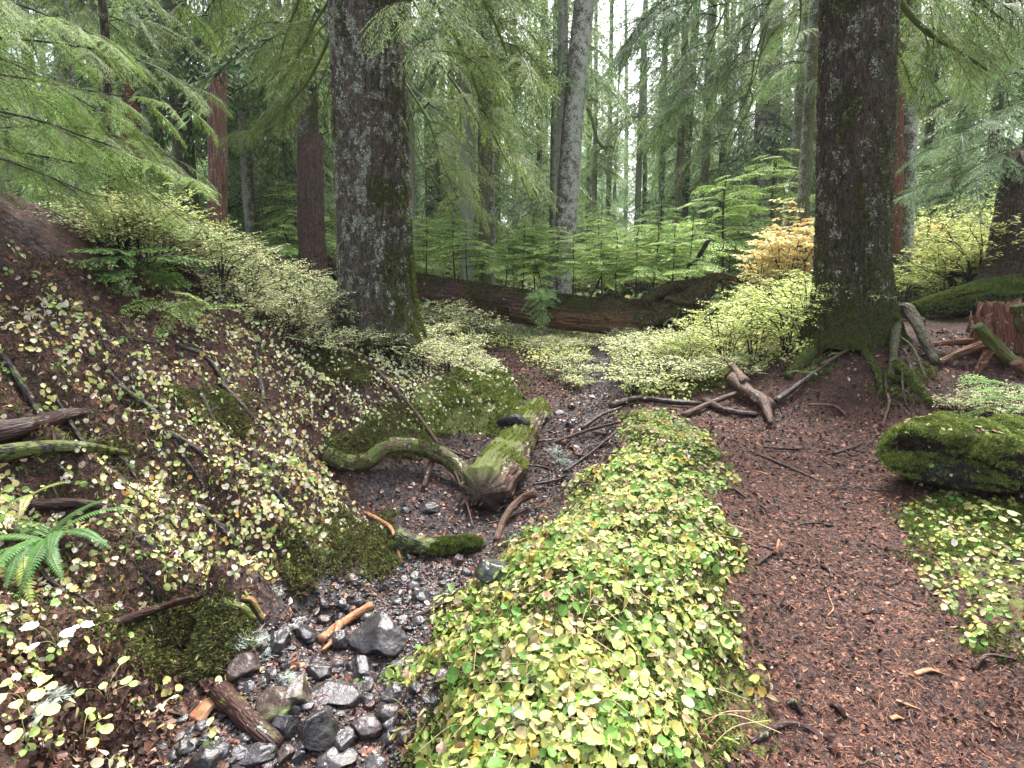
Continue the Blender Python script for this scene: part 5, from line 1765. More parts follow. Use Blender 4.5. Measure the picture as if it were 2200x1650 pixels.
moss_on(V, Q, 4200, rg, lambda c, N: np.clip(N[:, 2] + 0.2, 0, 1) * np.clip(c[:, 0] * 3 + 0.6 + 3 * fbm(c * 8, 2, 6), 0, 1), 0.013).build('moss', mossm, t, False)
for a in [
    ('fallen_branch', 'bright orange brown peeled stick leaning across the left bank foot', 'stick', [(788, 1112, 0.02), (822, 1140, 0.06), (845, 1172, 0.10), (862, 1216, 0.0)], 0.017, 0.013, palestick),
    ('fallen_branch', 'thick curved brown branch in front of the rotten log', 'branch', [(1150, 1090, 0.10), (1118, 1102, 0.10), (1085, 1130, 0.06), (1066, 1165, 0.0)], 0.035, 0.024, deadwood),
    ('fallen_branch', 'reddish brown broken stick pointing at the big grey boulder', 'stick', [(690, 1388, 0.02), (745, 1352, 0.04), (800, 1318, 0.05)], 0.026, 0.026, palestick),
    ('fallen_branch', 'wet purple black log piece among the cobbles at the bottom left', 'log', [(470, 1505, 0.04), (520, 1555, 0.03), (560, 1590, 0.02), (598, 1615, 0.0)], 0.046, 0.040, wetwood),
    ('fallen_branch', 'long straight brown stick slanting down the slope to the arched root', 'stick', [(775, 768, 0.03), (830, 830, 0.04), (890, 895, 0.05), (945, 968, 0.04)], 0.026, 0.020, deadwood),
    ('fallen_branch', 'thin dark stick standing out on the left bank', 'stick', [(470, 828, 0.02), (520, 880, 0.03), (572, 935, 0.01)], 0.020, 0.014, wetwood),
    ('fallen_branch', 'thin brown stick crossing behind the arched root', 'stick', [(925, 955, 0.02), (965, 975, 0.03), (1010, 992, 0.03)], 0.016, 0.012, deadwood),
    ('fallen_branch', 'thin upright stick leaning below the broken log end', 'stick', [(978, 1048, 0.14), (1000, 1100, 0.10), (1018, 1138, 0.0)], 0.011, 0.008, deadwood),
    ('fallen_branch', 'short pale wood splinter under the arched root', 'stick', [(935, 1012, 0.14), (922, 1030, 0.08), (910, 1052, 0.0)], 0.034, 0.022, deadwood),
    ('fallen_branch', 'mossy crooked brown branch at the bed beside the bright ground cover', 'branch', [(1105, 1178, 0.02), (1145, 1168, 0.03), (1185, 1162, 0.04)], 0.020, 0.016, palestick),
    ('fallen_branch', 'dark wet branch lying across the top of the stream bed', 'branch', [(1310, 880, 0.03), (1370, 868, 0.05), (1440, 872, 0.04), (1510, 874, 0.02)], 0.045, 0.03, wetwood),
    ('fallen_branch', 'thin dark branch slanting beside the tip of the green mound', 'branch', [(1250, 930, 0.04), (1290, 905, 0.06), (1335, 885, 0.05)], 0.025, 0.018, wetwood),
    ('fallen_branch', 'long pale brown pole right of the rotten log', 'stick', [(1180, 960, 0.02), (1260, 938, 0.05), (1330, 918, 0.05)], 0.022, 0.016, deadwood),
    ('fallen_branch', 'slender stick pointing up to the green mound tip', 'stick', [(1210, 1020, 0.02), (1265, 990, 0.05), (1325, 945, 0.08)], 0.016, 0.012, wetwood),
    ('fallen_log', 'stubby dark log with a broken fork lying at the trail edge', 'log', [(1572, 846, 0.16), (1610, 868, 0.10), (1655, 890, 0.05)], 0.085, 0.075, deadwood),
    ('fallen_branch', 'pale weathered branch propped under the stubby forked log', 'branch', [(1468, 898, 0.01), (1520, 880, 0.05), (1580, 862, 0.08)], 0.034, 0.028, deadwood),
    ('fallen_branch', 'blackish wet branch below the stubby forked log', 'branch', [(1512, 872, 0.04), (1560, 892, 0.04), (1625, 898, 0.02)], 0.045, 0.030, wetwood),
    ('fallen_branch', 'long blackish stick leaning up the root mound', 'stick', [(1664, 876, 0.04), (1720, 838, 0.05), (1780, 790, 0.05)], 0.036, 0.022, wetwood),
    ('fallen_branch', 'straight brown pole continuing up the root mound to the big roots', 'stick', [(1762, 800, 0.05), (1835, 758, 0.05), (1905, 722, 0.06)], 0.022, 0.016, deadwood),
    ('fallen_branch', 'thin white bare twig standing before the big dark trunk', 'twig', [(1760, 790, 0.0), (1762, 789, 0.25), (1758, 788, 0.55)], 0.007, 0.004, deadwood),
    ('fallen_branch', 'bark strip half sunk in the trail beside the long root', 'stick', [(1735, 870, -0.01), (1790, 880, 0.0), (1822, 897, -0.01)], 0.022, 0.014, deadwood),
    ('fallen_branch', 'long thin dark stick lying flat across the trail', 'stick', [(1620, 975, 0.0), (1700, 1010, 0.01), (1810, 1058, 0.0)], 0.014, 0.008, wetwood),
    ('fallen_branch', 'forked black stick on the upper trail', 'stick', [(1790, 978, 0.01), (1830, 968, 0.02), (1852, 956, 0.0)], 0.018, 0.010, wetwood),
    ('fallen_branch', 'thin level stick in the middle of the upper trail', 'stick', [(1640, 964, 0.0), (1690, 968, 0.01), (1740, 966, 0.0)], 0.014, 0.010, wetwood),
    ('fallen_branch', 'bent grey twig at the top of the trail', 'twig', [(1905, 860, 0.04), (1908, 885, 0.06), (1895, 920, 0.0)], 0.018, 0.012, deadwood),
    ('fallen_branch', 'short orange peeled twig standing on the trail beside a dark one', 'twig', [(1668, 1190, 0.0), (1670, 1186, 0.03), (1672, 1178, 0.05)], 0.010, 0.008, palestick),
    ('fallen_branch', 'short dark grey twig on the trail beside the green mound', 'twig', [(1625, 1217, 0.0), (1645, 1203, 0.01), (1664, 1190, 0.01)], 0.010, 0.008, wetwood),
    ('fallen_branch', 'pale orange wood chip low on the trail', 'chip', [(1965, 1450, 0.0), (1995, 1448, 0.01), (2018, 1447, 0.0)], 0.014, 0.009, palestick),
    ('fallen_branch', 'second small orange wood chip nearer the bottom of the trail', 'chip', [(1912, 1550, 0.0), (1926, 1548, 0.01), (1940, 1546, 0.0)], 0.012, 0.009, palestick),
    ('fallen_branch', 'slim tan splinter lying on the lower trail', 'chip', [(1925, 1508, 0.0), (1950, 1520, 0.01), (1978, 1533, 0.0)], 0.009, 0.004, palestick),
    ('exposed_root', 'dark curved root surfacing at the bottom of the trail', 'root', [(1610, 1592, -0.015), (1680, 1564, 0.0), (1740, 1575, -0.002), (1785, 1605, -0.02)], 0.017, 0.011, wetwood),
    ('exposed_root', 'small dark root stub beside the mound on the trail', 'root', [(1555, 1044, -0.01), (1585, 1060, 0.01), (1612, 1080, -0.01)], 0.018, 0.010, wetwood),
    ('fallen_branch', 'short thick dark wet twig in the lower trail', 'stick', [(1690, 1515, 0.0), (1705, 1525, 0.02), (1722, 1538, 0.0)], 0.014, 0.014, wetwood),
    ('fallen_branch', 'second short dark wet twig in the lower trail', 'stick', [(1785, 1520, 0.0), (1800, 1532, 0.02), (1815, 1545, 0.0)], 0.013, 0.012, wetwood),
    ('fallen_branch', 'dark bent twig in the middle of the trail', 'stick', [(1765, 1222, 0.0), (1780, 1235, 0.02), (1788, 1248, 0.0)], 0.012, 0.010, wetwood),
    ('sunken_log', 'black wet sunken log with a gap below it on the left bank', 'log', [(-60, 958, 0.0), (60, 930, 0.015), (150, 908, 0.01), (235, 876, -0.03)], 0.075, 0.022, wetwood),
    ('sunken_log', 'mossy black log right below the wet sunken one on the left bank', 'log', [(-60, 990, -0.01), (80, 978, 0.0), (180, 974, 0.0), (270, 966, -0.03)], 0.062, 0.018, wetwood),
    ('exposed_root', 'dark root along the little ledge above the fern', 'root', [(60, 1098, 0.0), (150, 1100, 0.02), (240, 1098, 0.0)], 0.035, 0.02, wetwood),
    ('exposed_root', 'brown root running along the ledge below the fern', 'root', [(240, 1348, 0.0), (340, 1325, 0.02), (440, 1290, 0.02), (520, 1240, 0.0)], 0.022, 0.018, wetwood),
    ('exposed_root', 'blackish root curving above the mossy ledge by the cobbles', 'root', [(480, 1318, 0.02), (520, 1322, 0.03), (548, 1340, 0.0)], 0.024, 0.018, wetwood),
    ('fallen_branch', 'lichen covered grey twig on the lowest left bank', 'twig', [(50, 1600, 0.0), (90, 1560, 0.03), (130, 1520, 0.03)], 0.012, 0.007, deadwood),
    ('fallen_branch', 'flat orange brown bark slab at the left edge of the cobbles', 'bark piece', [(420, 1560, 0.01), (445, 1540, 0.03), (475, 1518, 0.02)], 0.05, 0.03, palestick),
    ('fallen_branch', 'small reddish bark sliver beside the mossy ledge', 'bark piece', [(520, 1295, 0.01), (545, 1315, 0.02), (565, 1335, 0.0)], 0.016, 0.012, palestick),
    ('fallen_branch', 'thin dark rod running along the right bank edge at the bottom', 'stick', [(880, 1480, 0.02), (850, 1560, 0.03), (810, 1640, 0.0)], 0.008, 0.006, wetwood),
    ('fallen_branch', 'dark stick along the soil edge right of the big boulder', 'stick', [(880, 1340, 0.02), (930, 1320, 0.03), (985, 1285, 0.02)], 0.012, 0.008, wetwood),
    ('fallen_branch', 'dark twig lying on the right bank corner at the frame edge', 'twig', [(2090, 1440, 0.0), (2120, 1425, 0.03), (2185, 1420, 0.0)], 0.010, 0.006, wetwood),
]:
    kw = dict(ridge=0.15 if a[4] > 0.04 else 0.0, seg=16 if a[4] > 0.03 else 8, mask=(-0.1, 0.12, 0.15), amp=0.3)
    if 'mossy' in a[1]:
        kw['mask'] = (0, 0.5, 0)
    if 'lichen' in a[1]:
        kw['mask'] = (1.2, 0, 0)
    if a[2] == 'chip' or 'slab' in a[1]:
        kw['oval'] = 0.45
    if 'forked black' in a[1]:
        kw['side'] = [[(1815, 972, 0.01), (1835, 982), (1870, 962)]]
    if 'broken fork' in a[1]:
        kw['side'] = [[(1640, 884, 0.04), (1650, 905), (1655, 925)], [(1600, 862, 0.12), (1575, 838, 0.2), (1560, 826, 0.26)]]
    if 'big grey boulder' in a[1]:
        kw['side'] = [[(730, 1362, 0.04), (715, 1390), (692, 1412)]]
    stick(*a[:4], a[4], a[5], a[6], **kw)
# many small twigs on the trail, bed and bank
rs = np.random.default_rng(101)
for nm, pix, n, lab, grp, y0, y1 in (('twig', [(1560, 900), (1900, 880), (1960, 960), (2000, 1250), (2190, 1500), (2190, 1640), (1700, 1640), (1600, 1300), (1550, 1050)], 44, 'small dark twig lying flat on the trail', 'twigs on the trail', 1.6, 6.5),
                                     ('twig', [(1150, 900), (1330, 880), (1340, 980), (1220, 1060), (1180, 1150), (1020, 1130), (1130, 1000)], 64, 'brown twig in the tangle right of the rotten log', 'twigs beside the rotten log', 3.8, 7.5),
                                     ('twig', [(0, 700), (400, 700), (700, 850), (740, 1000), (600, 1200), (350, 1300), (0, 1500)], 34, 'thin twig lying on the leafy left bank', 'twigs on the left bank', 1.7, 6),
                                     ('twig', [(450, 1400), (900, 1250), (1000, 1150), (800, 1640), (400, 1640)], 14, 'thin dark twig among the cobbles', 'twigs among the cobbles', 1.7, 4.5)):
    Pn = region(pix, n, y0, y1, rs)
    for p in Pn:
        a = rs.random() * 3.14
        L = 0.05 + 0.16 * rs.random() ** 1.5
        dd = np.array([cos(a), sin(a) * 1.0])
        pts = []
        for s_ in (-1, -0.3, 0.4, 1):
            x, y = p[0] + dd[0] * L * s_ + rs.normal(0, 0.012), p[1] + dd[1] * L * s_ + rs.normal(0, 0.012)
            pts.append((x, y, h1(x, y) + 0.008 + (0.03 * rs.random() if 'tangle' in lab else 0)))
        r0 = 0.003 + 0.006 * rs.random()
        V, F, Q = tube(smoothpath(pts, 4), np.linspace(r0, r0 * 0.5, 13), 6, 0.3, 3, 1)
        o = mesh(nm, V - p, F, [wetwood, wetwood, deadwood, palestick][int(rs.choice(4, p=[.45, .25, .22, .08]))], None, None, True, None, tuple(p), F4=Q)
        tag(o, lab, 'twig', grp)

# roots on the bank, broken sticks in the tangle
rk = np.random.default_rng(909)
for k, p in enumerate(region([(20, 720), (380, 740), (640, 880), (700, 1020), (560, 1180), (330, 1260), (200, 1330), (40, 1040)], 15, 2.4, 5.5, rk)):
    a = rk.normal(-0.25, 0.35)
    L = 0.22 + 0.35 * rk.random()
    pts = []
    for s_ in (-1, -0.45, 0.1, 0.6, 1):
        x, y = p[0] + cos(a) * L * s_ + rk.normal(0, 0.02), p[1] + sin(a) * L * s_ + rk.normal(0, 0.035)
        pts.append((x, y, h1(x, y) + 0.004 - 0.02 * abs(s_) ** 3))
    V, F, Q = tube(smoothpath(pts, 8), np.interp(np.linspace(0, 1, 33), [0, 0.4, 1], [0.008, 0.017 + 0.012 * rk.random(), 0.006]), 10, 0.35, 3, k, ridge=0.1)
    tag(mesh('exposed_root', V - p, F, wetwood, None, None, True, np.tile([0, 0.25, 0], (len(V), 1)), tuple(p), F4=Q), 'dark root surfacing among the leaves of the left bank', 'root', 'roots of the left bank')
for k, p in enumerate(region([(1170, 930), (1320, 900), (1330, 980), (1230, 1050), (1180, 1130), (1080, 1150), (1150, 1020)], 16, 3.8, 7.0, rk)):
    a = rk.random() * 3.14
    L = 0.12 + 0.22 * rk.random()
    z0_ = h1(p[0], p[1]) + 0.02
    tl = rk.normal(0, 0.25)
    pts = [(p[0] + cos(a) * L * s_ + rk.normal(0, 0.015), p[1] + sin(a) * L * s_ + rk.normal(0, 0.015), max(z0_ + tl * L * s_ * 0.5, h1(p[0] + cos(a) * L * s_, p[1] + sin(a) * L * s_))) for s_ in (-1, -0.2, 0.5, 1)]
    r0 = 0.010 + 0.018 * rk.random()
    V, F, Q = tube(smoothpath(pts, 6), np.linspace(r0, r0 * 0.35, 19), 9, 0.35, 3, k, ridge=0.2)
    tag(mesh('broken_stick', V - p, F, [wetwood, deadwood, redwood][k % 3], None, None, True, np.tile([0, 0.1, 0.2], (len(V), 1)), tuple(p), F4=Q), 'broken stick jammed in the debris right of the rotten log', 'stick', 'sticks jammed right of the rotten log')

# roots of the big dark trunk
gB = np.array(TB.location)
for pts, r0, r1, ms in [([(1915, 712, 0.22), (1945, 722, 0.30), (1975, 752, 0.18), (2010, 790, 0.0)], 0.075, 0.05, 0.3), ([(1922, 708, 0.25), (1921, 745, 0.12), (1916, 790, 0.04), (1912, 830, 0.0)], 0.06, 0.03, 0.4), ([(1925, 800, 0.06), (1960, 835, 0.07), (2000, 870, 0.0)], 0.05, 0.03, 0.8),
                        ([(1890, 690, 0.05), (1935, 688, 0.06), (1985, 700, 0.02)], 0.08, 0.04, 0.4), ([(1780, 740, 0.05), (1735, 775, 0.04), (1690, 815, 0.0)], 0.13, 0.05, 0.95), ([(1850, 760, 0.02), (1880, 800, 0.02), (1895, 850, 0.0)], 0.04, 0.02, 0.6),
                        ([(1940, 770, 0.08), (1955, 800, 0.04), (1950, 850, 0.02)], 0.02, 0.012, 0.2), ([(1900, 820, 0.06), (1940, 832, 0.05), (1975, 850, 0.0)], 0.025, 0.015, 0.7), ([(1925, 740, 0.1), (1960, 770, 0.1), (1990, 820, 0.0)], 0.018, 0.01, 0.5), ([(1900, 830, 0.12), (1902, 860, 0.04), (1905, 880, 0.0)], 0.010, 0.007, 0.1), ([(1935, 830, 0.12), (1940, 860, 0.04), (1950, 885, 0.0)], 0.010, 0.007, 0.1)]:
    t_, V, Q, P = stick('root', '', '', pts, r0, r1, bark_b, 0.3, 16, 0.25, 0.1, (0.3, ms, 0), 8, parent=TB)
    if ms > 0.5:
        moss_on(V, Q, 350, rg, lambda c, N: np.clip(N[:, 2], 0, 1), 0.016).build('moss', mossm, TB, False)

# the rotten stump with spreading legs, and the mossy log behind it
g0 = gp(2125, 765)
st = thing('rotten_stump', 'broken red brown stump with leg like roots at the right edge', 'stump', tuple(g0))
YS = g0[1]
mb = MB()
for pts, R_, ms, dep in [([(2150, 770), (2150, 700), (2150, 640)], [0.30, 0.25, 0.20], 0.0, 0.15), ([(2115, 775), (2112, 730), (2115, 700), (2120, 680)], [0.13, 0.10, 0.07, 0.04], 0.0, 0.0), ([(2100, 700), (2130, 735), (2170, 775), (2230, 810)], [0.06, 0.075, 0.08, 0.09], 0.7, -0.25),
                         ([(2190, 655), (2200, 700), (2240, 740)], [0.08, 0.09, 0.10], 0.5, -0.05), ([(2110, 745), (2060, 760), (2005, 785)], [0.07, 0.045, 0.03], 0.1, -0.1), ([(2120, 735), (2055, 735), (1985, 742)], [0.06, 0.04, 0.03], 0.1, 0.1), ([(2125, 755), (2105, 790), (2085, 820), (2040, 832)], [0.05, 0.04, 0.03, 0.015], 0.0, -0.3),
                         ([(2180, 780), (2210, 810), (2260, 860)], [0.06, 0.07, 0.08], 0.1, -0.45)]:
    Pp = smoothpath([at(a, b, YS + dep) for a, b in pts], 10)
    V, F, Q = tube(Pp, R_, 26, 0.35, 2.5, int(R_[0] * 999), ridge=0.3)
    if pts[0][1] > 750 and pts[-1][1] < 690:
        Vt = V[:, 2] > Pp[-1, 2] - 0.3
        V[Vt, 2] -= np.abs(fbm(V[Vt] * [11, 11, 0.1], 2, 5)) * 0.35 * np.clip((V[Vt, 2] - Pp[-1, 2] + 0.3) / 0.3, 0, 1)
    mb.add(V - g0, F, Q, (0.1, 0.1, 0.1), np.stack([0 * V[:, 0], np.full(len(V), ms), np.full(len(V), 0.55 if ms < 0.3 else 0.2)], 1))
mb.build('stump_wood', redwood, st, True)
mb = MB()
for k in range(13):
    b = at(2085 + 120 * rs.random(), 715 - 45 * rs.random(), YS + 0.2 * rs.random())
    e = b + np.array([rs.normal(0, 0.06), 0, 0.03 + 0.13 * rs.random()])
    V, F, Q = tube(np.array([b - [0, 0, 0.1], b, e]), [0.035, 0.025, 0.004], 7, 0.3, 3, k, ridge=0.2)
    mb = MB()
    mb.add(V - g0, F, Q, (0.1, 0.1, 0.1), (0, 0, 0.8))
    mb.build('splinter', redwood, st, True)
ml = thing('mossy_log', 'dark log draped in green moss behind the rotten stump', 'log', tuple(gp(2100, 680)))
o0 = np.array(ml.location)
Yq = o0[1] + 0.1
Pp = smoothpath([at(1965, 668, Yq), at(2030, 655, Yq), at(2120, 640, Yq), at(2220, 632, Yq), at(2300, 625, Yq)], 14)
V, F, Q = tube(Pp, [0.10, 0.17, 0.25, 0.30, 0.32], 44, 0.25, 2.5, 4, ridge=0.15)
mesh('log_body', V - o0, F, 'x' and barkmat('black_log', (0.008, 0.006, 0.005), (0.04, 0.026, 0.018), gsc=12, bump=0.9, bd=0.03), ml, None, True, np.tile([0, 0.3, 0], (len(V), 1)), F4=Q)
moss_on(V - o0, Q, 16000, rg, lambda c, N: np.clip(N[:, 2] - 0.05, 0, 1) ** 0.6, 0.035, [(0.11, 0.15, 0.03), (0.17, 0.21, 0.045), (0.06, 0.09, 0.02)]).build('moss', mossm, ml, False)
bk = thing('uprooted_stump', 'near black upturned root plate behind the yellow leaves at the right edge', 'stump', tuple(gp(2130, 640)))
o0 = np.array(bk.location)
Yq = o0[1]
mb = MB()
for pts, R_ in [([(2060, 640), (2110, 590), (2150, 540), (2180, 500)], [0.12, 0.22, 0.25, 0.2]), ([(2070, 540), (2095, 525), (2125, 545), (2160, 560)], [0.05, 0.09, 0.13, 0.15]), ([(2110, 640), (2160, 600), (2220, 560)], [0.2, 0.3, 0.3]), ([(2020, 600), (2060, 590), (2110, 600)], [0.03, 0.08, 0.12])]:
    Pp = smoothpath([at(a, b, Yq) for a, b in pts], 9)
    V, F, Q = tube(Pp, R_, 24, 0.35, 2.5, int(R_[0] * 999), ridge=0.3)
    mb.add(V - o0, F, Q, (0.1, 0.1, 0.1), (0, 0.25, 0.1))
mb.build('root_plate', _M['black_root'], bk, True)

# ------------------------------------------------------------------ stones
def icosphere(sub):
    import bmesh
    b = bmesh.new()
    bmesh.ops.create_icosphere(b, subdivisions=sub, radius=1.0)
    V = np.array([v.co[:] for v in b.verts])
    F = np.array([[v.index for v in f.verts] for f in b.faces])
    b.free()
    return V, F


def rock(seed, sub=4, cuts=9, sq=(1, 0.8, 0.6), amp=0.06, cutd=(0.62, 0.9)):
    rng = np.random.default_rng(seed)
    V, F = icosphere(sub)
    for k in range(cuts):
        n = rng.normal(0, 1, 3)
        n /= np.linalg.norm(n)
        d = cutd[0] + (cutd[1] - cutd[0]) * rng.random()
        s_ = V @ n - d
        V = V - n * np.maximum(s_, 0)[:, None] * 0.93
    V = V * (1 + amp * fbm(V * 2.2, 4, seed)[:, None])
    return V * np.array(sq), F


stone_col = np.array([0.029, 0.026, 0.026])
HERO = [  # photo centre x, y, width px, height px, label, tint, shape seed, moss
    (816, 1362, 122, 88, 'biggest boulder of the bed, smooth wet and shiny with a ridge down its middle', (1.0, 1.0, 0.95), 3, 0), (1062, 1222, 92, 82, 'angular grey green boulder at the foot of the bright mound', (1.25, 1.30, 1.2), 8, 0.25),
    (515, 1434, 66, 54, 'glossy grey faceted stone left of the bed', (1.1, 1.1, 1.15), 5, 0), (597, 1378, 42, 66, 'upright squarish grey block at the left of the bed', (1.1, 1.1, 1.05), 12, 0), (581, 1514, 78, 72, 'long dark green tinged stone beside the purple log', (0.8, 0.9, 0.75), 6, 0.3),
    (634, 1478, 50, 76, 'moss flecked pointed stone in the bed', (0.9, 0.9, 0.85), 14, 0.2), (656, 1360, 52, 40, 'shiny rounded grey stone behind the squarish block', (1.2, 1.2, 1.25), 7, 0), (722, 1490, 105, 50, 'broad flat purplish grey slab in the middle of the bed', (1.5, 1.4, 1.4), 16, 0),
    (685, 1440, 48, 44, 'purple brown rounded cobble above the flat slab', (1.35, 1.15, 1.1), 4, 0), (776, 1435, 54, 56, 'black shiny cobble just below the biggest boulder', (0.8, 0.8, 0.9), 9, 0), (850, 1487, 66, 42, 'jet black double lobed cobble at the right of the bed', (0.6, 0.62, 0.68), 10, 0),
    (842, 1525, 62, 38, 'brown rounded cobble below the double lobed one', (1.5, 1.15, 0.95), 11, 0), (786, 1558, 62, 48, 'grooved black squarish stone low in the bed', (0.7, 0.7, 0.75), 13, 0), (690, 1560, 72, 92, 'tall triangular grey stone low in the bed', (1.0, 0.98, 0.92), 15, 0.1), (740, 1590, 44, 56, 'narrow pointed slate grey stone at the bottom of the bed', (1.0, 1.08, 1.15), 17, 0),
    (608, 1618, 42, 34, 'round orange brown pebble at the bottom of the bed', (2.4, 1.5, 1.1), 18, 0), (612, 1552, 44, 48, 'knobbly black wet stone right of the purple log', (0.6, 0.6, 0.65), 19, 0), (440, 1622, 64, 52, 'large dark wrinkled stone at the bottom left of the bed', (0.8, 0.8, 0.8), 20, 0.1), (735, 1370, 40, 56, 'dull grey stone leaning at the left of the biggest boulder', (1.1, 1.1, 1.05), 21, 0.1),
    (395, 1605, 34, 34, 'dark stone at the bottom left corner of the bed', (0.8, 0.8, 0.8), 22, 0.2), (545, 1615, 72, 34, 'low dark wet stone just below the purple log', (0.7, 0.7, 0.75), 23, 0), (710, 1635, 90, 36, 'flat purple grey rock cut off by the bottom of the picture', (1.4, 1.3, 1.3), 24, 0), (903, 1282, 44, 34, 'shiny dark cobble in the upper pebble bed', (0.95, 0.98, 1.05), 25, 0), (828, 1260, 26, 28, 'black pebble at the left of the upper pebble bed', (0.8, 0.8, 0.85), 26, 0),
    (984, 1200, 26, 34, 'upright grey pebble left of the angular boulder', (1.3, 1.3, 1.3), 27, 0), (1002, 1228, 24, 26, 'dark blue grey pebble touching the angular boulder', (1.0, 1.1, 1.3), 28, 0), (970, 1258, 38, 20, 'flat brown pebble below the dark blue grey one', (1.6, 1.15, 1.0), 29, 0), (868, 1096, 26, 20, 'black stone lying alone under the arched root', (0.8, 0.85, 0.95), 30, 0),
    (922, 1090, 52, 24, 'half buried brown flat stone under the arched root', (1.5, 1.3, 1.15), 31, 0), (1198, 885, 30, 16, 'pale grey flat stone behind the far end of the rotten log', (1.8, 1.8, 1.85), 32, 0), (640, 1625, 30, 30, 'small grey stone beside the orange brown pebble', (1.1, 1.1, 1.1), 33, 0), (700, 1500, 24, 22, 'small reddish stone on the edge of the flat slab', (2.0, 1.2, 1.0), 34, 0)]
for px, py, wp, hp_, lab, ti_, sd_, ms in HERO:
    foot = gp(px, py + hp_ * 0.34)
    dist = np.linalg.norm(foot - CAM)
    wr = wp / FPX * dist / 2
    hr = hp_ / FPX * dist / 2
    V, F = rock(sd_ * 7 + 1, 5, 12, (1, 1, 1), 0.13, (0.5, 0.9))
    V = V / (np.abs(V).max(0))
    V = V * np.array([wr, (wr + hr) * 0.5, hr * 0.88])
    if lab.startswith('biggest'):
        V[:, 2] += 0.20 * hr * np.exp(-(V[:, 0] / (0.25 * wr)) ** 2)
        V[:, 2] *= 1 - 0.35 * np.clip(np.abs(V[:, 0]) / wr, 0, 1) ** 2
    if 'triangular' in lab or 'pointed' in lab:
        V[:, 0] *= 1 - 0.35 * V[:, 2] / hr
    o = mesh('boulder' if wp > 60 else 'cobble', V, F, stonemat, None, stone_col * np.minimum(np.array(ti_), 1.0 + 0.5 * (np.array(ti_) - 1.0)), True, np.tile([0, ms, 0], (len(V), 1)), (foot[0], foot[1] + 0.15 * wr, foot[2] + hr * 0.26))
    tag(o, lab, 'boulder' if wp > 60 else 'stone')
RM = [rock(200 + k, 4, 9, (1, 0.7 + 0.15 * (k % 3), 0.55 + 0.1 * (k % 4)), 0.10, (0.58, 0.95)) for k in range(9)]
protos = []
for k, (V, F) in enumerate(RM):
    protos.append((V, F))
rs = np.random.default_rng(303)
meshes_ = []
Pn = region([(395, 1640), (450, 1480), (540, 1390), (640, 1320), (780, 1240), (900, 1215), (1060, 1180), (1030, 1240), (940, 1320), (900, 1420), (860, 1560), (800, 1649)], 295, 1.85, 3.9, rs, 1.5)
P2_ = region([(800, 1180), (860, 1060), (1000, 1060), (1160, 1080), (1180, 1140), (1040, 1180)], 36, 3.4, 5.5, rs)
P3_ = region([(1180, 960), (1270, 780), (1300, 740), (1320, 850), (1320, 960), (1240, 1020)], 40, 5.0, 11, rs)
for P_, lo, hi, lab, grp in ((Pn, 0.016, 0.046, 'wet grey pebble among many in the lower stream bed', 'pebbles of the lower stream bed'), (P2_, 0.012, 0.032, 'small dark pebble on the soil below the rotten log', 'pebbles below the rotten log'), (P3_, 0.025, 0.075, 'grey stone in the upper stream bed beyond the rotten log', 'stones of the upper stream bed')):
    for p in P_:
        k = int(rs.integers(9))
        s_ = lo + (hi - lo) * rs.random() ** 1.3
        if len(meshes_) <= k:
            k = len(meshes_)
            o = mesh('pebble', protos[k][0] * 0.04, protos[k][1], stonemat, None, stone_col * 1.15)
            meshes_.append(o)
        else:
            o = meshes_[k].copy()
            COL.objects.link(o)
        o.location = (p[0], p[1], p[2] + s_ * 0.2)
        o.rotation_euler = (rs.normal(0, 0.3), rs.normal(0, 0.3), rs.random() * 6.3)
        o.scale = (s_ * 25, s_ * 25, s_ * 25 * (0.8 + 0.4 * rs.random()))
        tag(o, lab, 'pebble', grp)
# grit too fine to count
gt = [(V, F, np.ones(len(V))) for V, F in (rock(400 + k, 1, 5, (1, 0.8, 0.6), 0.05) for k in range(4))]
m_ = MB()
Pg = np.vstack([region([(380, 1649), (450, 1480), (560, 1370), (660, 1290), (800, 1210), (1060, 1180), (1010, 1270), (950, 1320), (900, 1420), (880, 1560), (830, 1649)], 9500, 1.8, 4.2, rs, 0.8),
                region([(1150, 1000), (1270, 780), (1300, 740), (1320, 850), (1330, 980), (1180, 1150), (800, 1180), (860, 1060), (1050, 1100)], 3000, 3.4, 11, rs, 0.5)])
n = len(Pg)
kk = rs.integers(4, size=n)
cc = pick(rs, n, [(0.045, 0.038, 0.036), (0.075, 0.065, 0.060), (0.085, 0.040, 0.028), (0.020, 0.017, 0.016), (0.14, 0.12, 0.11)], [5, 3, 4, 5, 1], 0.2)
ss = (0.004 + 0.011 * rs.random(n) ** 2) * (0.7 + Pg[:, 1] * 0.12)
for q in range(4):
    s_ = kk == q
    scatter(m_, gt[q], Pg[s_] + [0, 0, 0.002], rots(rs.random(s_.sum()) * 6.3, rs.normal(0, 0.4, s_.sum()), rs.random(s_.sum()) * 6.3), ss[s_], cc[s_])
tag(m_.build('gravel', stonemat, None, False), 'fine wet grey and brown gravel between the cobbles', 'gravel', kind='stuff')

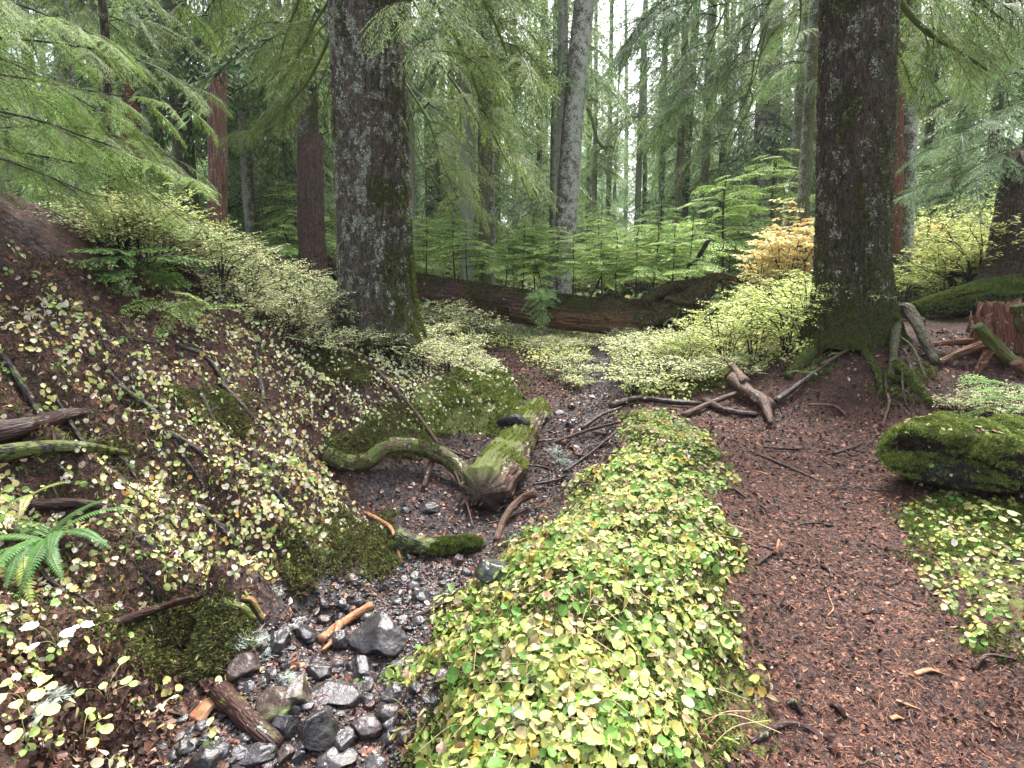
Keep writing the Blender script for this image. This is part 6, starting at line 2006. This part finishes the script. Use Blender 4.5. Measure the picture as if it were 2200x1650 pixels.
# ------------------------------------------------------------------ the mossy boulder on the right
c0 = gp(2215, 1100)
bt = thing('mossy_boulder', 'low boulder thick with green moss overhanging a dark hollow right of the trail', 'boulder', tuple(c0))
V, F = rock(77, 5, 6, (1, 1, 1), 0.12)
V = V * (1 + 0.22 * fbm(V * 1.7, 3, 5)[:, None])
V[:, 2] = np.minimum(V[:, 2], 0.8 + 0.3 * (V[:, 2] - 0.8))
V = V * np.array([0.74, 0.50, 0.25]) + np.array([0.08, 0.42, 0.27])
mesh('rock', V, F, wetwood, bt, np.array([0.02, 0.02, 0.02]), True, np.tile([0, 0.2, 0], (len(V), 1)))
for nn, cols in ((52000, None),):
    Pm, Nm = on_surface(V, None, F, nn, rg, lambda c, N: np.clip(N[:, 2] * 1.2 + 0.25 + 1.3 * fbm(c * 5, 3, 4), 0, 1) ** 1.4)
    ti, td = align(Nm)
    m_ = MB()
    kk = rg.integers(5, size=nn)
    lum = np.clip(fbm(Pm * 9, 3, 8), -0.5, 0.6)[:, None]
    cc = pick(rg, nn, [(0.13, 0.17, 0.035), (0.20, 0.24, 0.055), (0.08, 0.11, 0.025)], [4, 2, 3], 0.2) * (1 + 0.8 * lum)
    for q in range(5):
        s_ = kk == q
        scatter(m_, MOSS_T[q], Pm[s_] + Nm[s_] * 0.05 * (lum[s_] + 0.2), rots(rg.random(s_.sum()) * 6.3, ti[s_] + rg.normal(0, 0.3, s_.sum()), td[s_]), 0.018 * (0.6 + rg.random(s_.sum())), cc[s_])
    m_.build('moss', mossm, bt, False)
cl = MB()
Pm, Nm = on_surface(V, None, F, 60, rg, lambda c, N: np.clip(0.6 - N[:, 2], 0, 1) * (N[:, 1] < 0) * (c[:, 2] > 0.15))
TF = [tpl_trefoil('round', 1.0, rg) for _ in range(3)]
ti, td = align(Nm)
for q in range(3):
    s_ = np.arange(60) % 3 == q
    scatter(cl, TF[q], Pm[s_], rots(rg.random(s_.sum()) * 6.3, ti[s_] * 0.6, td[s_]), 0.022 + 0.015 * rg.random(s_.sum()), pick(rg, s_.sum(), [(0.22, 0.36, 0.16), (0.3, 0.42, 0.2)], [1, 1]))
tag(cl.build('ivy_sprigs', leaf, None, False), 'pale blue green leaflets sprouting from the side of the mossy boulder', 'seedlings', kind='stuff')

nn = 340
Pm, Nm = on_surface(V, None, F, nn, rg, lambda c, N: np.clip(N[:, 2] * 1.3 - 0.1, 0, 1))
ti, td = align(Nm)
m_ = MB()
scatter(m_, tpl_leaf('round'), Pm + Nm * 0.02 + c0, rots(rg.random(nn) * 6.3, ti + rg.normal(0, 0.4, nn), td), 0.016 + 0.020 * rg.random(nn), pick(rg, nn, [(0.50, 0.52, 0.22), (0.30, 0.42, 0.14), (0.22, 0.13, 0.08), (0.60, 0.56, 0.36)], [3, 3, 3, 1]))
tag(m_.build('boulder_leaves', leaf, None, False), 'small leaves caught in the moss on top of the boulder', 'leaves', kind='stuff')

# ------------------------------------------------------------------ ferns
def frond(mb, L, W_, az, el0, el1, n=34, col=(0.06, 0.17, 0.035), tipc=None, seed=0):
    rng = np.random.default_rng(seed)
    s = np.linspace(0, 1, n)
    el = el0 + (el1 - el0) * s
    ds = L / (n - 1)
    X = np.cumsum(np.r_[0, np.cos(el[:-1]) * ds])
    Z = np.cumsum(np.r_[0, np.sin(el[:-1]) * ds])
    side_b = 0.10 * L * np.sin(s * 2.4 + seed)
    P = np.stack([X * cos(az) - side_b * sin(az), X * sin(az) + side_b * cos(az), Z], 1)
    T = np.gradient(P, axis=0)
    T /= np.linalg.norm(T, axis=1, keepdims=True)
    sd_ = np.cross(T, [0, 0, 1.0])
    sd_ /= np.linalg.norm(sd_, axis=1, keepdims=True)
    up_ = np.cross(sd_, T)
    V, F, Q = tube(P, np.linspace(0.0028, 0.0008, n), 4, 0)
    mb.add(V, F, Q, (0.16, 0.13, 0.05))
    w_ = W_ * np.sin(np.clip(s * 0.93 + 0.10, 0, 1) * pi) ** 0.55 * (1 - 0.5 * s ** 2)
    for sg in (-1, 1):
        for i in range(2, n):
            d = sd_[i] * sg * 0.95 + T[i] * 0.28 + up_[i] * (0.12 - 0.3)
            l = w_[i] * (0.92 + 0.16 * rng.random())
            b0, b1 = P[i] - T[i] * ds * 0.42, P[i] + T[i] * ds * 0.42
            m1, m2 = P[i] + d * l * 0.55 - T[i] * ds * 0.34 + up_[i] * 0.002, P[i] + d * l * 0.55 + T[i] * ds * 0.36
            tp = P[i] + d * l + T[i] * ds * 0.4 - up_[i] * l * 0.1
            c = np.array(col if tipc is None or s[i] < 0.4 else tipc) * (0.85 + 0.3 * rng.random())
            mb.add(np.array([b0, b1, m2, m1, tp]), F=np.array([(3, 2, 4)]), Q=np.array([(0, 1, 2, 3)]), C=np.array([c * 0.85, c * 0.85, c * 1.05, c, c * 1.1]))


fb = gp(105, 1185, 0.05)
fern = thing('sword_fern', 'deep green sword fern spreading on the left bank', 'fern', tuple(fb))
FR = [  # azimuth (0 = right, 90 = away), length, elevation start, end
    (20, 0.34, 0.75, -0.35, 0), (48, 0.25, 0.9, 0.0, 0), (-8, 0.33, 0.6, -0.7, 0), (-38, 0.36, 0.5, -0.95, 0), (-58, 0.42, 0.35, -1.1, 1), (-78, 0.33, 0.5, -0.9, 0), (-92, 0.37, 0.55, -0.9, 0), (-112, 0.32, 0.4, -1.0, 0), (-128, 0.42, 0.3, -1.0, 0),
    (-150, 0.30, 0.5, -0.7, 0), (-172, 0.32, 0.6, -0.5, 0), (165, 0.34, 0.6, -0.6, 0), (-100, 0.44, 0.2, -1.1, 1), (-68, 0.40, 0.6, -1.2, 0), (-45, 0.28, 0.8, -0.7, 0), (-140, 0.36, 0.7, -1.1, 0)]
for k, (az, L, e0, e1, y_) in enumerate(FR):
    mb = MB()
    frond(mb, L * 1.3, 0.046, radians(az), e0, e1, 36, (0.045, 0.125, 0.026) if k % 3 else (0.065, 0.155, 0.036), (0.20, 0.26, 0.05) if y_ else None, k)
    mb.build('frond', leafmat('fern_leaf', 0.25, 0.45, 0.25), fern, False)
f2 = gp(75, 1095, 0.08)
fern = thing('sword_fern', 'small yellowing fern above the deep green one', 'fern', tuple(f2))
for k, (az, L, e0, e1) in enumerate([(10, 0.2, 0.7, -0.2), (-75, 0.24, 0.3, -1.2), (-110, 0.22, 0.3, -1.1), (40, 0.16, 0.6, 0)]):
    mb = MB()
    frond(mb, L, 0.028, radians(az), e0, e1, 26, (0.24, 0.28, 0.06) if k in (0, 1) else (0.08, 0.19, 0.05), (0.5, 0.46, 0.2) if k == 1 else None, k + 30)
    mb.build('frond', _M['fern_leaf'], fern, False)
for px, py, lab in [(1730, 1000 - 190, 'tiny grey green fern on the root mound'), (1800, 770, 'small fern sprig under the brown pole on the mound')]:
    f3 = gp(px, py, 0.03)
    fern = thing('fern', lab, 'fern', tuple(f3))
    for k in range(4):
        mb = MB()
        frond(mb, 0.22, 0.03, rg.random() * 6.3, 0.5, -0.6, 20, (0.14, 0.22, 0.08), None, k + 50)
        mb.build('frond', _M['fern_leaf'], fern, False)

# ------------------------------------------------------------------ ground cover
rc = np.random.default_rng(404)
TR = [tpl_trefoil('round', 1.2, rc) for _ in range(4)] + [tpl_trefoil('lobed', 1.0, rc) for _ in range(3)] + [tpl_trefoil('round', 0.7, rc) for _ in range(2)]
SL = [tpl_leaf('round'), tpl_leaf('lobed'), tpl_leaf('oval')]
CG = [(0.24, 0.33, 0.075), (0.34, 0.38, 0.11), (0.42, 0.38, 0.11), (0.11, 0.22, 0.04), (0.44, 0.36, 0.20), (0.30, 0.34, 0.15), (0.42, 0.30, 0.06)]


def cover(name, label, cat, pix, n, y0, y1, cols, wts, size, tpls, rng, pw=0.5, lift=0.0, tiltv=0.35, mat=leaf, grow=0.0, face=0.0, patch=None, bed=None, hv=0.4, build=True, into=None):
    P = region(pix, n, y0, y1, rng, pw, bed)
    if patch:
        nz = n2(P[:, 0], P[:, 1], patch[0], 3, patch[2])
        P = P[rng.random(len(P)) < np.clip(0.5 + nz * patch[1], 0.03, 1)]
    n = len(P)
    N = gnormal(P[:, 0], P[:, 1])
    N = N * [1, 1, 1] + np.array([0, -face, face * 0.3])
    N /= np.linalg.norm(N, axis=1, keepdims=True)
    ti, td = align(N)
    P[:, 2] += lift * rng.random(n)
    sz = size * (1 - hv + 2 * hv * rng.random(n)) * (1 + grow * np.maximum(P[:, 1] - 2, 0))
    c = pick(rng, n, cols, wts, 0.10)
    big = n2(P[:, 0], P[:, 1], 1.8, 2, 55)[:, None]
    c = np.clip(c * (1 + 0.25 * big), 0, 0.85)
    m_ = into or MB()
    kk = rng.integers(len(tpls), size=n)
    for q in range(len(tpls)):
        s_ = kk == q
        k = s_.sum()
        scatter(m_, tpls[q], P[s_], rots(rng.random(k) * 6.3, ti[s_] + np.abs(rng.normal(0, tiltv, k)), td[s_] + rng.normal(0, 1.2, k)), sz[s_][:, None] * (1 + rng.normal(0, 1, (k, 3)) * np.array([0.10, 0.16, 0.35])), c[s_])
    if build:
        tag(m_.build(name, mat, None, False), label, cat, kind='stuff')
    return m_


MPX = [(820, 1655), (890, 1530), (930, 1400), (990, 1310), (1100, 1210), (1190, 1110), (1235, 1050), (1330, 1000), (1320, 930), (1350, 890), (1440, 885), (1510, 940), (1550, 1050), (1550, 1200), (1540, 1300), (1540, 1420), (1550, 1540), (1565, 1655)]
cover('ground_cover', 'bright yellow green clover like leaves carpeting the mound between bed and trail', 'ground cover', MPX, 4700, 1.5, 6.6, CG, [6, 5, 4, 5, 3, 3, 1], 0.031, TR, rc, 0.75, 0.02, 0.42, face=0.15, hv=0.45, patch=(2.4, 1.7, 71))
cover('ground_cover', 'larger flat green and yellow leaves standing out over the mound carpet', 'ground cover', MPX, 420, 1.5, 5, CG, [6, 5, 4, 6, 3, 3, 1], 0.040, TR, rc, 0.6, 0.03, 0.4, face=0.15, hv=0.35)
cover('low_leaves', 'smaller darker leaves low in the ground cover of the mound', 'ground cover', MPX, 2600, 1.5, 6.6, [(0.26, 0.38, 0.10), (0.40, 0.46, 0.14), (0.55, 0.48, 0.24), (0.34, 0.22, 0.12)], [4, 3, 2, 2], 0.030, SL, rc, 0.75, 0.03, 0.6, hv=0.4)
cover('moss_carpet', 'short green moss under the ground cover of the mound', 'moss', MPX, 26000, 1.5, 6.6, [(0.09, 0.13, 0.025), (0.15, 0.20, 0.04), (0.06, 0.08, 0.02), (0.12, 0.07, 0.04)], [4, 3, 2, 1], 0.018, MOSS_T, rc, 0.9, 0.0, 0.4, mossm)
# wiry stalks arching over the mound
mb = MB()
for p in region(MPX, 130, 1.6, 4.5, rc, 0.8):
    a = rc.random() * 6.3
    L = 0.10 + 0.22 * rc.random()
    d = np.array([cos(a), sin(a), 0])
    V, F, Q = tube(smoothpath([p, p + d * L * 0.4 + [0, 0, 0.07], p + d * L + [0, 0, 0.06]], 4), 0.0016, 3, 0)
    mb.add(V, F, Q, (0.45, 0.36, 0.18) if rc.random() < 0.6 else (0.3, 0.34, 0.14))
tag(mb.build('wiry_stalks', leaf, None), 'thin straw coloured stalks arching over the mound leaves', 'stalks', kind='stuff')
LB = [(-20, 520), (120, 540), (300, 620), (480, 690), (640, 760), (740, 850), (760, 960), (700, 1040), (800, 1120), (700, 1230), (560, 1290), (480, 1330), (200, 1430), (60, 1500), (-20, 1520)]
BCOL = [(0.62, 0.56, 0.22), (0.62, 0.55, 0.34), (0.38, 0.46, 0.15), (0.70, 0.65, 0.50), (0.24, 0.36, 0.11), (0.52, 0.32, 0.10)]
rb = np.random.default_rng(505)
cover('bank_leaves', 'scattered yellow and cream rounded leaves dotting the left bank', 'ground cover', LB, 8800, 1.5, 7.5, BCOL, [6, 4, 3, 4, 2, 1], 0.033, SL[:2] + SL[:1], rb, 0.15, 0.015, 0.38, face=0.45, patch=(2.6, 2.2, 5), bed=[BED])
cover('bank_clover', 'small plants with three leaflets on the left bank', 'ground cover', LB, 1100, 1.5, 7.5, BCOL[:5], [4, 3, 5, 2, 5], 0.026, TR, rb, 0.3, 0.0, 0.35, face=0.4, patch=(1.6, 1.8, 15), bed=[BED])
UP = [(230, 560), (420, 600), (640, 650), (740, 700), (920, 720), (1060, 760), (1120, 820), (1120, 870), (900, 930), (840, 930), (760, 930), (640, 860), (560, 760), (380, 680), (250, 620)]
SCOL = [(0.66, 0.66, 0.40), (0.74, 0.72, 0.54), (0.50, 0.56, 0.24), (0.66, 0.60, 0.26), (0.32, 0.42, 0.16)]
cover('slope_leaves', 'pale small leaves thickly sprinkled over the slope below the lichened trunk', 'ground cover', UP, 14000, 4.4, 11, SCOL, [5, 4, 4, 3, 3], 0.034, SL, rb, 0.2, 0.06, 0.4, face=0.4, patch=(1.3, 1.7, 25), grow=0.01, bed=[FARPATH])
cover('bank_edge_leaves', 'cream and yellow leaflets crowding the lower lip of the left bank', 'ground cover', [(540, 900), (700, 880), (760, 960), (700, 1030), (780, 1110), (850, 1130), (720, 1200), (560, 1230), (420, 1200), (480, 1000)], 900, 2.9, 6, BCOL, [5, 5, 3, 4, 2, 1], 0.034, SL[:2], rb, 0.3, 0.04, 0.35, face=0.4, bed=[BED])
GU = [(950, 700), (1250, 690), (1500, 700), (1750, 660), (1750, 760), (1620, 800), (1500, 850), (1330, 880), (1310, 800), (1290, 740), (1262, 840), (1190, 830), (1100, 770), (1000, 745)]
cover('gully_leaves', 'small yellow green leaves covering the gully floor before the fallen log', 'ground cover', GU, 24000, 6.5, 17, [(0.50, 0.58, 0.17), (0.62, 0.62, 0.26), (0.34, 0.44, 0.12), (0.66, 0.56, 0.20)], [5, 4, 3, 2], 0.040, SL, rb, 0.3, 0.22, 0.4, face=0.3, patch=(0.9, 1.8, 35), bed=[BED, FARPATH])
RR = [(1950, 1090), (2210, 1080), (2210, 1440), (2120, 1370), (2050, 1290), (1980, 1200), (1930, 1110)]
cover('rim_leaves', 'yellow and green leaves of the low plants along the right edge of the trail', 'ground cover', RR, 230, 2.0, 4.3, CG, [4, 4, 4, 4, 2, 2, 1], 0.028, TR, rb, 0.3, 0.0, 0.3, face=0.3)
cover('rim_moss', 'mossy verge at the right edge of the trail', 'moss', RR, 9000, 2.0, 4.3, [(0.09, 0.13, 0.025), (0.14, 0.18, 0.04)], [1, 1], 0.018, MOSS_T, rb, 0.3, 0.0, 0.4, mossm, patch=(2.5, 1.8, 45))
rm = np.random.default_rng(606)
cover('bank_moss', 'ragged dark green moss creeping over the left bank between the leaves', 'moss', LB, 17000, 1.4, 7.5, [(0.075, 0.09, 0.028), (0.12, 0.14, 0.04), (0.05, 0.045, 0.02)], [3, 2, 2], 0.016, MOSS_T, rm, 0.3, 0.004, 0.5, mossm, patch=(1.6, 4.0, 93), bed=[BED])
LAB = ['bright green moss cushion on the slope beside the far trail', 'moss clump hanging over the arched root', 'moss clump at the lip above the mossy log', 'moss on the ledge beside the cobbles', 'moss patch on the slope left of the lichened trunk', 'mossy ground beneath the huckleberry thicket', None,
       'moss at the foot of the big dark trunk', 'moss among the roots of the dark trunk', 'thin moss on the middle of the left bank', 'moss by the sunken black logs']
for k, (pp, s_) in enumerate(MOSS_PX):
    if LAB[k]:
        pp2 = np.array(pp)
        yy = MOSS_W[k][0][:, 1]
        cover('moss_patch', LAB[k], 'moss', pp, (13000, 9000, 6500, 4500)[k] if k < 4 else (900 if k == 8 else 3000), yy.min() * 0.92, yy.max() * 1.08, [(0.15, 0.19, 0.04), (0.23, 0.28, 0.06), (0.09, 0.12, 0.03)] if k == 0 else [(0.09, 0.105, 0.030), (0.15, 0.17, 0.045), (0.09, 0.065, 0.03)], [3, 2, 2],
              0.018 + 0.002 * yy.mean(), MOSS_T, rm, 0.2, 0.04 if k < 4 else 0.01, 0.5, mossm, patch=(3.5, 2.6, 50 + k))
# far floor: low green growth
FFX = [(-20, 480), (300, 520), (700, 560), (1100, 575), (2220, 540), (2220, 660), (1950, 690), (1600, 720), (1200, 720), (900, 690), (600, 640), (200, 600), (-20, 600)]
cover('undergrowth', 'low green undergrowth covering the forest floor beyond the log', 'undergrowth', FFX, 16000, 10, 48, [(0.16, 0.24, 0.08), (0.26, 0.34, 0.10), (0.44, 0.46, 0.16), (0.10, 0.16, 0.06)], [4, 3, 2, 3], 0.11, [tpl_simple(), TR[0]], rm, 0.9, 0.35, 0.4, grow=0.03)

# plants in the left corner
for px, py, k, sz, cols, lab in [(125, 1400, 9, 0.045, [(0.82, 0.80, 0.62), (0.78, 0.76, 0.55)], 'cluster of almost white maple like leaves below the fern'), (60, 1530, 5, 0.05, [(0.5, 0.58, 0.16), (0.62, 0.6, 0.2)], 'yellow green leafy seedling at the left edge of the corner'),
                                 (230, 1520, 6, 0.042, [(0.3, 0.46, 0.14), (0.6, 0.6, 0.22)], 'green and yellow seedling near the bottom left corner'), (180, 1600, 6, 0.042, [(0.6, 0.6, 0.2), (0.45, 0.55, 0.16)], 'yellow trefoil seedling at the bottom left'), (60, 1610, 4, 0.05, [(0.66, 0.64, 0.2)], 'bright yellow seedling in the bottom left corner'),
                                 (2150, 1130, 8, 0.045, [(0.6, 0.62, 0.24), (0.5, 0.56, 0.2)], 'yellow leafed sprig arching below the mossy boulder')]:
    p = gp(px, py)
    t = thing('seedling', lab, 'seedling', tuple(p))
    m_, sm = MB(), MB()
    for i in range(k):
        a = i * 2.4 + rc.random()
        e = np.array([cos(a) * 0.07 * (0.4 + rc.random()), sin(a) * 0.07 * (0.4 + rc.random()), 0.05 + 0.07 * rc.random()])
        V, F, Q = tube(smoothpath([(0, 0, 0), e * [0.4, 0.4, 0.7], e], 3), 0.0015, 3, 0)
        sm.add(V, F, Q, (0.35, 0.34, 0.16))
        scatter(m_, tpl_leaf('lobed') if 'white' in lab else SL[0], e[None], rots(np.array([a]), np.array([0.25]), np.array([-1.57 + rc.normal(0, 0.8)])), np.array([sz * (0.8 + 0.5 * rc.random())]), pick(rc, 1, cols, [1] * len(cols), 0.06))
    sm.build('stalks', leaf, t)
    m_.build('leaves', leaf, t, False)

# ------------------------------------------------------------------ litter: needles, bark crumbs, dead leaves
CHIP = (np.array([(0, 0.25, 0), (0.5, 0.45, 0.12), (1, 0.1, 0), (0.85, -0.35, 0.08), (0.2, -0.3, 0.02)]), np.array([(0, 1, 2), (0, 2, 3), (0, 3, 4)])[:, ::-1], np.array([0.9, 1.1, 1, 0.9, 1.0]))
NDL = (np.array([(0, 0.035, 0), (0, -0.035, 0), (0.5, 0.04, 0.10), (0.5, -0.04, 0.10), (1, 0, 0)]), np.array([(0, 1, 3), (0, 3, 2), (2, 3, 4)]), np.array([1, 1, 1.05, 1.05, 1.0]))
CURL = (np.array([(0, 0, 0), (0.25, 0.3, 0.2), (0.7, 0.25, 0.28), (1, 0, 0.1), (0.7, -0.28, 0.22), (0.3, -0.3, 0.3), (0.5, 0, 0.0)]), np.array([(6, 0, 1), (6, 1, 2), (6, 2, 3), (6, 3, 4), (6, 4, 5), (6, 5, 0)]), np.array([1, 1.1, 1, 1.1, 1, 0.95, 0.75]))
rl = np.random.default_rng(707)
cover('withered_leaves', 'withered tan and brown leaves caught in the ground cover of the mound', 'dead leaves', MPX, 420, 1.5, 6.4, [(0.40, 0.30, 0.20), (0.30, 0.18, 0.10), (0.50, 0.42, 0.28)], [3, 2, 2], 0.034, [CURL, tpl_leaf('maple')], rl, 0.6, 0.07, 0.7, leaf, hv=0.5)
LC = [(0.050, 0.025, 0.019), (0.11, 0.046, 0.031), (0.020, 0.012, 0.011), (0.19, 0.088, 0.052), (0.28, 0.15, 0.09), (0.055, 0.042, 0.038)]
LW = [5, 5, 6, 3.5, 1.2, 1.5]
TRAIL_PX = [(1440, 880), (1600, 850), (1800, 860), (2020, 880), (2220, 860), (2220, 960), (1990, 950), (1940, 1060), (1990, 1200), (2100, 1350), (2220, 1420), (2220, 1655), (1640, 1655), (1580, 1350), (1540, 1000)]
EV = [(-20, 540), (300, 600), (700, 690), (950, 700), (1120, 740), (1300, 860), (1450, 860), (1700, 740), (2220, 700), (2220, 1655), (-20, 1655)]
m_ = MB()
cover('', '', '', TRAIL_PX, 36000, 1.4, 8, LC, LW, 0.013, [CHIP, NDL, NDL], rl, 0.7, 0.003, 0.25, litterm, grow=0.25, patch=(1.4, 1.8, 81), build=False, into=m_, hv=0.7)
cover('', '', '', TRAIL_PX, 34000, 1.4, 7, LC, [3, 6, 3, 4, 1, 1], 0.026, [NDL], rl, 0.7, 0.004, 0.2, litterm, grow=0.1, build=False, into=m_, hv=0.5)
tag(m_.build('trail_litter', litterm, None, False), 'reddish needles and bark crumbs strewn over the trail', 'litter', kind='stuff')
m_ = MB()
cover('', '', '', EV, 50000, 1.4, 11, LC, LW, 0.019, [CHIP, NDL, CURL], rl, 0.5, 0.006, 0.4, litterm, grow=0.12, build=False, into=m_, hv=0.7)
cover('', '', '', LB, 16000, 1.4, 7, LC, [3, 6, 3, 4, 1.5, 1], 0.034, [NDL], rl, 0.4, 0.006, 0.3, litterm, grow=0.08, build=False, into=m_, hv=0.5)
tag(m_.build('needle_litter', litterm, None, False), 'brown needles and bark crumbs over the banks and slopes', 'litter', kind='stuff')
cover('dead_leaves', 'curled brown and grey dead leaves scattered over the banks', 'dead leaves', EV, 2600, 1.5, 9, [(0.30, 0.15, 0.10), (0.42, 0.34, 0.28), (0.20, 0.09, 0.06), (0.60, 0.52, 0.44)], [4, 3, 3, 2], 0.035, [CURL], rl, 0.2, 0.01, 0.4, litterm, bed=[PATH])
CORN = [(-20, 1330), (300, 1380), (480, 1420), (460, 1520), (380, 1655), (-20, 1655)]
cover('corner_litter', 'brown and grey dead leaves, bark crumbs and needles in the bottom left corner', 'dead leaves', CORN, 2600, 1.3, 2.9, [(0.11, 0.055, 0.035), (0.18, 0.11, 0.08), (0.07, 0.035, 0.025), (0.30, 0.22, 0.17), (0.035, 0.022, 0.018)], [4, 2, 4, 0.6, 4], 0.028, [CURL, CHIP, CHIP], rl, 0.5, 0.012, 0.5, litterm, bed=[PATH], hv=0.6)
cover('corner_leaves', 'small yellow and green leaves low in the bottom left corner', 'ground cover', CORN, 80, 1.3, 2.9, BCOL, [6, 4, 3, 4, 3, 1], 0.030, SL[:2] + TR[:2], rl, 0.5, 0.015, 0.4, face=0.3)
BEDPX = [(380, 1649), (450, 1480), (560, 1370), (660, 1290), (800, 1200), (1080, 1170), (1010, 1270), (950, 1320), (900, 1420), (880, 1560), (830, 1649)]
cover('bed_litter', 'rusty needles and bark crumbs washed between the cobbles', 'litter', BEDPX, 6500, 1.8, 4.2, LC, [3, 6, 3, 5, 1, 1], 0.020, [NDL, CHIP, NDL], rl, 1.0, 0.012, 0.3, litterm, hv=0.6, patch=(3.0, 2.5, 97))
cover('bark_flakes', 'larger bark flakes and dark wood crumbs on the trail', 'litter', TRAIL_PX, 900, 1.5, 8, [(0.035, 0.024, 0.02), (0.13, 0.06, 0.04), (0.24, 0.14, 0.09)], [4, 3, 1], 0.026, [CHIP, CURL], rl, 0.3, 0.004, 0.35, litterm, hv=0.6, patch=(1.5, 2, 95))
cover('pale_leaf_bits', 'tiny pale leaf fragments on the trail', 'leaf bits', TRAIL_PX, 130, 1.5, 8, [(0.6, 0.55, 0.42), (0.55, 0.28, 0.12)], [2, 1], 0.016, [CHIP], rl, 0.2, 0.004, 0.2, litterm)
# pale lichen tufts
mb = MB()
LT = [tpl_tuft(rl, 14, 1.0, 0.07, 1.8) for _ in range(3)]
for px, py, k, s_ in [(520, 1395, 30, 0.022), (560, 1385, 20, 0.022), (580, 1410, 14, 0.018), (615, 1475, 16, 0.02), (635, 1350, 5, 0.018), (640, 1480, 12, 0.018), (830, 1635 - 290, 8, 0.015), (1190, 975, 22, 0.03), (1215, 1000, 18, 0.03), (1135, 1185, 10, 0.02), (600, 1275, 8, 0.018), (1075, 952, 10, 0.02), (1090, 1165, 6, 0.02), (120, 1510, 24, 0.02), (90, 1545, 20, 0.02), (1120, 1560, 12, 0.03), (2080, 1150, 5, 0.015), (870, 1205, 6, 0.015)]:
    for i in range(k):
        p = gp(px + rl.normal(0, 10), py + rl.normal(0, 6), 0.012 + 0.02 * rl.random())
        scatter(mb, LT[i % 3], p[None], rots(rl.random(1) * 6.3, rl.random(1) * 0.8, rl.random(1) * 6.3), np.array([s_ * (0.6 + rl.random())]), pick(rl, 1, [(0.50, 0.54, 0.46), (0.36, 0.42, 0.34)], [1, 1], 0.1))
tag(mb.build('lichen_tufts', mossm, None, False), 'tufts of pale grey beard lichen fallen on stones and sticks', 'lichen', kind='stuff')

print('verts', sum(len(q.vertices) for q in bpy.data.meshes), 'objects', len(COL.objects))

# ------------------------------------------------------------------ forest air
hz = MB()
x0, x1, y0, y1, z0, z1 = -300, 300, -160, 300, float(GV[:, 2].min()) - 1.0, 60
V = np.array([(x, y, z) for x in (x0, x1) for y in (y0, y1) for z in (z0, z1)])
tube.tc = []
hz.add(V, Q=np.array([(0, 1, 3, 2), (4, 6, 7, 5), (0, 4, 5, 1), (2, 3, 7, 6), (0, 2, 6, 4), (1, 5, 7, 3)]))
m, t, o = newmat('haze')
pv = nd(t, 'ShaderNodeVolumePrincipled', {'Density': 0.0005, 'Color': (0.90, 0.95, 1.0, 1), 'Anisotropy': 0.2})
t.links.new(pv.outputs[0], o.inputs['Volume'])
tag(hz.build('haze', m, None, False), 'thin pale mist filling the forest air', 'haze', kind='stuff')
